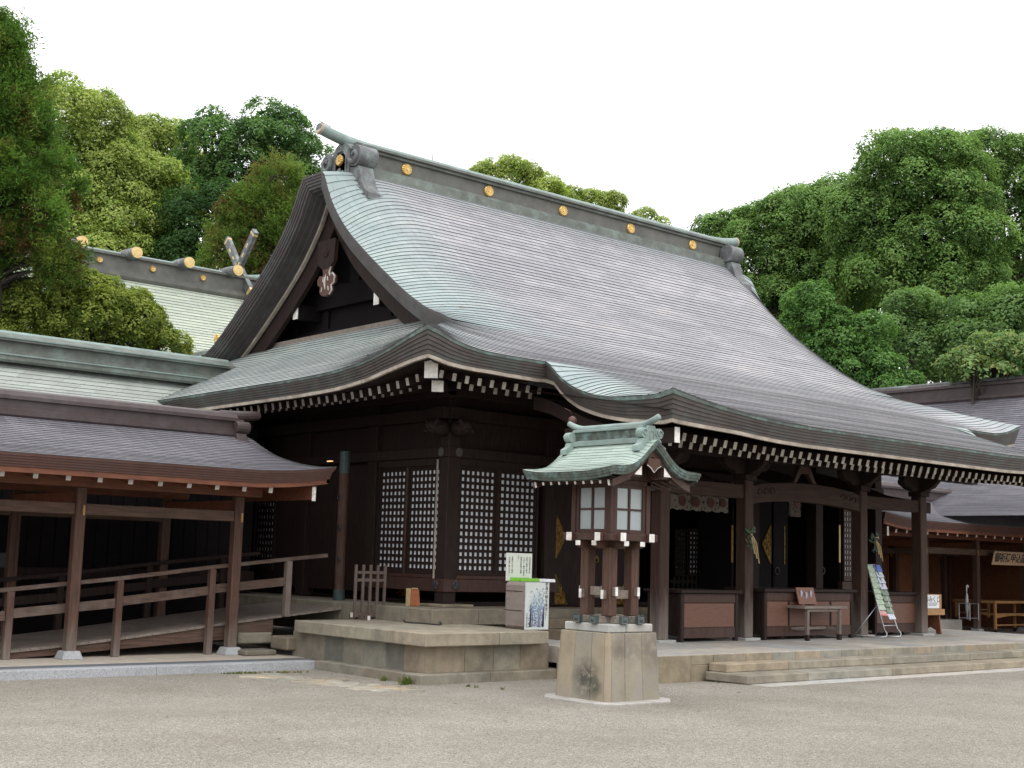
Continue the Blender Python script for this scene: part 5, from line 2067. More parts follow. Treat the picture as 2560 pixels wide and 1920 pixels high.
def walkway(label, posts, y0, xe, xend, sgn, zoff=0.0, detail=True, tip=.14):
    """sgn=+1: roof ends at xe on the right; sgn=-1: roof ends at xe on the left"""
    root = thing('covered_walkway', label, 'walkway', (posts[0], y0, zoff), 'covered walkways beside the hall')
    ro = bpy.data.objects.new('roof', None)
    COL.objects.link(ro)
    ro.parent = root
    yr = y0+1.3                    # ridge
    ye = y0-.9                     # eave
    zpro = lambda y: zoff+interp(y, [ye, ye+.5, ye+1.1, ye+1.7, yr], [2.78, 2.905, 3.09, 3.30, 3.50])
    rng_ = abs(xend-xe)
    ts = [0, .05, .12, .2, .3, .42, .56, .75, 1.0, 1.3, 1.7, 2.2, 2.8, 3.5, rng_]

    def curve(y, back=False):
        pts = []
        f = (y-ye)/(yr-ye)
        for t in ts:
            x = xe-sgn*t*1.0
            vx = -sgn*(.55*f**1.0)*0        # verge stays upright
            k = max(0, 1-t/1.6)**2
            z = zpro(y)+tip*k*(1-f)**1.5-.10*max(0, 1-t/.5)**2*math.sin(math.pi*min(1, f*1.1))
            pts.append((x-sgn*.42*f*max(0, 1-t/3.0), 2*yr-y if back else y, z))
        return pts
    yy = ysteps(yr-.02, ye, zpro, .105)
    m_ = MB()
    shingles(m_, [curve(y) for y in yy], None, lip=.013)
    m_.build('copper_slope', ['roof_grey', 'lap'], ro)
    m_ = MB()
    shingles(m_, [curve(y, True)[::-1] for y in yy[::3]], None, lip=.013)
    m_.build('back_slope', ['roof_grey', 'lap'], ro)
    e_ = curve(ye)
    ver = [curve(y)[0] for y in yy[::-1]]
    verb = [curve(y, True)[0] for y in yy]
    eb = curve(ye, True)
    m_ = MB()
    p_ = e_[::-1]+ver[1:]+verb+eb[1:]
    o_ = [Vector((0, -1, 0))]*(len(e_)-1)+[Vector((sgn, -1, 0))]+[Vector((sgn, 0, 0))]*(len(ver)-1+len(verb)-1)+[Vector((sgn, 1, 0))]+[Vector((0, 1, 0))]*(len(eb)-1)
    layered_edge(m_, p_, o_, .175, layers=5, inset=.02)
    m_.build('copper_edge', 'copper_red', ro)
    m_ = MB()
    m_.strip([[(p[0]-o[0]*.1, p[1]-o[1]*.1, p[2]-.178) for p, o in zip(p_, o_)], [(p[0]-o[0]*.1, p[1]-o[1]*.1, p[2]-.25) for p, o in zip(p_, o_)], [(p[0]-o[0]*.18, p[1]-o[1]*.18, p[2]-.25) for p, o in zip(p_, o_)]])
    xa, xb = sorted((xe-sgn*.25, xend))
    m_.strip([[(xa, ye+.1, zoff+2.60), (xb, ye+.1, zoff+2.60)], [(xa, y0+.1, zoff+2.74), (xb, y0+.1, zoff+2.74)], [(xa, yr, zoff+3.2), (xb, yr, zoff+3.2)], [(xa, 2*yr-ye-.1, zoff+2.6), (xb, 2*yr-ye-.1, zoff+2.6)]])
    m_.build('eave_boarding', 'wood_brown', ro)
    # ridge
    m_ = MB()
    xr0, xr1 = sorted((xe-sgn*.62, xend))
    pf = [(-.16, 3.44), (-.19, 3.47), (-.19, 3.53), (-.15, 3.54), (-.15, 3.58), (-.11, 3.585), (-.11, 3.70), (-.16, 3.705), (-.16, 3.76), (-.13, 3.765), (-.09, 3.83), (-.03, 3.86)]
    pf = pf+[(-u, z) for u, z in pf[::-1]]
    rr = [[(x, yr+u, z+zoff) for u, z in pf] for x in (xr0, xr1)]
    m_.strip(rr)
    m_.add(rr[1 if sgn > 0 else 0], [tuple(range(len(pf)))])
    m_.build('ridge', 'copper_plum', ro)
    m_ = MB()
    m_.tube([(xe-sgn*(.9-.75*i/8), yr, zoff+3.80+.05*(i/8)**2) for i in range(9)], [.085]*7+[.08, .07], 12)
    xo = xe-sgn*.62
    m_.box(min(xo, xo+sgn*.12), max(xo, xo+sgn*.12), yr-.13, yr+.13, zoff+3.45, zoff+3.74)
    for s in (-1, 1):
        m_.tube([(xo-sgn*.08, yr+s*.2, zoff+3.60), (xo+sgn*.16, yr+s*.2, zoff+3.60)], [.105, .105], 14)
        ft = [(.10, 3.52), (.26, 3.50), (.31, 3.40), (.42, 3.33), (.42, 3.24), (.3, 3.24), (.1, 3.4)]
        ft = [(s*u, z+zoff) for u, z in ft]
        q0 = xo-sgn*.06 if sgn > 0 else xo+.16
        m_.prism(ft if s < 0 else ft[::-1], (q0+.16 if sgn > 0 else q0-.04, yr, 0), (0, 1, 0), (0, 0, 1), -.18 if s < 0 else -.18)
    m_.build('ridge_end_ornament', 'copper_plum', ro, bevel=.008)
    # rafters with white ends
    x = xe-sgn*.95
    k = 0
    while (x-xend)*sgn > 0 and k < 26:
        m_ = MB()
        m_.bar((x, ye+.33, zoff+2.515), (x, y0+.4, zoff+2.70), .07, .085, end=1)
        m_.build('rafter', ['wood_brown', 'white'], root)
        x -= sgn*.455
        k += 1
    m_ = MB()
    xv = xe-sgn*.30
    m_.box(xv-.03, xv+.03, ye+.14, yr, zoff+2.40, zoff+2.60)
    m_.m = 1
    m_.box(xv-.032, xv+.032, ye+.128, ye+.138, zoff+2.38, zoff+2.605)
    m_.build('verge_rafter', ['wood_brown', 'white'], root)
    # posts and beams
    for yy_ in (y0+.075, y0+2.525):
        for i, x in enumerate(posts):
            p_ = wood_box('post', 'wood_post', root, (x-.075, x+.075, yy_-.075, yy_+.075, zoff+.10, zoff+2.42), bevel=.012)
            m_ = MB()
            b0, b1 = .155, .115
            m_.hexa([(x-b0, yy_-b0, zoff-.0), (x+b0, yy_-b0, zoff-.0), (x+b0, yy_+b0, zoff-.0), (x-b0, yy_+b0, zoff-.0), (x-b1, yy_-b1, zoff+.115), (x+b1, yy_-b1, zoff+.115), (x+b1, yy_+b1, zoff+.115), (x-b1, yy_+b1, zoff+.115)])
            m_.build('post_stone', 'granite', p_, bevel=.008)
            if yy_ < y0+1:
                wood_box('beam_wedge', 'wood_light', p_, (x+.02 if sgn > 0 else x-.05, x+.05 if sgn > 0 else x-.02, yy_-.095, yy_-.073, zoff+2.02, zoff+2.16), bevel=0)
    xa, xb = min(posts[0], posts[-1], xend)-.0, max(posts)
    for yy_ in (y0+.075, y0+2.525):
        wood_box('wall_plate', 'wood_brown', root, (min(xend, xe-sgn*.75), max(xend, xe-sgn*.75), yy_-.07, yy_+.07, zoff+2.421, zoff+2.60))
        ps = sorted(posts)
        for a, b_ in zip([min(xend, ps[0]-3)]+ps, ps+[max(xend, ps[-1])]):
            if b_-a > .4 and (ps[0] <= a or sgn > 0 and a < ps[0]) and b_ <= max(ps[-1], xend)+.01:
                if sgn > 0 and a >= ps[-1]:
                    continue
                wood_box('tie_beam', 'wood_beam', root, (a+.076, b_-.076, yy_-.045, yy_+.045, zoff+2.03, zoff+2.19))
    for x in posts:
        wood_box('cross_beam', 'wood_brown', root, (x-.05, x+.05, y0+.151, y0+2.449, zoff+2.2, zoff+2.36))
    return root


WZ = 0.015
wl = walkway('red brown covered walkway with grey copper roof leading to the left side of the hall', [5.10, 7.70, 10.24], 18.30, 11.38, 2.5, 1, WZ)
# kerb and floor of the walkway
kerb = thing('granite_kerb', 'grey granite kerb and sandy floor edge along the left walkway', 'kerb', (8, 17, -.1))
m_ = MB()
for a, b_ in ((1.0, 4.6), (4.604, 8.3), (8.304, 10.86)):
    m_.box(a, b_, 16.86, 17.12, -.3, .016)
m_.build('kerb_stone', 'granite', kerb, bevel=.006)
m_ = MB()
m_.box(1.0, 10.95, 17.121, 17.5, -.3, .013)
m_.build('gutter_band', 'granite_dark', kerb)
m_ = MB()
m_.box(1.0, 11.05, 17.501, 22.2, -.3, .015)
m_.build('walkway_floor', 'concrete', kerb)
# flat irregular edging stones half sunk in the gravel
m_ = MB()
random.seed(21)
for i in range(26):
    f = i/25
    c = at(640+395*f+random.uniform(-14, 14), 1686+40*f+random.uniform(-8, 9), z=-.09)
    n = random.randint(5, 7)
    a0 = random.uniform(0, 6)
    rx, ry = random.uniform(.13, .25), random.uniform(.10, .17)
    poly = [(rx*math.cos(a0+2*math.pi*k/n)*random.uniform(.8, 1.15), ry*math.sin(a0+2*math.pi*k/n)*random.uniform(.8, 1.15)) for k in range(n)]
    m_.tint = rnd_tint(.85, 1.25, .12)
    z0 = gz(c.x, c.y)
    m_.prism(poly, (c.x, c.y, z0-.05), (1, 0, 0), (0, 1, 0), .058+random.uniform(0, .008))
tag(m_.build('edging_stones', 'stone', None, bevel=.012), 'flat irregular stones sunk in the gravel along the platform foot', 'paving', kind='structure')
# sloping wooden ramp with handrails
ramp = thing('wooden_ramp', 'weathered wooden ramp with handrails under the left walkway roof', 'ramp', (9, 18.7, .1))
dz = lambda x: interp(x, [2, 6.8, 11.27, 13.2], [-.10, .13, .60, .80])
m_ = MB()
x = 4.0
while x < 13.2:
    w = .14
    m_.hexa([(x, 18.56, dz(x)-.035), (x+w-.006, 18.56, dz(x+w)-.035), (x+w-.006, 20.7, dz(x+w)-.035), (x, 20.7, dz(x)-.035),
             (x, 18.56, dz(x)), (x+w-.006, 18.56, dz(x+w)), (x+w-.006, 20.7, dz(x+w)), (x, 20.7, dz(x))])
    x += w
m_.build('deck', 'wood_grey', ramp)
for y in (18.62, 20.6):
    m_ = MB()
    m_.hexa([(6.7, y-.03, -.0), (11.1, y-.03, dz(11.1)-.30), (11.1, y+.03, dz(11.1)-.30), (6.7, y+.03, -.0), (6.7, y-.03, dz(6.7)-.036), (11.1, y-.03, dz(11.1)-.036), (11.1, y+.03, dz(11.1)-.036), (6.7, y+.03, dz(6.7)-.036)])
    m_.build('stringer', 'wood_beam', ramp)
    rx = [5.35, 6.86, 8.45, 9.94, 11.29]
    rl = lambda x: interp(x, [5.0, 6.66, 8.35, 9.88, 11.92, 12.9], [.80, .955, 1.135, 1.33, 1.555, 1.65])
    for x in rx:
        zb_ = .015 if x < 11 else (.574 if y < 19 else dz(x))
        m_ = MB()
        yy_ = y-.10 if y < 19 else y+.09
        m_.box(x-.05, x+.05, yy_-.05, yy_+.05, zb_, rl(x)-.03)
        m_.build('rail_post', 'wood_dark' if y > 19 else ('wood_post' if x < 11 else 'wood_grey_v'), ramp, bevel=.006)
        if x < 11:
            pass
    yy_ = y-.10 if y < 19 else y+.09
    m_ = MB()
    xs_ = [5.0, 6.86, 8.45, 9.94, 11.29, 12.0]
    for a, b_ in zip(xs_[:-1], xs_[1:]):
        m_.bar((a, yy_, rl(a)), (b_, yy_, rl(b_)), .09, .055)
    m_.build('handrail', 'wood_rail' if y < 19 else 'wood_dark', ramp)
    m_ = MB()
    for a, b_ in zip(rx[:-1], rx[1:]):
        m_.bar((a+.052, yy_, rl(a)-.36+.03), (b_-.052, yy_, rl(b_)-.36), .04, .13)
    m_.build('lower_rail', 'wood_rail' if y < 19 else 'wood_dark', ramp)
# stones tucked under the ramp
m_ = MB()
for (a, b_, c, d, e_, f_) in ((10.3, 10.85, 18.0, 18.4, .015, .10), (10.45, 11.05, 18.5, 18.9, .16, .33), (10.9, 11.4, 17.8, 18.3, .10, .30)):
    m_.tint = rnd_tint(.6, .85)
    m_.box(a, b_, c, d, e_, f_)
tag(m_.build('stone_block', 'stone', None, bevel=.02), 'rough stone blocks tucked under the end of the wooden ramp', 'stones')
# dark side building behind the walkway
sb = thing('dark_side_wall', 'dark boarded wall seen between the posts behind the left walkway', 'wall', (9, 22.3, 0))
m_ = MB()
xlim = at(633, 1330, y=22.3).x
for i in range(int((xlim-2)/.24)):
    x = 2+i*.24
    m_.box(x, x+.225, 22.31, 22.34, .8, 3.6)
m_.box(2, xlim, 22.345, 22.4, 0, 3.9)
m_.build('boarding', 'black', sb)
wood_box('sill_beam', 'wood_dark', sb, (2, xlim, 22.18, 22.3, 1.02, 1.22))
for x in (7.2, 7.5):
    wood_box('post', 'wood_post', sb, (x-.07, x+.07, 22.05, 22.17, .015, 3.2))
m_ = MB()
for px, py in ((7, 1398), (25, 1398)):
    c = at(12, 1401, y=21.9)
m_.box(c.x-.18, c.x+.18, 21.93, 22.04, c.z-.12, c.z+.12)
m_.build('metal_bracket', 'iron', sb)

# ================================================================== GREEN ROOFED CORRIDOR behind the walkway
gc = thing('green_roofed_corridor', 'long corridor building with pale green copper roof behind the walkway', 'corridor', (6, 24, 0))
gy = 24.2
gz_ = lambda y: interp(y, [21.4, 22.4, 23.4, 24.2], [3.72, 3.98, 4.36, 4.95])
m_ = MB()
yy = ysteps(gy, 21.4, gz_, .15)
gxs = [-6+19*i/20 for i in range(21)]
gends = lambda y: interp(y, [21.4, 22.4, 23.4, 24.2], [11.35, 11.55, 12.1, 13.0])
shingles(m_, [[(-6+(gends(y)+6)*i/20, y, gz_(y)) for i in range(21)] for y in yy], lambda p: .25, lip=.012)
shingles(m_, [[(13-19*i/20, 2*gy-y, gz_(y)) for i in range(21)] for y in yy[::4]], lambda p: .25, lip=.012)
m_.build('copper_slope', ['roof_green', 'lap_green'], gc)
m_ = MB()
pf = [(-.32, 4.86), (-.36, 4.90), (-.36, 5.0), (-.30, 5.02), (-.30, 5.07), (-.22, 5.08), (-.22, 5.25), (-.32, 5.26), (-.32, 5.31), (-.18, 5.36), (-.10, 5.42)]
pf = pf+[(-u, z) for u, z in pf[::-1]]
rr = [[(x, gy+u, z) for u, z in pf] for x in (-6, 13.1)]
m_.strip(rr)
m_.add(rr[1], [tuple(range(len(pf)))])
m_.build('ridge', 'verdigris_dark', gc)
m_ = MB()
m_.tube([(-6, gy, 5.38), (13.05, gy, 5.38)], .10, 12)
for u in (-.33, -.37):
    m_.box(-6, 12.9, gy+u-.012, gy+u+.012, 5.30 if u > -.35 else 4.985, 5.325 if u > -.35 else 5.01)
m_.build('ridge_roll', 'verdigris', gc, smooth=False)
wood_box('wall', 'wood_dark', gc, (-6, xlim, 22.5, 26, 0, 4.2))

# ================================================================== SMALL THINGS ON THE PLATFORM
SZ = .573
# wooden barrier with five uprights
def grow(px0, px1, py, z):
    return at(px0, py, z=z), at(px1, py, z=z)


b0, b1 = at(885, 1549, z=SZ), at(958, 1548, z=SZ)
M['barrier_wood'] = mat('dark_grey_brown_timber', (.10, .072, .060), .75, .4, 6, (8, 8, .6), bump=.2, stain=(.17, .14, .13), stain_scale=1.6, stain_amt=.5)
bar_ = thing('wooden_barrier', 'low dark wooden barrier of five uprights with white tipped feet on the platform', 'barrier', ((b0.x+b1.x)/2, (b0.y+b1.y)/2, SZ))
d = (b1-b0).normalized()
n_ = Vector((-d.y, d.x, 0))
ctr = (b0+b1)/2
ln = (b1-b0).length
for i in range(5):
    p = b0+d*(ln*i/4)
    m_ = MB()
    m_.bar(p+Vector((0, 0, .09)), p+Vector((0, 0, .86)), .042, .042, up=n_)
    m_.build('upright', 'barrier_wood', bar_, bevel=.006)
for z in (.62, .74):
    m_ = MB()
    m_.bar(b0+Vector((0, 0, z)), b1+Vector((0, 0, z)), .022, .045)
    m_.build('rail', 'barrier_wood', bar_)
m_ = MB()
m_.bar(b0-d*.05+Vector((0, 0, .075)), b1+d*.05+Vector((0, 0, .075)), .05, .07)
m_.m = 1
m_.bar(b0-d*.056+Vector((0, 0, .075)), b0-d*.05+Vector((0, 0, .075)), .052, .072)
m_.build('base_rail', ['barrier_wood', 'white'], bar_)
for f in (.18, .85):
    p = b0+d*(ln*f)
    m_ = MB()
    m_.bar(p-n_*.24+Vector((0, 0, .035)), p+n_*.24+Vector((0, 0, .035)), .055, .07, end=1)
    m_.build('foot', ['barrier_wood', 'white'], bar_)
# floodlights on the foundation
for px, py, lbl, wv in ((1006, 1498, 'small rusty orange floodlight with raised flap standing beside the barrier', .2), (1032, 1515, 'upright rusty orange lamp box on the stone foundation', 0)):
    c = at(px, py, z=.80)
    fl = thing('floodlight', lbl, 'floodlight', c, 'orange lamps on the hall foundation')
    m_ = MB()
    if wv:
        m_.hexa([(c.x-.07, c.y-.09, c.z+.06), (c.x+.09, c.y-.11, c.z+.06), (c.x+.09, c.y+.05, c.z+.06), (c.x-.07, c.y+.05, c.z+.06), (c.x-.04, c.y-.06, c.z+.19), (c.x+.06, c.y-.07, c.z+.19), (c.x+.06, c.y+.03, c.z+.19), (c.x-.04, c.y+.03, c.z+.19)])
        m_.build('housing', 'orange', fl, bevel=.008)
        m_ = MB()
        m_.bar((c.x-.17, c.y, c.z+.10), (c.x-.05, c.y-.02, c.z+.19), .13, .012)
        m_.build('flap', 'orange', fl)
        m_ = MB()
        m_.tube([(c.x, c.y, c.z), (c.x, c.y, c.z+.07)], [.05, .025], 8)
        m_.build('foot', 'iron', fl)
    else:
        m_.hexa([(c.x-.085, c.y-.07, c.z+.0), (c.x+.085, c.y-.09, c.z), (c.x+.085, c.y+.06, c.z), (c.x-.085, c.y+.06, c.z), (c.x-.075, c.y-.06, c.z+.27), (c.x+.06, c.y-.08, c.z+.27), (c.x+.06, c.y+.05, c.z+.27), (c.x-.075, c.y+.05, c.z+.27)])
        m_.build('housing', 'orange', fl, bevel=.01)
        m_ = MB()
        m_.box(c.x-.10, c.x-.09, c.y-.05, c.y+.06, c.z, c.z+.28)
        m_.box(c.x-.10, c.x+.02, c.y-.09, c.y-.08, c.z+.275, c.z+.29)
        m_.build('back_plate', 'straw', fl)
# thin iron rod on the slab
p, q = at(1012, 1555, z=SZ+.012), at(1100, 1562, z=SZ+.012)
m_ = MB()
m_.tube([p, q], .010, 6)
m_.tube([q-Vector((.04, 0, 0)), q+Vector((0, 0, .05)), q+Vector((.04, .02, 0))], .012, 6)
m_.tube([p, p+Vector((-.02, 0, .03))], .012, 6)
tag(m_.build('iron_rod', 'iron', None), 'thin dark iron rod lying on the stone platform before the foundation', 'rod')
# box stand with the poster
c0, c1 = at(1264, 1572, z=SZ), at(1372, 1577, z=SZ)
pl, pr2 = at(1311, 1570, z=SZ), at(1371, 1577, z=SZ)
pnx = at(1311, 1574, y=14.62)
zt_ = at(1311, 1455, y=14.62).z
xa, xb = at(1313, 1520, y=14.62).x, at(1370, 1520, y=14.62).x
ox = at(1262, 1520, x=xa-.0).y
M['stand_grey'] = mat('grey_brown_stand', (.215, .18, .16), .7, .15, 4, (1, 1, 3), stain=(.12, .07, .06), stain_scale=1.5, stain_amt=.5)
box_ = thing('poster_stand', 'grey brown rounded box stand on the platform corner beside the poster', 'stand', (xa, 14.9, SZ))
yb2 = at(1257, 1520, x=xa).y
print('box depth', yb2)
m_ = MB()
prof = [(xa, 14.64), (xb-.03, 14.64), (xb-.03, yb2), (xa+.05, yb2), (xa-.0, yb2-.02)]
m_.prism(prof, (0, 0, SZ), (1, 0, 0), (0, 1, 0), zt_-SZ)
bs = m_.build('body', 'stand_grey', box_, bevel=.05)
for z in (.28, .55):
    pass
# slightly bulging strapped side
m_ = MB()
for zz in (.27, .55):
    m_.box(xa-.006, xa-.001, 14.68, yb2-.04, SZ+zz, SZ+zz+.008)
m_.build('seam', 'wood_dark', bs)
pos = thing('poster', 'white poster with a blue print of trees and vertical writing on the box stand', 'poster', ((xa+xb)/2, 14.63, SZ))
pw, ph = xb-xa, zt_-SZ
pz = lambda v: SZ+ph*(1-v)
px_ = lambda u: xa+pw*u
# printed picture: blue trees, many little flecks
M['blue_print'] = mat('blue_tree_print', (0.13, 0.20, 0.30), .6, .5, 7, col2=(0.08, 0.12, 0.22))
M['blue_pale'] = mat('pale_blue_print', (0.34, 0.43, 0.46), .6, .3, 8)
M['violet_print'] = mat('violet_trunk_print', (0.15, 0.13, 0.22), .6, .3, 9)
sheet = MB()
sheet.box(xa, xb+.01, 14.615, 14.632, SZ+.005, zt_-.005)
KEY = ['poster_white', 'blue_print', 'blue_pale', 'violet_print']
for k in range(700):
    u = random.uniform(.13, .80)
    v = random.betavariate(1.5, 1.0)*.80+.13
    if u < .2+.35*max(0, .8-v)+.1*math.sin(v*9) and random.random() < .72:
        continue
    key = 2 if random.random() < (.75 if v < .5 else .3) else (3 if v > .78 and random.random() < .55 else 1)
    s = random.uniform(.006, .016)
    a0 = random.uniform(0, 3)
    sheet.m = key
    sheet.add([(px_(u)+s*math.cos(a0+t)*random.uniform(.5, 1.2), 14.6135-random.uniform(0, .001), pz(v)+s*math.sin(a0+t)*random.uniform(.5, 1.4)) for t in (0, 1.2, 2.4, 3.6, 4.9)], [(0, 1, 2, 3, 4)])
for k in range(16):
    u = random.choice([random.uniform(.15, .3), random.uniform(.5, .8)])
    v1 = random.uniform(.45, .7)
    w = random.uniform(.004, .011)
    sheet.m = 3
    sheet.add([(px_(u)-w, 14.6123, pz(.94)), (px_(u)+w, 14.6123, pz(.94)), (px_(u)+w*.6+.01, 14.6123, pz(v1)), (px_(u)-w*.3+.01, 14.6123, pz(v1))], [(0, 1, 2, 3)])
sheet.build('sheet', KEY, pos)
vert = lambda s: '\n'.join(s)
text_mesh('lettering', vert('参道の緑を後世に！'), .062, (px_(.91), 14.612, pz(.40)), (1, 0, 0), (0, 0, 1), 'ink', pos, .001)
text_mesh('lettering', vert('氷川神社氷川参道'), .026, (px_(.07), 14.612, pz(.80)), (1, 0, 0), (0, 0, 1), 'ink', pos, .001)
# white notice on top, lime tray, open booklet
sg0, sg1 = at(1263, 1447, y=yb2-.06), at(1327, 1449, y=yb2-.06)
zs_ = zt_
topz = at(1296, 1383, y=yb2-.06).z
sx0, sx1 = at(1265, 1420, y=yb2-.06).x, at(1329, 1420, y=yb2-.06).x
ntc = thing('notice_board', 'white notice board with seven columns of vertical writing standing on the box stand', 'notice', ((sx0+sx1)/2, yb2-.06, zt_))
m_ = MB()
m_.box(sx0, sx1, yb2-.07, yb2-.055, zt_+.005, topz)
m_.build('board', 'sign_white', ntc, bevel=.003)
cols_ = ['氷川参道の並木を', '未来と後世に残す', 'ために、樹木の保全', '管理の資金が必要', 'です。', '', '皆様からのご協力', 'をお願い致します。']
hgt = topz-zt_
for i, t_ in enumerate(cols_):
    if t_:
        u = sx1-(sx1-sx0)*(.10+.114*i)
        n_l = len(t_)
        text_mesh('lettering', vert(t_), hgt*.075, (u, yb2-.0745, topz-hgt*(.05+.046*n_l*1.02)), (1, 0, 0), (0, 0, 1), 'ink', ntc, .001)
tr = thing('lime_tray', 'lime green plastic tray at the foot of the white notice board', 'tray', ((sx0+sx1)/2, yb2-.2, zt_))
m_ = MB()
m_.box(sx0+.08, sx1-.06, yb2-.3, yb2-.08, zt_+.004, zt_+.016)
m_.box(sx0+.08, sx1-.06, yb2-.305, yb2-.29, zt_+.004, zt_+.05)
m_.box(sx0+.08, sx1-.06, yb2-.085, yb2-.075, zt_+.004, zt_+.055)
m_.build('dish', 'green_tray', tr)
bk = thing('open_booklet', 'open white booklet lying beside the lime tray', 'booklet', (sx1+.02, 14.95, zt_))
m_ = MB()
for i in range(4):
    m_.box(sx1-.06+.01*i, sx1+.18, 14.72+.004*i, 14.98, zt_+.002+.011*i, zt_+.011+.011*i)
m_.build('pages', 'plastic_white', bk)

# ------------------------------------------------------------------ offertory boxes under the portico
TZ = .345


def offertory(label, fx0, fx1, yf, depth, ztop, panels):
    root = thing('offertory_box', label, 'offertory box', ((fx0+fx1)/2, yf+depth/2, TZ), 'offertory boxes under the portico')
    h = ztop-TZ
    wood_box('cabinet', 'wood_dark', root, (fx0+.03, fx1-.03, yf+.03, yf+depth-.03, TZ+.09, ztop-.06))
    for x in (fx0, fx1-.075):
        for y in (yf, yf+depth-.075):
            wood_box('leg', 'wood_dark', root, (x, x+.075, y, y+.075, TZ, ztop-.05))
    fr = wood_box('front_frame', 'wood_red', root, [(fx0+.076, fx1-.076, yf+.008, yf+.029, ztop-.20, ztop-.06), (fx0+.076, fx1-.076, yf+.008, yf+.029, TZ+.06, TZ+.22), (fx0+.076, fx1-.076, yf+.004, yf+.012, TZ+.22, TZ+.235), (fx0+.076, fx1-.076, yf+.004, yf+.012, ztop-.215, ztop-.20)], bevel=.004)
    n = panels
    w = (fx1-fx0-.16)/n
    for i in range(n):
        a = fx0+.08+w*i
        wood_box('panel', 'wood_panel', root, (a+.012, a+w-.012, yf+.016, yf+.024, TZ+.236, ztop-.216), bevel=0)
        if i:
            wood_box('panel_divider', 'wood_dark', root, (a-.02, a+.02, yf+.003, yf+.028, TZ+.236, ztop-.216), bevel=.004)
    m_ = MB()
    m_.box(fx0-.05, fx1+.05, yf-.05, yf+.03, ztop-.05, ztop)
    m_.box(fx0-.05, fx1+.05, yf+depth-.03, yf+depth+.05, ztop-.05, ztop)
    m_.box(fx0-.05, fx0+.03, yf+.031, yf+depth-.031, ztop-.05, ztop)
    m_.box(fx1-.03, fx1+.05, yf+.031, yf+depth-.031, ztop-.05, ztop)
    k = int((fx1-fx0)/.09)
    for i in range(k):
        x = fx0+.06+(fx1-fx0-.12)*i/(k-1)
        m_.box(x-.018, x+.018, yf+.032, yf+depth-.032, ztop-.045, ztop-.012)
    m_.build('slatted_top', 'wood_dark', root, bevel=.004)
    return root


def front_y(px, py, h=TZ):
    return at(px, py, z=h).y


for lbl, pl_, pr_x, pbot, ptop, n, dep in (('short offertory box with one red brown panel behind the lantern', (1702, 1606), 1846, 1606, 1475, 1, .75),
                                           ('longest offertory box with four panels behind the wooden table', (1911, 1601), 2134, 1601, 1472, 4, .8),
                                           ('offertory box partly hidden behind the brochure rack', (2188, 1590), 2303, 1590, 1480, 1, .7)):
    q = at(pl_[0], pl_[1], z=TZ)
    x1_ = at(pr_x, 1540, y=q.y).x
    offertory(lbl, q.x, x1_, q.y, dep, at(pl_[0]+30, ptop, y=q.y).z, n)

# wooden table with the small plaque
q0, q1 = at(2018, 1602, z=TZ), at(2096, 1599.5, z=TZ)
tab = thing('wooden_table', 'weathered grey wooden table in front of the longest offertory box', 'table', ((q0.x+q1.x)/2, q0.y+.25, TZ))
tx0, tx1, ty0, ty1 = q0.x-.03, q1.x+.03, q0.y, q0.y+.55
tzt = at(2018, 1515, y=q0.y).z
for x in (tx0+.03, tx1-.03):
    for y in (ty0, ty1):
        l_ = wood_box('leg', 'wood_grey_v', tab, (x-.032, x+.032, y-.032, y+.032, TZ, tzt-.05))
        if y == ty0:
            wood_box('leg_foot', 'wood_dark', l_, (x-.034, x+.034, y-.034, y+.034, TZ-.001, TZ+.10), bevel=0)
wood_box('stretcher', 'wood_grey', tab, [(tx0+.062, tx1-.062, (ty0+ty1)/2-.02, (ty0+ty1)/2+.02, TZ+.17, TZ+.22), (tx0+.012, tx0+.05, ty0+.033, ty1-.033, TZ+.165, TZ+.215), (tx1-.05, tx1-.012, ty0+.033, ty1-.033, TZ+.165, TZ+.215)])
wood_box('apron', 'wood_grey', tab, [(tx0+.07, tx1-.07, ty0-.02, ty0+.01, tzt-.10, tzt-.051), (tx0+.07, tx1-.07, ty1-.01, ty1+.02, tzt-.10, tzt-.051)])
wood_box('table_top', 'wood_grey', tab, [(tx0-.12, tx1+.14, ty0-.06, ty0+.27, tzt-.05, tzt), (tx0-.12, tx1+.14, ty0+.275, ty1+.06, tzt-.05, tzt-.001)], bevel=.006)
pq = at(2021, 1512, y=ty0+.18)
plq = thing('wooden_plaque', 'red brown wooden plaque with pictures of hands standing on the grey table', 'plaque', (pq.x, pq.y, tzt))
pa, pb_ = at(1999, 1510, y=ty0+.18).x, at(2043, 1510, y=ty0+.18).x
pzt = at(2020, 1469, y=ty0+.18).z
m_ = MB()
m_.hexa([(pa, pq.y, tzt+.02), (pb_, pq.y, tzt+.02), (pb_, pq.y+.03, tzt+.02), (pa, pq.y+.03, tzt+.02), (pa, pq.y+.08, pzt), (pb_, pq.y+.08, pzt), (pb_, pq.y+.11, pzt), (pa, pq.y+.11, pzt)])
M['plaque_wood'] = mat('varnished_red_timber', (0.16, 0.06, 0.032), .4, .25, 4, (1, 5, 6))
m_.build('board', 'plaque_wood', plq, bevel=.004)
m_ = MB()
for x in (pa+.07, pb_-.07):
    m_.box(x-.025, x+.025, pq.y-.03, pq.y+.14, tzt, tzt+.022)
m_.build('foot', 'plaque_wood', plq)
M['pale_blue'] = mat('pale_blue_paint', (.42, .48, .62), .5, .2, 9)
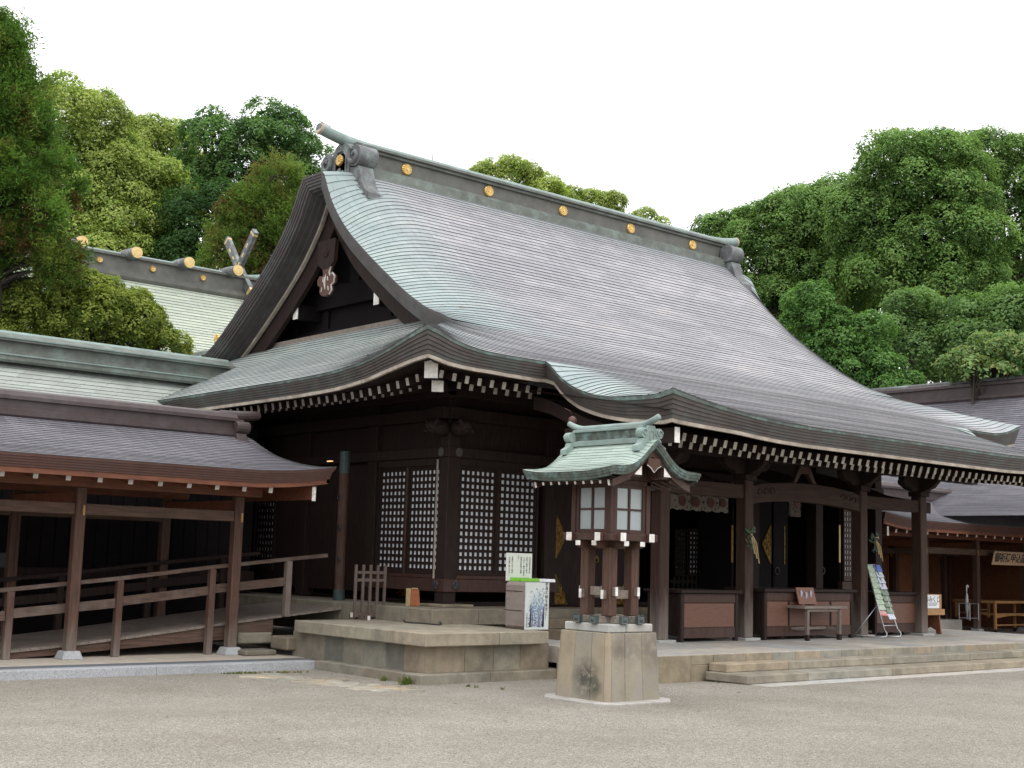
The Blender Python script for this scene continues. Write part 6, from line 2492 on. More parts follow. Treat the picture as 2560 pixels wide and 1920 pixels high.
for i, u in enumerate((.2, .46, .74)):
    m_ = MB()
    x = pa+(pb_-pa)*u
    z = tzt+(pzt-tzt)*(.62 if i != 1 else .52)
    y_ = pq.y+.08*(z-tzt-.02)/(pzt-tzt-.02)-.006
    m_.tube([(x, y_, z-.045), (x+.002, y_, z), (x+.012, y_, z+.03)], [.012, .019, .017], 6)
    for k in range(4):
        m_.tube([(x-.012+.01*k, y_, z+.02), (x-.016+.013*k, y_, z+.065)], [.006, .004], 4)
    m_.build('painted_hands', 'pale_blue', plq)

# brochure rack
r0, r1 = at(2217, 1596.5, z=TZ), at(2252, 1595.5, z=TZ)
rk = thing('brochure_rack', 'leaning steel rack full of brochures in front of the portico pillar', 'rack', ((r0.x+r1.x)/2, r0.y, TZ))
tl, tr_ = at(2166, 1412, y=r0.y+.62), at(2188, 1412, y=r0.y+.62)
W_ = Vector((r1.x-r0.x, 0, 0))
bl, br = r0, r1
m_ = MB()
for b__, t__ in ((bl, tl), (br, tr_)):
    m_.tube([b__+Vector((-.30, .55, .02)), b__+Vector((-.1, .1, .02)), b__+Vector((-.01, .0, .03)), b__+Vector((0, .0, .09)), b__+(t__-b__)*.12+Vector((.0, 0, .0)), b__+(t__-b__)*.5, t__], .013, 8)
m_.tube([bl+(tl-bl)*.17, br+(tr_-br)*.17], .011, 6)
m_.tube([tl, tr_], .011, 6)
for f in (.35, .55, .75):
    m_.tube([bl+(tl-bl)*f, br+(tr_-br)*f], .007, 6)
m_.tube([bl+(tl-bl)*.45, bl+Vector((-.28, .52, .02))], .009, 6)
m_.build('frame', 'steel', rk, smooth=True)
up_ = (tl-bl).normalized()
lw = (br-bl).normalized()
nr_ = lw.cross(up_)
L_ = (tl-bl).length
M['brochure_green'] = mat('green_brochure', (.16, .26, .12), .4, .7, 26, col2=(.62, .64, .60))
M['brochure_dark'] = mat('dark_green_brochure', (.05, .13, .06), .4, .7, 22, col2=(.30, .30, .26))
M['brochure_pale'] = mat('pale_brochure', (.62, .64, .70), .4, .35, 30, col2=(.36, .40, .50))
M['brochure_red'] = mat('red_brochure', (.55, .05, .06), .4, .5, 20, col2=(.66, .6, .58))
wd = W_.length
lay = []
for i in range(9):
    lay.append((0.0, .47, .30+.075*i, 'brochure_green' if i else 'brochure_red'))
for i in range(9):
    mtl = 'brochure_dark' if i in (1, 2, 3, 4) else ('brochure_pale' if i in (0, 5, 6, 7) else 'blue')
    lay.append((.53, 1.0, .25+.082*i, mtl))
for (u0, u1, f0, mtl) in lay:
    a = bl+lw*(wd*u0)+up_*(L_*f0)+nr_*.02
    b_ = bl+lw*(wd*u1)+up_*(L_*f0)+nr_*.02
    hgt = .15 if mtl != 'brochure_red' else .11
    m_ = MB()
    p = [a, b_, b_-nr_*.012, a-nr_*.012]
    t_ = up_*hgt-nr_*.03
    m_.hexa([p[0], p[1], p[2], p[3], p[0]+t_, p[1]+t_, p[2]+t_, p[3]+t_])
    m_.build('brochures', mtl, rk)

# straw and evergreen sprigs tied to portico pillars
for px, py, y_, sc_, lbl in ((1872, 1328, KY-.14, 1.0, 'evergreen sprig tied with straw on the second portico pillar'), (2184, 1345, KY-.02, .8, 'straw and evergreen sprig tied on the third portico pillar')):
    c = at(px, py, y=y_)
    sp = thing('straw_ornament', lbl, 'ornament', c, 'straw ornaments on the portico pillars')
    m_ = MB()
    m_.tube([c+Vector((0, -.02, 0)), c+Vector((.10, -.04, .02)), c+Vector((.13, -.03, -.02))], [.016*sc_, .012*sc_, .006], 6)
    for k in range(3):
        m_.tube([c+Vector((.01, -.02, .01)), c+Vector((.05+.05*k, -.05, -.2*sc_)), c+Vector((.10+.06*k, -.05, -(.38+.08*k)*sc_))], [.010, .011, .012], 5)
    m_.build('straw', 'straw', sp)
    m_ = MB()
    for k in range(26):
        q = c+Vector((random.uniform(-.12, .08), random.uniform(-.08, .0), random.uniform(-.28, .08)))
        a_ = random.uniform(0, 6.28)
        dx = Vector((math.cos(a_), -.3, math.sin(a_)))*.05
        dy = Vector((-math.sin(a_), -.2, math.cos(a_)))*.022
        m_.add([q-dx, q-dy, q+dx, q+dy], [(0, 1, 2, 3)])
    M['sakaki'] = M.get('sakaki') or mat('dark_evergreen_leaf', (.03, .06, .025), .4, .3, 8)
    m_.build('leaves', 'sakaki', sp)


# ================================================================== RIGHT SIDE: second walkway, desk, signs
wr = walkway('far brown covered walkway with grey copper roof beyond the right end of the terrace', [29.95, 32.42, 34.9], 18.55, 26.75, 44.0, -1, WZ)
rc = thing('lattice_wall', 'red brown wall of fine lattice screens behind the far right walkway', 'wall', (32, 21.6, 0))
m_ = MB()
m_.box(26.5, 44, 21.72, 21.8, .1, 3.6)
m_.build('boarding', 'lit_screen_wood', rc)
for i in range(8):
    x = 27.3+1.5*i
    lattice(rc, (x, 21.62, .75), (1, 0, 0), 1.05, 0, 1.5, 12, 20, .045, frame=.06, wood='lit_screen_wood', name='lattice_screen', backing='wood_dark')
    wood_box('post', 'wood_post', rc, (x+1.12, x+1.30, 21.5, 21.66, .1, 3.2))
m_ = MB()
for i in range(7):
    x = 27.5+1.35*i
    m_.box(x, x+.65, 21.60, 21.615, 2.62, 2.78)
m_.build('transom_panel', 'sign_white', rc)
for px, py in ((2232, 1387), (2403, 1391)):
    c = at(px, py, y=21.4)
    m_ = MB()
    m_.tube([c+Vector((0, 0, -.06)), c, c+Vector((0, 0, .05))], [.03, .075, .04], 10)
    m_.build('brass_lamp', 'gold_cap', rc, smooth=True)
fb = thing('stone_floor_slab', 'low pale stone slab beside the far right walkway posts', 'slab', (30.5, 18.9, 0))
m_ = MB()
m_.box(28.2, 31.9, 18.75, 21.6, -.2, .36)
m_.build('slab', 'stone_top', fb, bevel=.01)
m_ = MB()
m_.box(31.95, 46, 17.4, 22, -.3, .014)
tag(m_.build('walkway_paving', 'concrete', None), 'pale paved floor under the far right walkway', 'paving', kind='structure')
# fortune slip box on a stand, standing on the terrace
c = at(2340, 1586, z=.345)
om = thing('fortune_slip_box', 'honey coloured fortune slip box with white notice by the last portico pillar', 'box', c)
ya_ = c.y-.0
x0_, x1_ = at(2322, 1500, y=ya_).x, at(2360, 1500, y=ya_).x
z1_, z2_, z3_ = at(2345, 1538, y=ya_).z, at(2345, 1523, y=ya_).z, at(2345, 1486, y=ya_).z
m_ = MB()
m_.box(x0_-.3, x1_-.02, ya_+.04, ya_+.5, z2_+.001, z3_)
m_.build('box', 'wood_light', om, bevel=.006)
m_ = MB()
m_.box(x0_-.35, x1_+.03, ya_, ya_+.55, z1_, z2_)
for k in (0, 1):
    pass
m_.build('table_top', 'wood_light', om, bevel=.006)
for x in (x0_-.25, x1_-.10):
    m_ = MB()
    m_.prism([(.02, .345), (.12, .345), (.14, .42), (.26, .48), (.38, .42), (.42, .345), (.52, .345), (.48, .7), (.48, z1_-.001), (.06, z1_-.001), (.06, .7)], (x, ya_, 0), (0, 1, 0), (0, 0, 1), .04)
    m_.build('side_panel', 'plaque_wood', om)
m_ = MB()
xn0, xn1 = at(2324, 1500, y=ya_+.03).x, at(2348, 1500, y=ya_+.03).x
m_.box(xn0-.16, xn1, ya_+.03, ya_+.036, at(2336, 1521, y=ya_).z, at(2336, 1488, y=ya_).z)
nb = m_.build('notice', 'plastic_white', om)
text_mesh('lettering', 'おみくじ', .135, ((xn0-.10+xn1)/2-.02, ya_+.026, at(2336, 1499, y=ya_).z), (1, 0, 0), (0, 0, 1), 'ink', nb, .002)
m_ = MB()
for k in range(3):
    zz = at(2336, 1508+3*k, y=ya_).z
    m_.box(xn0-.05, xn1-.05-.03*k, ya_+.028, ya_+.0295, zz, zz+.008)
m_.build('small_print', 'ink', nb)
# umbrella stand with a hanging umbrella
for px, lbl in ((2425, 'metal umbrella stand holding one clear umbrella near the far right post'), (2515, 'metal umbrella stand behind the honey coloured desk')):
    c = at(px-3, 1550, z=.38) if px < 2450 else at(px, 1562, z=.05)
    us_ = thing('umbrella_stand', lbl, 'umbrella stand', c, 'umbrella stands by the far walkway')
    m_ = MB()
    w, d_, h = .42, .3, .42
    for sx in (-1, 1):
        for sy in (-1, 1):
            m_.tube([c+Vector((sx*w/2, sy*d_/2, 0)), c+Vector((sx*w/2, sy*d_/2, h))], .012, 5)
    for z in (.05, h):
        for (a, b_) in (((-1, -1), (1, -1)), ((1, -1), (1, 1)), ((1, 1), (-1, 1)), ((-1, 1), (-1, -1))):
            m_.tube([c+Vector((a[0]*w/2, a[1]*d_/2, z)), c+Vector((b_[0]*w/2, b_[1]*d_/2, z))], .011, 5)
    for k in range(1, 5):
        m_.tube([c+Vector((-w/2+w*k/5, -d_/2, h)), c+Vector((-w/2+w*k/5, d_/2, h))], .010, 5)
    for k in range(1, 4):
        m_.tube([c+Vector((-w/2, -d_/2+d_*k/4, h)), c+Vector((w/2, -d_/2+d_*k/4, h))], .010, 5)
    m_.build('rack', 'steel', us_)
    um = thing('umbrella', 'folded clear umbrella with curved handle standing in the '+('stand near the far right post' if px < 2450 else 'stand behind the desk'), 'umbrella', c+Vector((-.08, 0, .1)))
    m_ = MB()
    q = c+Vector((-.08, 0, 0))
    m_.tube([q+Vector((0, 0, .05)), q+Vector((0, 0, .3)), q+Vector((0, 0, .6)), q+Vector((0, 0, .72))], [.01, .05, .035, .012], 8)
    m_.build('canopy', 'frost', um, smooth=True)
    m_ = MB()
    m_.tube([q+Vector((0, 0, .7)), q+Vector((0, 0, .84)), q+Vector((.015, 0, .875)), q+Vector((.045, 0, .885)), q+Vector((.07, 0, .86)), q+Vector((.07, 0, .82))], .012, 6)
    m_.build('handle', 'plastic_white', um, smooth=True)
# desks
DY = 18.2


def desk(lbl, px0, px1, y_, ptop, pbot, zf, casters=True):
    a, b_ = at(px0, ptop, y=y_), at(px1, ptop, y=y_)
    root = thing('wooden_desk', lbl, 'desk', ((a.x+b_.x)/2, y_+.3, zf))
    zt2 = a.z
    for x in (a.x+.06, b_.x-.06):
        for y in (y_+.03, y_+.6):
            wood_box('leg', 'wood_light', root, (x-.035, x+.035, y-.03, y+.03, zf+(.11 if casters else 0), zt2-.07), bevel=.005)
            if casters:
                m_ = MB()
                m_.tube([(x-.02, y, zf+.05), (x+.02, y, zf+.05)], [.05, .05], 10)
                m_.box(x-.012, x+.012, y-.012, y+.012, zf+.05, zf+.112)
                m_.build('caster', 'iron', root)
    wood_box('top', 'wood_light', root, (a.x-.03, b_.x+.03, y_-.03, y_+.66, zt2-.07, zt2), bevel=.006)
    m_ = MB()
    n = 12
    lo_ = [(a.x+.1+(b_.x-a.x-.2)*i/n, zt2-.46+.07*math.sin(math.pi*i/n)) for i in range(n+1)]
    m_.prism(lo_+[(b_.x-.1, zt2-.33), (a.x+.1, zt2-.33)], (0, y_+.06, 0), (1, 0, 0), (0, 0, 1), .04)
    m_.build('arched_shelf_front', 'wood_light', root)
    wood_box('shelf', 'wood_light', root, (a.x+.08, b_.x-.08, y_+.061, y_+.6, zt2-.38, zt2-.35), bevel=0)
    wood_box('foot_rail', 'wood_light', root, (a.x+.1, b_.x-.1, y_+.02, y_+.06, zf+.20, zf+.24))
    return root


desk('honey coloured wheeled desk with arched shelf at the right edge', 2487, 2590, DY, 1502, 1580, .015)
desk('honey coloured table half hidden behind the far right post', 2437, 2476, 19.4, 1500, 1556, .36, False)
# hanging sign board with brush lettering
sy_ = 18.42
s0, s1 = at(2480, 1396, y=sy_), at(2660, 1396, y=sy_)
z0_, z1_ = at(2520, 1413, y=sy_).z, at(2520, 1380, y=sy_).z
sg = thing('hanging_sign', 'pale wooden sign board with black brush lettering hung between the far right posts', 'sign', (s0.x, sy_, z0_))
M['sign_wood'] = mat('pale_sign_timber', (.58, .40, .25), .6, .12, 4, (1, 5, 6))
m_ = MB()
m_.hexa([(s0.x, sy_, z0_), (s1.x, sy_, z0_), (s1.x, sy_+.03, z0_), (s0.x, sy_+.03, z0_), (s0.x+.02, sy_-.08, z1_), (s1.x, sy_-.08, z1_), (s1.x, sy_-.05, z1_), (s0.x+.02, sy_-.05, z1_)])
m_.build('board', 'sign_wood', sg)
for i, ch in enumerate('御祈祷申込記入所'):
    px = 2494+13.1*i
    c = at(px, 1397, y=sy_-.05)
    text_mesh('lettering', ch, (z1_-z0_)*.80, (c.x, sy_-.047, (z0_+z1_)/2), (1, 0, 0), (0, -.08, (z1_-z0_)), 'ink', sg, .004, bold=.004)
m_ = MB()
for x in (s0.x+.15, s1.x-.2):
    m_.tube([(x, sy_-.06, z1_), (x, sy_+.05, 2.2)], .006, 4)
m_.build('cord', 'straw', sg)

# person seated behind the desk at the edge of the frame


def person(label, base, zc):
    root = thing('person', label, 'person', base)
    bx, by, bz = base
    J = {'pel': (0, 0, .50), 'sp1': (0, -.02, .66), 'sp2': (0, -.03, .84), 'nk': (0, -.03, .97), 'hd0': (0, -.05, 1.04), 'hd1': (0, -.06, 1.13), 'hd2': (0, -.05, 1.21)}
    ed = [('pel', 'sp1'), ('sp1', 'sp2'), ('sp2', 'nk'), ('nk', 'hd0'), ('hd0', 'hd1'), ('hd1', 'hd2')]
    rad = {'pel': (.15, .12), 'sp1': (.14, .11), 'sp2': (.15, .10), 'nk': (.055, .055), 'hd0': (.07, .08), 'hd1': (.085, .10), 'hd2': (.07, .08)}
    for s, sd in ((-1, 'l'), (1, 'r')):
        J.update({sd+'sh': (s*.19, -.03, .90), sd+'el': (s*.25, -.12, .66), sd+'wr': (s*.14, -.34, .62), sd+'pm': (s*.10, -.42, .62),
                  sd+'hip': (s*.09, -.04, .49), sd+'kn': (s*.12, -.42, .49), sd+'an': (s*.12, -.40, .07), sd+'ft': (s*.13, -.54, .035)})
        ed += [('sp2', sd+'sh'), (sd+'sh', sd+'el'), (sd+'el', sd+'wr'), (sd+'wr', sd+'pm'), ('pel', sd+'hip'), (sd+'hip', sd+'kn'), (sd+'kn', sd+'an'), (sd+'an', sd+'ft')]
        rad.update({sd+'sh': (.065, .065), sd+'el': (.048, .048), sd+'wr': (.032, .030), sd+'pm': (.042, .022), sd+'hip': (.095, .09), sd+'kn': (.062, .062), sd+'an': (.045, .045), sd+'ft': (.045, .03)})
        for k in range(4):
            a = sd+'f%d' % k
            J[a+'a'] = (s*.10+(k-1.5)*.021, -.465, .617)
            J[a+'b'] = (s*.10+(k-1.5)*.024, -.50-.006*(1.5-abs(k-1.5)), .606)
            ed += [(sd+'pm', a+'a'), (a+'a', a+'b')]
            rad[a+'a'] = (.0095, .0095)
            rad[a+'b'] = (.008, .008)
        J[sd+'ta'] = (s*.10-s*.045, -.42, .612)
        J[sd+'tb'] = (s*.10-s*.055, -.455, .605)
        ed += [(sd+'wr', sd+'ta'), (sd+'ta', sd+'tb')]
        rad[sd+'ta'] = (.011, .011)
        rad[sd+'tb'] = (.009, .009)
    names = list(J)
    me = bpy.data.meshes.new('body')
    me.from_pydata([J[n] for n in names], [(names.index(a), names.index(b_)) for a, b_ in ed], [])
    o = bpy.data.objects.new('body', me)
    COL.objects.link(o)
    o.parent = root
    sk = o.modifiers.new('skin', 'SKIN')
    for i, n in enumerate(names):
        me.skin_vertices[0].data[i].radius = rad[n]
        me.skin_vertices[0].data[i].use_root = (n == 'pel')
    sb2 = o.modifiers.new('sub', 'SUBSURF')
    sb2.levels = sb2.render_levels = 2
    # bake so that clothing colours can follow the body
    dg = bpy.context.evaluated_depsgraph_get()
    dg.update()
    m2 = bpy.data.meshes.new_from_object(o.evaluated_get(dg))
    o.modifiers.clear()
    o.data = m2
    m2.name = 'body'
    m2.materials.clear()
    for k in ('skin', 'shirt', 'trousers'):
        m2.materials.append(M[k])
    for p in m2.polygons:
        c = p.center
        p.use_smooth = True
        if c.z > .97 or (c.y < -.33 and c.z > .56 and abs(c.x) < .24):
            p.material_index = 0
        elif c.z > .52 and not (c.y < -.1 and c.z < .57 and abs(c.x) < .2):
            p.material_index = 1
        else:
            p.material_index = 2
    # hair, face
    m_ = MB()
    rows = []
    for i in range(9):
        th = math.pi*.58*i/8
        rows.append([(bx+.093*math.sin(th)*math.cos(a), by-.045+.108*math.sin(th)*math.sin(a), bz+1.145+.115*math.cos(th)-(.03 if math.sin(a) < -.5 and i > 5 else 0)*0) for a in [2*math.pi*k/16 for k in range(17)] if True])
    rows = [[p for p in r] for r in rows[:6]]
    m_.strip(rows)
    m_.build('hair', 'hair', root, smooth=True)
    m_ = MB()
    for s in (-1, 1):
        m_.tube([(bx+s*.033-.012, by-.150, bz+1.125), (bx+s*.033+.012, by-.150, bz+1.125)], .007, 6)
    m_.build('eyes', 'hair', root)
    return root


pb = at(2592, 1580, z=.015)
person('person in a pale grey top seated behind the wheeled desk at the right edge', (at(2572, 1480, y=19.25).x, 19.25, .015), 0)
ch = thing('stool', 'plain wooden stool under the seated person at the right edge', 'stool', (at(2572, 1480, y=19.25).x, 19.3, .015))
o_ = ch.location
wood_box('seat', 'wood_light', ch, (o_.x-.18, o_.x+.18, 19.1, 19.46, .37, .41))
for sx in (-1, 1):
    for sy in (-1, 1):
        wood_box('leg', 'wood_light', ch, (o_.x+sx*.15-.02, o_.x+sx*.15+.02, 19.28+sy*.15-.02, 19.28+sy*.15+.02, .015, .369))

# ================================================================== SIDE BUILDING far right (ridge runs front to back)
sd_ = thing('side_hall', 'big side hall with purple grey copper roof and red brown ridge at the far right', 'hall', (40, 22, 0))
bz_ = lambda x: interp(x, [30.4, 32.6, 34.6, 36, 38, 40], [3.0, 3.62, 4.3, 4.95, 6.05, 7.35])
m_ = MB()
xx = [40-(40-30.4)*i/78 for i in range(79)]
shingles(m_, [[(x, 34-22*i/20, bz_(x)) for i in range(21)] for x in xx], None, lip=.016)
m_.build('copper_slope', ['roof_grey', 'lap'], sd_)
m_ = MB()
shingles(m_, [[(80-x, 12+22*i/10, bz_(x)) for i in range(11)] for x in xx[::4]], None, lip=.016)
m_.build('back_slope', ['roof_grey', 'lap'], sd_)
m_ = MB()
pf = [(-.24, 7.22), (-.28, 7.28), (-.28, 7.36), (-.2, 7.38), (-.2, 7.42), (-.14, 7.43), (-.14, 7.70), (-.22, 7.71), (-.22, 7.80), (-.1, 7.86)]
pf = pf+[(-u, z) for u, z in pf[::-1]]
m_.strip([[(40+u, y, z) for u, z in pf] for y in (34, 12)])
m_.build('ridge', 'copper_plum', sd_)
m_ = MB()
m_.tube([(40, 34, 7.88), (40, 12, 7.88)], .09, 10)
m_.build('ridge_roll', 'ornament', sd_)
wood_box('wall', 'wood_brown', sd_, (36, 44, 13, 33, 0, 4.8))

# ================================================================== MAIN SHRINE far behind, and the connecting hall
HY = 44.0
hon = thing('inner_shrine', 'distant inner shrine with pale green roof gilt billets and forked finials on its ridge', 'shrine', (15, HY, 0))
rzb = at(400, 700, y=HY).z      # foot of the ridge
HX0, HX1 = 5.0, at(650, 740, y=HY).x
hz = lambda y: interp(y, [HY-7, HY-4.5, HY-2.4, HY-1, HY], [rzb-4.6, rzb-3.55, rzb-2.1, rzb-.85, rzb+.15])
m_ = MB()
yy = ysteps(HY, HY-7, hz, .19)
shingles(m_, [[(HX0+(HX1-HX0)*i/20, y, hz(y)) for i in range(21)] for y in yy], lambda p: .3, lip=.02)
m_.build('copper_slope', ['roof_pale', 'lap_green'], hon)
m_ = MB()
shingles(m_, [[(HX1-(HX1-HX0)*i/10, 2*HY-y, hz(y)) for i in range(11)] for y in yy[::4]], lambda p: .3, lip=.02)
m_.build('back_slope', ['roof_pale', 'lap_green'], hon)
rt = at(400, 657, y=HY).z        # top of the ridge box
m_ = MB()
H_ = rt-rzb
pf = [(-.5, rzb-.3), (-.55, rzb-.2), (-.55, rzb-.08), (-.45, rzb-.06), (-.45, rzb+.02), (-.36, rzb+.03), (-.36, rt-.13), (-.46, rt-.12), (-.46, rt-.04), (-.3, rt)]
pf = pf+[(-u, z) for u, z in pf[::-1]]
rr = [[(x, HY+u, z) for u, z in pf] for x in (HX0, HX1-.3)]
m_.strip(rr)
m_.add(rr[1], [tuple(range(len(pf)))])
hr = m_.build('ridge', 'ridge_panel', hon)
m_ = MB()
m_.tube([(HX0, HY, rt), (HX1-1.6, HY, rt), (HX1-.6, HY, rt+.02), (HX1+.1, HY, rt+.12), (HX1+.35, HY, rt+.2)], [.12, .12, .12, .14, .14], 12)
m_.build('ridge_roll', 'verdigris', hon, smooth=True)
for px, py in ((248, 655), (381, 678), (506, 700)):
    c = at(px, py, y=HY-.37)
    rosette((c.x, HY-.37, (rzb+rt)/2-.05), (0, -1, 0), .115, .08, 12).build('gold_crest', 'gold', hr)
for px, py in ((206, 604), (343, 631), (474, 656), (596, 676)):
    c = at(px, py, y=HY-.95)
    m_ = MB()
    m_.tube([(c.x, HY-.95, c.z), (c.x, HY-.5, c.z+.012), (c.x, HY, c.z+.02), (c.x, HY+.5, c.z+.012), (c.x, HY+.95, c.z)], [.19, .215, .225, .215, .19], 18)
    m_.m = 1
    m_.tube([(c.x, HY-.975, c.z), (c.x, HY-.92, c.z)], [.197, .203], 20)
    m_.tube([(c.x, HY-.985, c.z), (c.x, HY-.97, c.z)], [.125, .15], 18)
    m_.build('ridge_billet', ['ornament', 'gold_cap'], hon, smooth=False)
fx_ = at(597, 690, y=HY).x
for sg, top, ytop, foot, yfoot in ((1, (558, 597), HY+1.25, (615, 741), HY-1.0), (-1, (634, 577), HY-1.25, (560, 735), HY+1.0)):
    pt_, pf_ = at(*top, y=ytop), at(*foot, y=yfoot)
    if sg < 0:
        pf_ = Vector((fx_, HY+1.0, at(615, 741, y=HY-1.0).z))
    x_ = fx_+sg*.10
    m_ = MB()
    pts = []
    for i in range(9):
        f = i/8
        y_ = yfoot+(ytop-yfoot)*f
        z_ = pf_.z+(pt_.z-pf_.z)*(f*.92+.08*f*f)
        pts.append(Vector((x_, y_, z_)))
    for a_, b_ in zip(pts[:-1], pts[1:]):
        m_.bar(a_, b_+(b_-a_)*.03, .17, .30, up=(0, -sg, 0))
    m_.m = 1
    m_.bar(pts[0]-(pts[1]-pts[0])*.06, pts[1], .18, .31, up=(0, -sg, 0))
    m_.bar(pts[-2]*.35+pts[-1]*.65, pts[-2]*.2+pts[-1]*.8, .18, .31, up=(0, -sg, 0))
    for i in (5, 6, 7):
        c = (pts[i]+pts[i-1])/2
        dd = (pts[i]-pts[i-1]).normalized()
        for side in (-1, 1):
            m_.bar(c-dd*.09+Vector((side*.086, 0, 0)), c+dd*.09+Vector((side*.086, 0, 0)), .008, .08, up=(0, -sg, 0))
    m_.build('forked_finial', ['ornament', 'gold_cap'], hon)
m_ = MB()
m_.box(HX1-.25, HX1, HY-.35, HY+.35, rzb-.3, rt-.1)
for s in (-1, 1):
    m_.tube([(HX1-.35, HY+s*.5, rzb+.1), (HX1+.15, HY+s*.5, rzb+.1)], [.2, .2], 14)
    m_.box(HX1-.3, HX1+.2, HY+s*.75-.25, HY+s*.75+.25, rzb-1.0, rzb+.05)
m_.build('ridge_end_ornament', 'ornament', hon, bevel=.03)
wood_box('wall', 'wood_dark', hon, (HX0, HX1-2, HY-5, HY+5, 0, rzb-4))

che = thing('connecting_hall', 'low green copper ridge with a gold crest between the gable and the inner shrine', 'hall', (20, 33, 0))
ca, cb_ = at(446, 846, y=36.5), at(610, 816, y=30)
cxm = (ca.x+cb_.x)/2
cz_ = cb_.z
m_ = MB()
pf = [(-.4, -1.1), (-.45, -1.0), (-.45, -.9), (-.34, -.86), (-.34, -.80), (-.24, -.78), (-.24, -.22), (-.34, -.2), (-.34, -.10), (-.15, 0)]
pf = pf+[(-u, z) for u, z in pf[::-1]]
m_.strip([[(at(446, 846, y=y).x*0+ca.x+(u), y, cz_+z) for u, z in pf] for y in (ca.y+5, 27)])
m_.build('ridge', 'verdigris_dark', che)
m_ = MB()
cxs = [ca.x-.3-(6)*i/40 for i in range(41)]
czf = lambda x: cz_-1.0-(ca.x-.3-x)*.62+.012*(ca.x-.3-x)**2
shingles(m_, [[(x, 40-13*i/10, czf(x)) for i in range(11)] for x in cxs], lambda p: .3, lip=.02)
m_.build('copper_slope', ['roof_pale', 'lap_green'], che)
c = at(543, 846, x=ca.x-.25)
rosette((ca.x-.25, c.y, c.z), (-1, 0, 0), .14, .06, 12).build('gold_crest', 'gold', che)

# ================================================================== GRASS TUFTS AND WEEDS along the kerb and steps


def tuft(m_, x, y, z, n, h, sp):
    for _ in range(n):
        a = random.uniform(0, 6.28)
        r = random.uniform(0, sp)
        b0 = Vector((x+math.cos(a)*r, y+math.sin(a)*r*.5, z))
        hh = h*random.uniform(.4, 1)
        le = Vector((random.uniform(-.5, .5), random.uniform(-.5, .5), 1)).normalized()*hh
        w = Vector((math.cos(a+1.5), math.sin(a+1.5), 0))*.006
        m_.tint = random.choice([(.10, .15, .03), (.14, .18, .04), (.20, .17, .06), (.08, .12, .03)])
        m_.add([b0-w, b0+w, b0+le*.6+w*.7, b0+le+Vector((0, 0, -hh*.1)), b0+le*.6-w*.7], [(0, 1, 2, 3, 4)])


m_ = MB()
tuft(m_, 10.70, 14.42, -.10, 90, .17, .16)
tuft(m_, 10.72, 14.95, -.10, 25, .10, .10)
for i in range(60):
    f = random.random()
    tuft(m_, 9.2+1.2*f, 16.66-.25*f, -.10, 5, .045, .06)
for px, py in ((1505/2.212*1+0, 0), ):
    pass
for px, py in ((1258, 1727), (1170, 1712), (1190, 1715)):
    c = at(px, py, z=-.07)
    tuft(m_, c.x, c.y, gz(c.x, c.y), 14, .05, .07)
tuft(m_, 14.30, 12.1, -.03, 120, .05, .22)
tag(m_.build('grass_tufts', 'leaf', None), 'small tufts of yellow green grass along the stone edges', 'grass', kind='stuff')

# a few dry leaves blown over the gravel
m_ = MB()
random.seed(5)
for _ in range(46):
    x, y = random.uniform(4, 19), random.uniform(6.5, 12.5)
    if abs(x-LX) < .8 and abs(y-LY) < .8:
        continue
    a_ = random.uniform(0, 6.28)
    s_ = random.uniform(.012, .03)
    z = gz(x, y)+.006
    m_.tint = random.choice([(.10, .06, .03), (.16, .10, .05), (.07, .045, .03), (.2, .15, .07)])
    m_.add([(x+s_*math.cos(a_+t)*(1 if i % 2 == 0 else .45), y+s_*math.sin(a_+t)*(1 if i % 2 == 0 else .45), z+random.uniform(0, .008)) for i, t in enumerate((0, 1.57, 3.14, 4.71))], [(0, 1, 2, 3)])
tag(m_.build('fallen_leaves', 'leaf', None), 'tiny dry brown leaves scattered over the gravel', 'leaves', kind='stuff')

# ================================================================== TREES


def leaf_mesh(name, C, Nn, S, colr, parent, aspect=.55):
    """many small leaf faces; C centres, Nn facing, S half length, colr per leaf"""
    n = len(C)
    a = rng.normal(size=(n, 3))
    t = np.cross(Nn, a)
    t /= np.linalg.norm(t, axis=1)[:, None]+1e-9
    s = np.cross(Nn, t)
    t = t*S[:, None]
    s = s*(S*aspect)[:, None]
    V = np.empty((n, 4, 3), np.float32)
    bend = Nn*(S*.25)[:, None]
    V[:, 0] = C-t-bend
    V[:, 1] = C+s
    V[:, 2] = C+t-bend
    V[:, 3] = C-s
    off = origin(parent)
    V -= np.array([off.x, off.y, off.z], np.float32)
    me = bpy.data.meshes.new(name)
    me.vertices.add(n*4)
    me.vertices.foreach_set('co', V.ravel())
    me.loops.add(n*4)
    me.loops.foreach_set('vertex_index', np.arange(n*4, dtype=np.int32))
    me.polygons.add(n)
    me.polygons.foreach_set('loop_start', np.arange(0, n*4, 4, dtype=np.int32))
    me.polygons.foreach_set('loop_total', np.full(n, 4, np.int32))
    ca = me.color_attributes.new('Tint', 'FLOAT_COLOR', 'CORNER')
    ca.data.foreach_set('color', np.repeat(np.c_[colr, np.ones(n)].astype(np.float32), 4, axis=0).ravel())
    me.materials.append(M['leaf'])
    me.update()
    me.validate()
    o = bpy.data.objects.new(name, me)
    COL.objects.link(o)
    o.parent = parent
    return o


def sph(n):
    v = rng.normal(size=(n, 3))
    return v/np.linalg.norm(v, axis=1)[:, None]


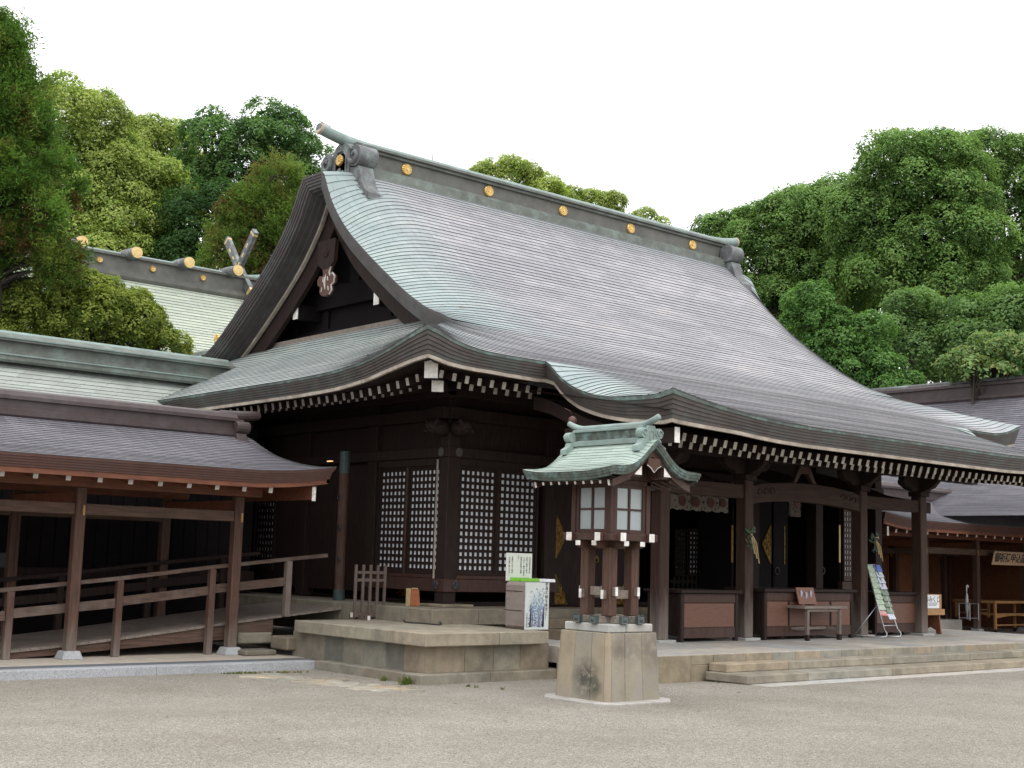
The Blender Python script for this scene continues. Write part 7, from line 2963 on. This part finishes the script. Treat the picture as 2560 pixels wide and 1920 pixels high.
def broadleaf(name, label, D, ells, cols, blob=(.8, 1.4), leaf=.078, dens=1.0, group=None, gap=0.12, seed=1, spread=.45, depth=.9, lit_tip_cols=None):
    """crown given by its lumps as measured in the photo (px, py, rx, ry) at distance D; filled with leafy sub-lumps"""
    global rng
    rng = np.random.default_rng(seed)
    random.seed(seed)
    cen = []
    k = D/F_PX
    for (px, py, rx, ry) in ells:
        c = at(px, py, dist=D)
        cen.append((c, rx*k, ry*k))
    bx_ = sum(c.x for c, _, _ in cen)/len(cen)
    by_ = sum(c.y for c, _, _ in cen)/len(cen)
    zmin = min(c.z-r[1] for c, *r in cen)
    root = thing(name, label, 'tree', (bx_, by_, -.1), group)
    view = Vector((bx_, by_, 0)).normalized()
    # sub-lumps over the outside of each lump
    blobs = []
    for c, rx, ry in cen:
        nb = int(40+30*(rx*ry)/(blob[0]*blob[1]))
        for v in sph(nb):
            if v[2] < -.65:
                continue
            p = c+Vector((v[0]*rx, v[1]*rx*depth, v[2]*ry))*random.uniform(.72, 1.0)
            if (Vector((v[0], v[1], 0))).dot(view) > .75 and v[2] < .5:
                continue
            rb_ = random.uniform(*blob)*min(1, .55+.45*min(rx, ry)/blob[1])
            if any((p-q[0]).length < spread*(rb_+q[1]) for q in blobs):
                continue
            blobs.append((p, rb_, Vector(v)))
    # trunk and limbs
    m_ = MB()
    tb = Vector((bx_+random.uniform(-.5, .5), by_, -.1))
    ctop = Vector((bx_, by_, zmin+(max(c.z for c, *_ in cen)-zmin)*.45))
    hgt = ctop.z
    r0 = max(.22, hgt*.028)
    mid = tb.lerp(ctop, .55)+Vector((random.uniform(-.4, .4), random.uniform(-.4, .4), 0))
    m_.tube([tb-Vector((0, 0, .3)), tb+Vector((0, 0, .6)), mid, ctop], [r0*1.5, r0*1.1, r0*.85, r0*.5], 9)
    for c, rx, ry in cen:
        f = random.uniform(.45, .95)
        s0 = tb.lerp(ctop, f)
        e_ = c+Vector((0, 0, -.25*ry))
        md = s0.lerp(e_, .5)+Vector((random.uniform(-.5, .5), random.uniform(-.5, .5), random.uniform(.0, .8)))
        m_.tube([s0, md, e_], [r0*.42, r0*.28, r0*.16], 6)
        near = [b_ for b_ in blobs if (b_[0]-c).length < max(rx, ry)*1.05]
        for b_ in random.sample(near, min(len(near), 16)):
            st_ = md.lerp(e_, random.uniform(.2, 1))
            mm2 = st_.lerp(b_[0], .55)+Vector((random.uniform(-.3, .3), random.uniform(-.3, .3), random.uniform(-.1, .35)))
            m_.tube([st_, mm2, b_[0]], [r0*.14, r0*.09, r0*.04], 5, caps=False)
    m_.build('trunk', 'bark', root, smooth=True)
    C, Nn, S, colr = [], [], [], []
    cols = np.array(cols)
    lit_tips = np.array(lit_tip_cols if lit_tip_cols else cols)
    for (p, r, v) in blobs:
        # a dome of twig clumps on the upper and outer side of the lump
        d = sph(400)
        ax = np.array(v)*.55+np.array([0, 0, .75])
        ax /= np.linalg.norm(ax)
        d = d[(d @ ax) > -.05]
        ncl = max(6, int(58*dens))
        d = d[:ncl]
        rr_ = r*rng.uniform(.80, 1.06, len(d))
        cc = np.array(p)+d*rr_[:, None]*np.array([1, 1, .82])
        base = cols[rng.integers(len(cols))]
        tone = rng.uniform(.85, 1.15)
        for q, dd, rel in zip(cc, d, rr_/r):
            if rng.random() < gap:
                continue
            nl = int(13*dens*(r/.95)**2*(.10/leaf)**2)+3
            cr = r*.17
            o3 = rng.normal(size=(nl, 3))*cr
            o3 -= dd*(o3 @ dd)[:, None]*.55
            pos = q+o3-np.array([0, 0, 1.0])*(np.abs(o3).sum(1)*.25)[:, None]
            nn = dd*.8+np.array([0, 0, .40])+rng.normal(size=(nl, 3))*.30
            nn /= np.linalg.norm(nn, axis=1)[:, None]
            tc_ = lit_tips[rng.integers(len(lit_tips))] if (rel > .84 and rng.random() < .25+.8*(dd @ ax)) else base  # paler leaves weighted to clump tops: fresh growth plus painted top light
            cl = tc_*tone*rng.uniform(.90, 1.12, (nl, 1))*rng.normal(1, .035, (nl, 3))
            C.append(pos)
            Nn.append(nn)
            S.append(rng.uniform(.6, 1.25, nl)*leaf)
            colr.append(np.clip(cl, .004, .6))
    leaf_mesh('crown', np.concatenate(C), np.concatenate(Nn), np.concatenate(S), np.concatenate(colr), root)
    return root, sum(len(c) for c in C)


def conifer(name, label, D, ells, cols, leaf=.11, dens=1.0, seed=1, group=None, plume=(.5, .9), brown=None):
    """cedar-like crown: soft tufts of needle sprays pointing up and out"""
    global rng
    rng = np.random.default_rng(seed)
    random.seed(seed)
    k = D/F_PX
    cen = [(at(px, py, dist=D), rx*k, ry*k) for (px, py, rx, ry) in ells]
    bx_ = sum(c.x for c, *_ in cen)/len(cen)
    by_ = sum(c.y for c, *_ in cen)/len(cen)
    top = max(c.z+r[1] for c, *r in cen)
    root = thing(name, label, 'tree', (bx_, by_, -.1), group)
    m_ = MB()
    m_.tube([(bx_, by_, -.4), (bx_, by_, top*.5), (bx_, by_, top*.97)], [top*.03, top*.018, .03], 9)
    C, Nn, S, colr = [], [], [], []
    cols = np.array(cols)
    view = Vector((bx_, by_, 0)).normalized()
    for c, rx, ry in cen:
        nb = int(22+16*rx*ry/(plume[1]**2)*.55)
        for v in sph(nb):
            if Vector((v[0], v[1], 0)).dot(view) > .7:
                continue
            p = np.array(c)+v*np.array([rx, rx, ry])*random.uniform(.6, 1.0)
            r = random.uniform(*plume)
            m_.tube([(bx_, by_, p[2]-.6*r), tuple((np.array([bx_, by_, p[2]-.3*r])+p)/2), tuple(p)], [.06, .035, .012], 4, caps=False)
            base = cols[rng.integers(len(cols))]
            if brown is not None and rng.random() < .10:
                base = np.array(brown)
            nt_ = int(15*dens)
            od = np.array([v[0], v[1], .35+.6*max(v[2], 0)])
            od /= np.linalg.norm(od)
            td = od*.9+rng.normal(size=(nt_, 3))*.55
            td /= np.linalg.norm(td, axis=1)[:, None]
            for t_ in td:
                nl = int(15*dens)
                f = rng.uniform(.25, 1, nl)
                pos = p+t_*(f*r)[:, None]+rng.normal(size=(nl, 3))*r*.09
                nn = np.cross(np.broadcast_to(t_, (nl, 3)), rng.normal(size=(nl, 3)))
                nn += np.array([0, 0, .5])
                nn /= np.linalg.norm(nn, axis=1)[:, None]+1e-9
                C.append(pos)
                Nn.append(nn)
                S.append(rng.uniform(.6, 1.3, nl)*leaf)
                colr.append(np.clip(base*rng.uniform(.7, 1.3, (nl, 1))*rng.normal(1, .07, (nl, 3)), .004, .6))
    m_.build('trunk', 'bark', root, smooth=True)
    leaf_mesh('crown', np.concatenate(C), np.concatenate(Nn), np.concatenate(S), np.concatenate(colr), root, aspect=.3)
    return root, sum(len(c) for c in C)


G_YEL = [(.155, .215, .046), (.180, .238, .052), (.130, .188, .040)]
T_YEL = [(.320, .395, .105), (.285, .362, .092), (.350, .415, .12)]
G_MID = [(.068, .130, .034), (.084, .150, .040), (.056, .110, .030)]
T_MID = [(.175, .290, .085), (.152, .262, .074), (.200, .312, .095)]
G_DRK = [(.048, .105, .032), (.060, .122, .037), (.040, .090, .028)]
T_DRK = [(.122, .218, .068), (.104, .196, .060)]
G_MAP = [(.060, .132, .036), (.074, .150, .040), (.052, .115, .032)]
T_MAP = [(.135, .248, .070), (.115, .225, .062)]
cnt = {}
GB = 'broadleaf trees behind the shrine'
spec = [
    ('broadleaf', 'camphor_tree', 'tallest yellow green camphor tree at the left, behind the dark conifer', 62, [(170, 340, 120, 120), (240, 440, 130, 110), (130, 520, 110, 120), (300, 560, 140, 120), (400, 520, 80, 110), (250, 660, 200, 70), (420, 620, 60, 70)], G_YEL, dict(lit_tip_cols=T_YEL, seed=11)),
    ('broadleaf', 'camphor_tree', 'smaller yellow green camphor tree between the tallest one and the dark broadleaf tree', 70, [(390, 360, 90, 55), (430, 430, 70, 70), (350, 420, 60, 60)], G_YEL, dict(lit_tip_cols=T_YEL, seed=12, gap=.18)),
    ('broadleaf', 'evergreen_oak', 'dark green evergreen tree with sky showing through, left of the gable', 66, [(560, 355, 95, 70), (660, 350, 100, 70), (740, 420, 80, 70), (510, 340, 50, 60), (620, 430, 110, 60), (760, 500, 55, 70), (500, 430, 55, 60), (570, 480, 80, 60), (690, 480, 70, 50)], G_DRK, dict(lit_tip_cols=T_DRK, seed=13, gap=.28, leaf=.09, spread=.50)),
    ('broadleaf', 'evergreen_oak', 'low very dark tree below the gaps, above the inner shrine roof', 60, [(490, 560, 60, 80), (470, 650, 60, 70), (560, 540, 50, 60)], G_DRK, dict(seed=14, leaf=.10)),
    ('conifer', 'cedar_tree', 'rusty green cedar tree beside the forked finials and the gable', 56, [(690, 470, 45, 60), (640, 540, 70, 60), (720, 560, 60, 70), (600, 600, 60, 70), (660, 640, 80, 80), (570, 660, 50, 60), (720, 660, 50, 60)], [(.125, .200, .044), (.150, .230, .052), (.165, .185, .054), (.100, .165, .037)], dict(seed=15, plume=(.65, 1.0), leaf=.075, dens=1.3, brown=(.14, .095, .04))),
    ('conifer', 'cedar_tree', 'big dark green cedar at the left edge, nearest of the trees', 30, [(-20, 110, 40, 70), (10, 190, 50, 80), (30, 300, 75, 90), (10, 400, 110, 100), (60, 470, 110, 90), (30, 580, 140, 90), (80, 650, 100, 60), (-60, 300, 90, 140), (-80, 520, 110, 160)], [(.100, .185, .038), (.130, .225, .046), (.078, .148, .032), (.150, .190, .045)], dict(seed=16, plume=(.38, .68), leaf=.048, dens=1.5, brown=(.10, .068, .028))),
    ('broadleaf', 'bushy_evergreen', 'rounded olive green tree in front of the inner shrine roof, above the corridor ridge', 31, [(110, 790, 130, 80), (260, 810, 130, 70), (360, 850, 80, 45), (50, 850, 110, 60), (200, 740, 70, 50), (300, 765, 70, 50), (410, 875, 45, 30)], [(.100, .135, .026), (.122, .160, .031), (.070, .105, .021)], dict(lit_tip_cols=[(.255, .300, .062), (.215, .265, .054)], seed=17, blob=(.28, .5), leaf=.04, dens=1.0)),
    ('broadleaf', 'camphor_tree', 'yellow green tree top showing above the middle of the main ridge', 78, [(1270, 455, 75, 50), (1360, 490, 60, 40), (1210, 440, 30, 25)], G_YEL, dict(lit_tip_cols=T_YEL, seed=18, gap=.2)),
    ('broadleaf', 'camphor_tree', 'small tree top showing above the right half of the main ridge', 84, [(1490, 520, 70, 30), (1420, 500, 35, 25), (1620, 560, 40, 25)], G_YEL, dict(lit_tip_cols=T_YEL, seed=19, gap=.2)),
    ('broadleaf', 'camphor_tree', 'mid green camphor tree rising right behind the right end of the ridge', 66, [(1810, 610, 60, 55), (1870, 600, 90, 65), (1960, 585, 110, 85), (2060, 565, 110, 90), (2130, 560, 70, 80), (1910, 690, 110, 100), (2040, 690, 120, 110), (2120, 680, 90, 110), (1980, 790, 120, 90)], G_MID, dict(lit_tip_cols=T_MID, seed=20)),
    ('broadleaf', 'camphor_tree', 'tallest mid green camphor tree at the right, above the side hall', 62, [(2250, 450, 110, 90), (2340, 430, 110, 85), (2180, 540, 90, 90), (2310, 560, 130, 110), (2400, 560, 90, 110), (2230, 680, 120, 110), (2370, 710, 110, 100)], G_MID, dict(lit_tip_cols=T_MID, seed=21)),
    ('broadleaf', 'camphor_tree', 'camphor tree with open branches at the right edge of the photo', 66, [(2470, 410, 80, 60), (2560, 420, 90, 80), (2510, 520, 50, 40), (2570, 680, 60, 100), (2480, 700, 70, 70), (2600, 540, 60, 70)], G_MID, dict(lit_tip_cols=T_MID, seed=22, gap=.2)),
    ('broadleaf', 'camphor_tree', 'rounded dark camphor below the tallest one, over the side hall roof', 54, [(2280, 810, 85, 75), (2270, 890, 110, 80), (2420, 850, 110, 70), (2520, 830, 80, 80), (2380, 920, 100, 50)], [(.066, .124, .038), (.084, .146, .044), (.056, .106, .034)], dict(lit_tip_cols=[(.160, .260, .088), (.138, .235, .078)], seed=23)),
    ('broadleaf', 'maple_tree', 'bright green maple with layered sprays beside the right slope of the main roof', 50, [(2030, 745, 40, 30), (2060, 800, 55, 35), (2010, 800, 40, 35), (2110, 845, 65, 30), (2050, 870, 60, 35), (2150, 880, 60, 30), (2110, 920, 80, 35), (2200, 935, 70, 35), (2170, 820, 40, 28), (2220, 970, 80, 30)], G_MAP, dict(lit_tip_cols=T_MAP, seed=24, leaf=.07, blob=(.45, .8), gap=.3)),
    ('broadleaf', 'maple_tree', 'pale green maple leaning over the ridge of the side hall at the right edge', 46, [(2430, 912, 60, 26), (2500, 890, 75, 40), (2570, 890, 60, 50), (2480, 925, 80, 20)], [(.125, .22, .08), (.100, .185, .064), (.14, .23, .085)], dict(lit_tip_cols=[(.23, .33, .13), (.24, .29, .11)], seed=25, leaf=.075, blob=(.4, .7))),
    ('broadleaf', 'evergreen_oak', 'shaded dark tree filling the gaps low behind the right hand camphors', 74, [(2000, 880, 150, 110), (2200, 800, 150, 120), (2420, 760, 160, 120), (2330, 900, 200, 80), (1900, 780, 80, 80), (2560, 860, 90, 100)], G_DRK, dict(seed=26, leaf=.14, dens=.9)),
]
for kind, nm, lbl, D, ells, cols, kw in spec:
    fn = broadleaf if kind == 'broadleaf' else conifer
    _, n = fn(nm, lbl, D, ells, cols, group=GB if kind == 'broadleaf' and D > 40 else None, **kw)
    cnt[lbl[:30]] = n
print('LEAVES', sum(cnt.values()), cnt)
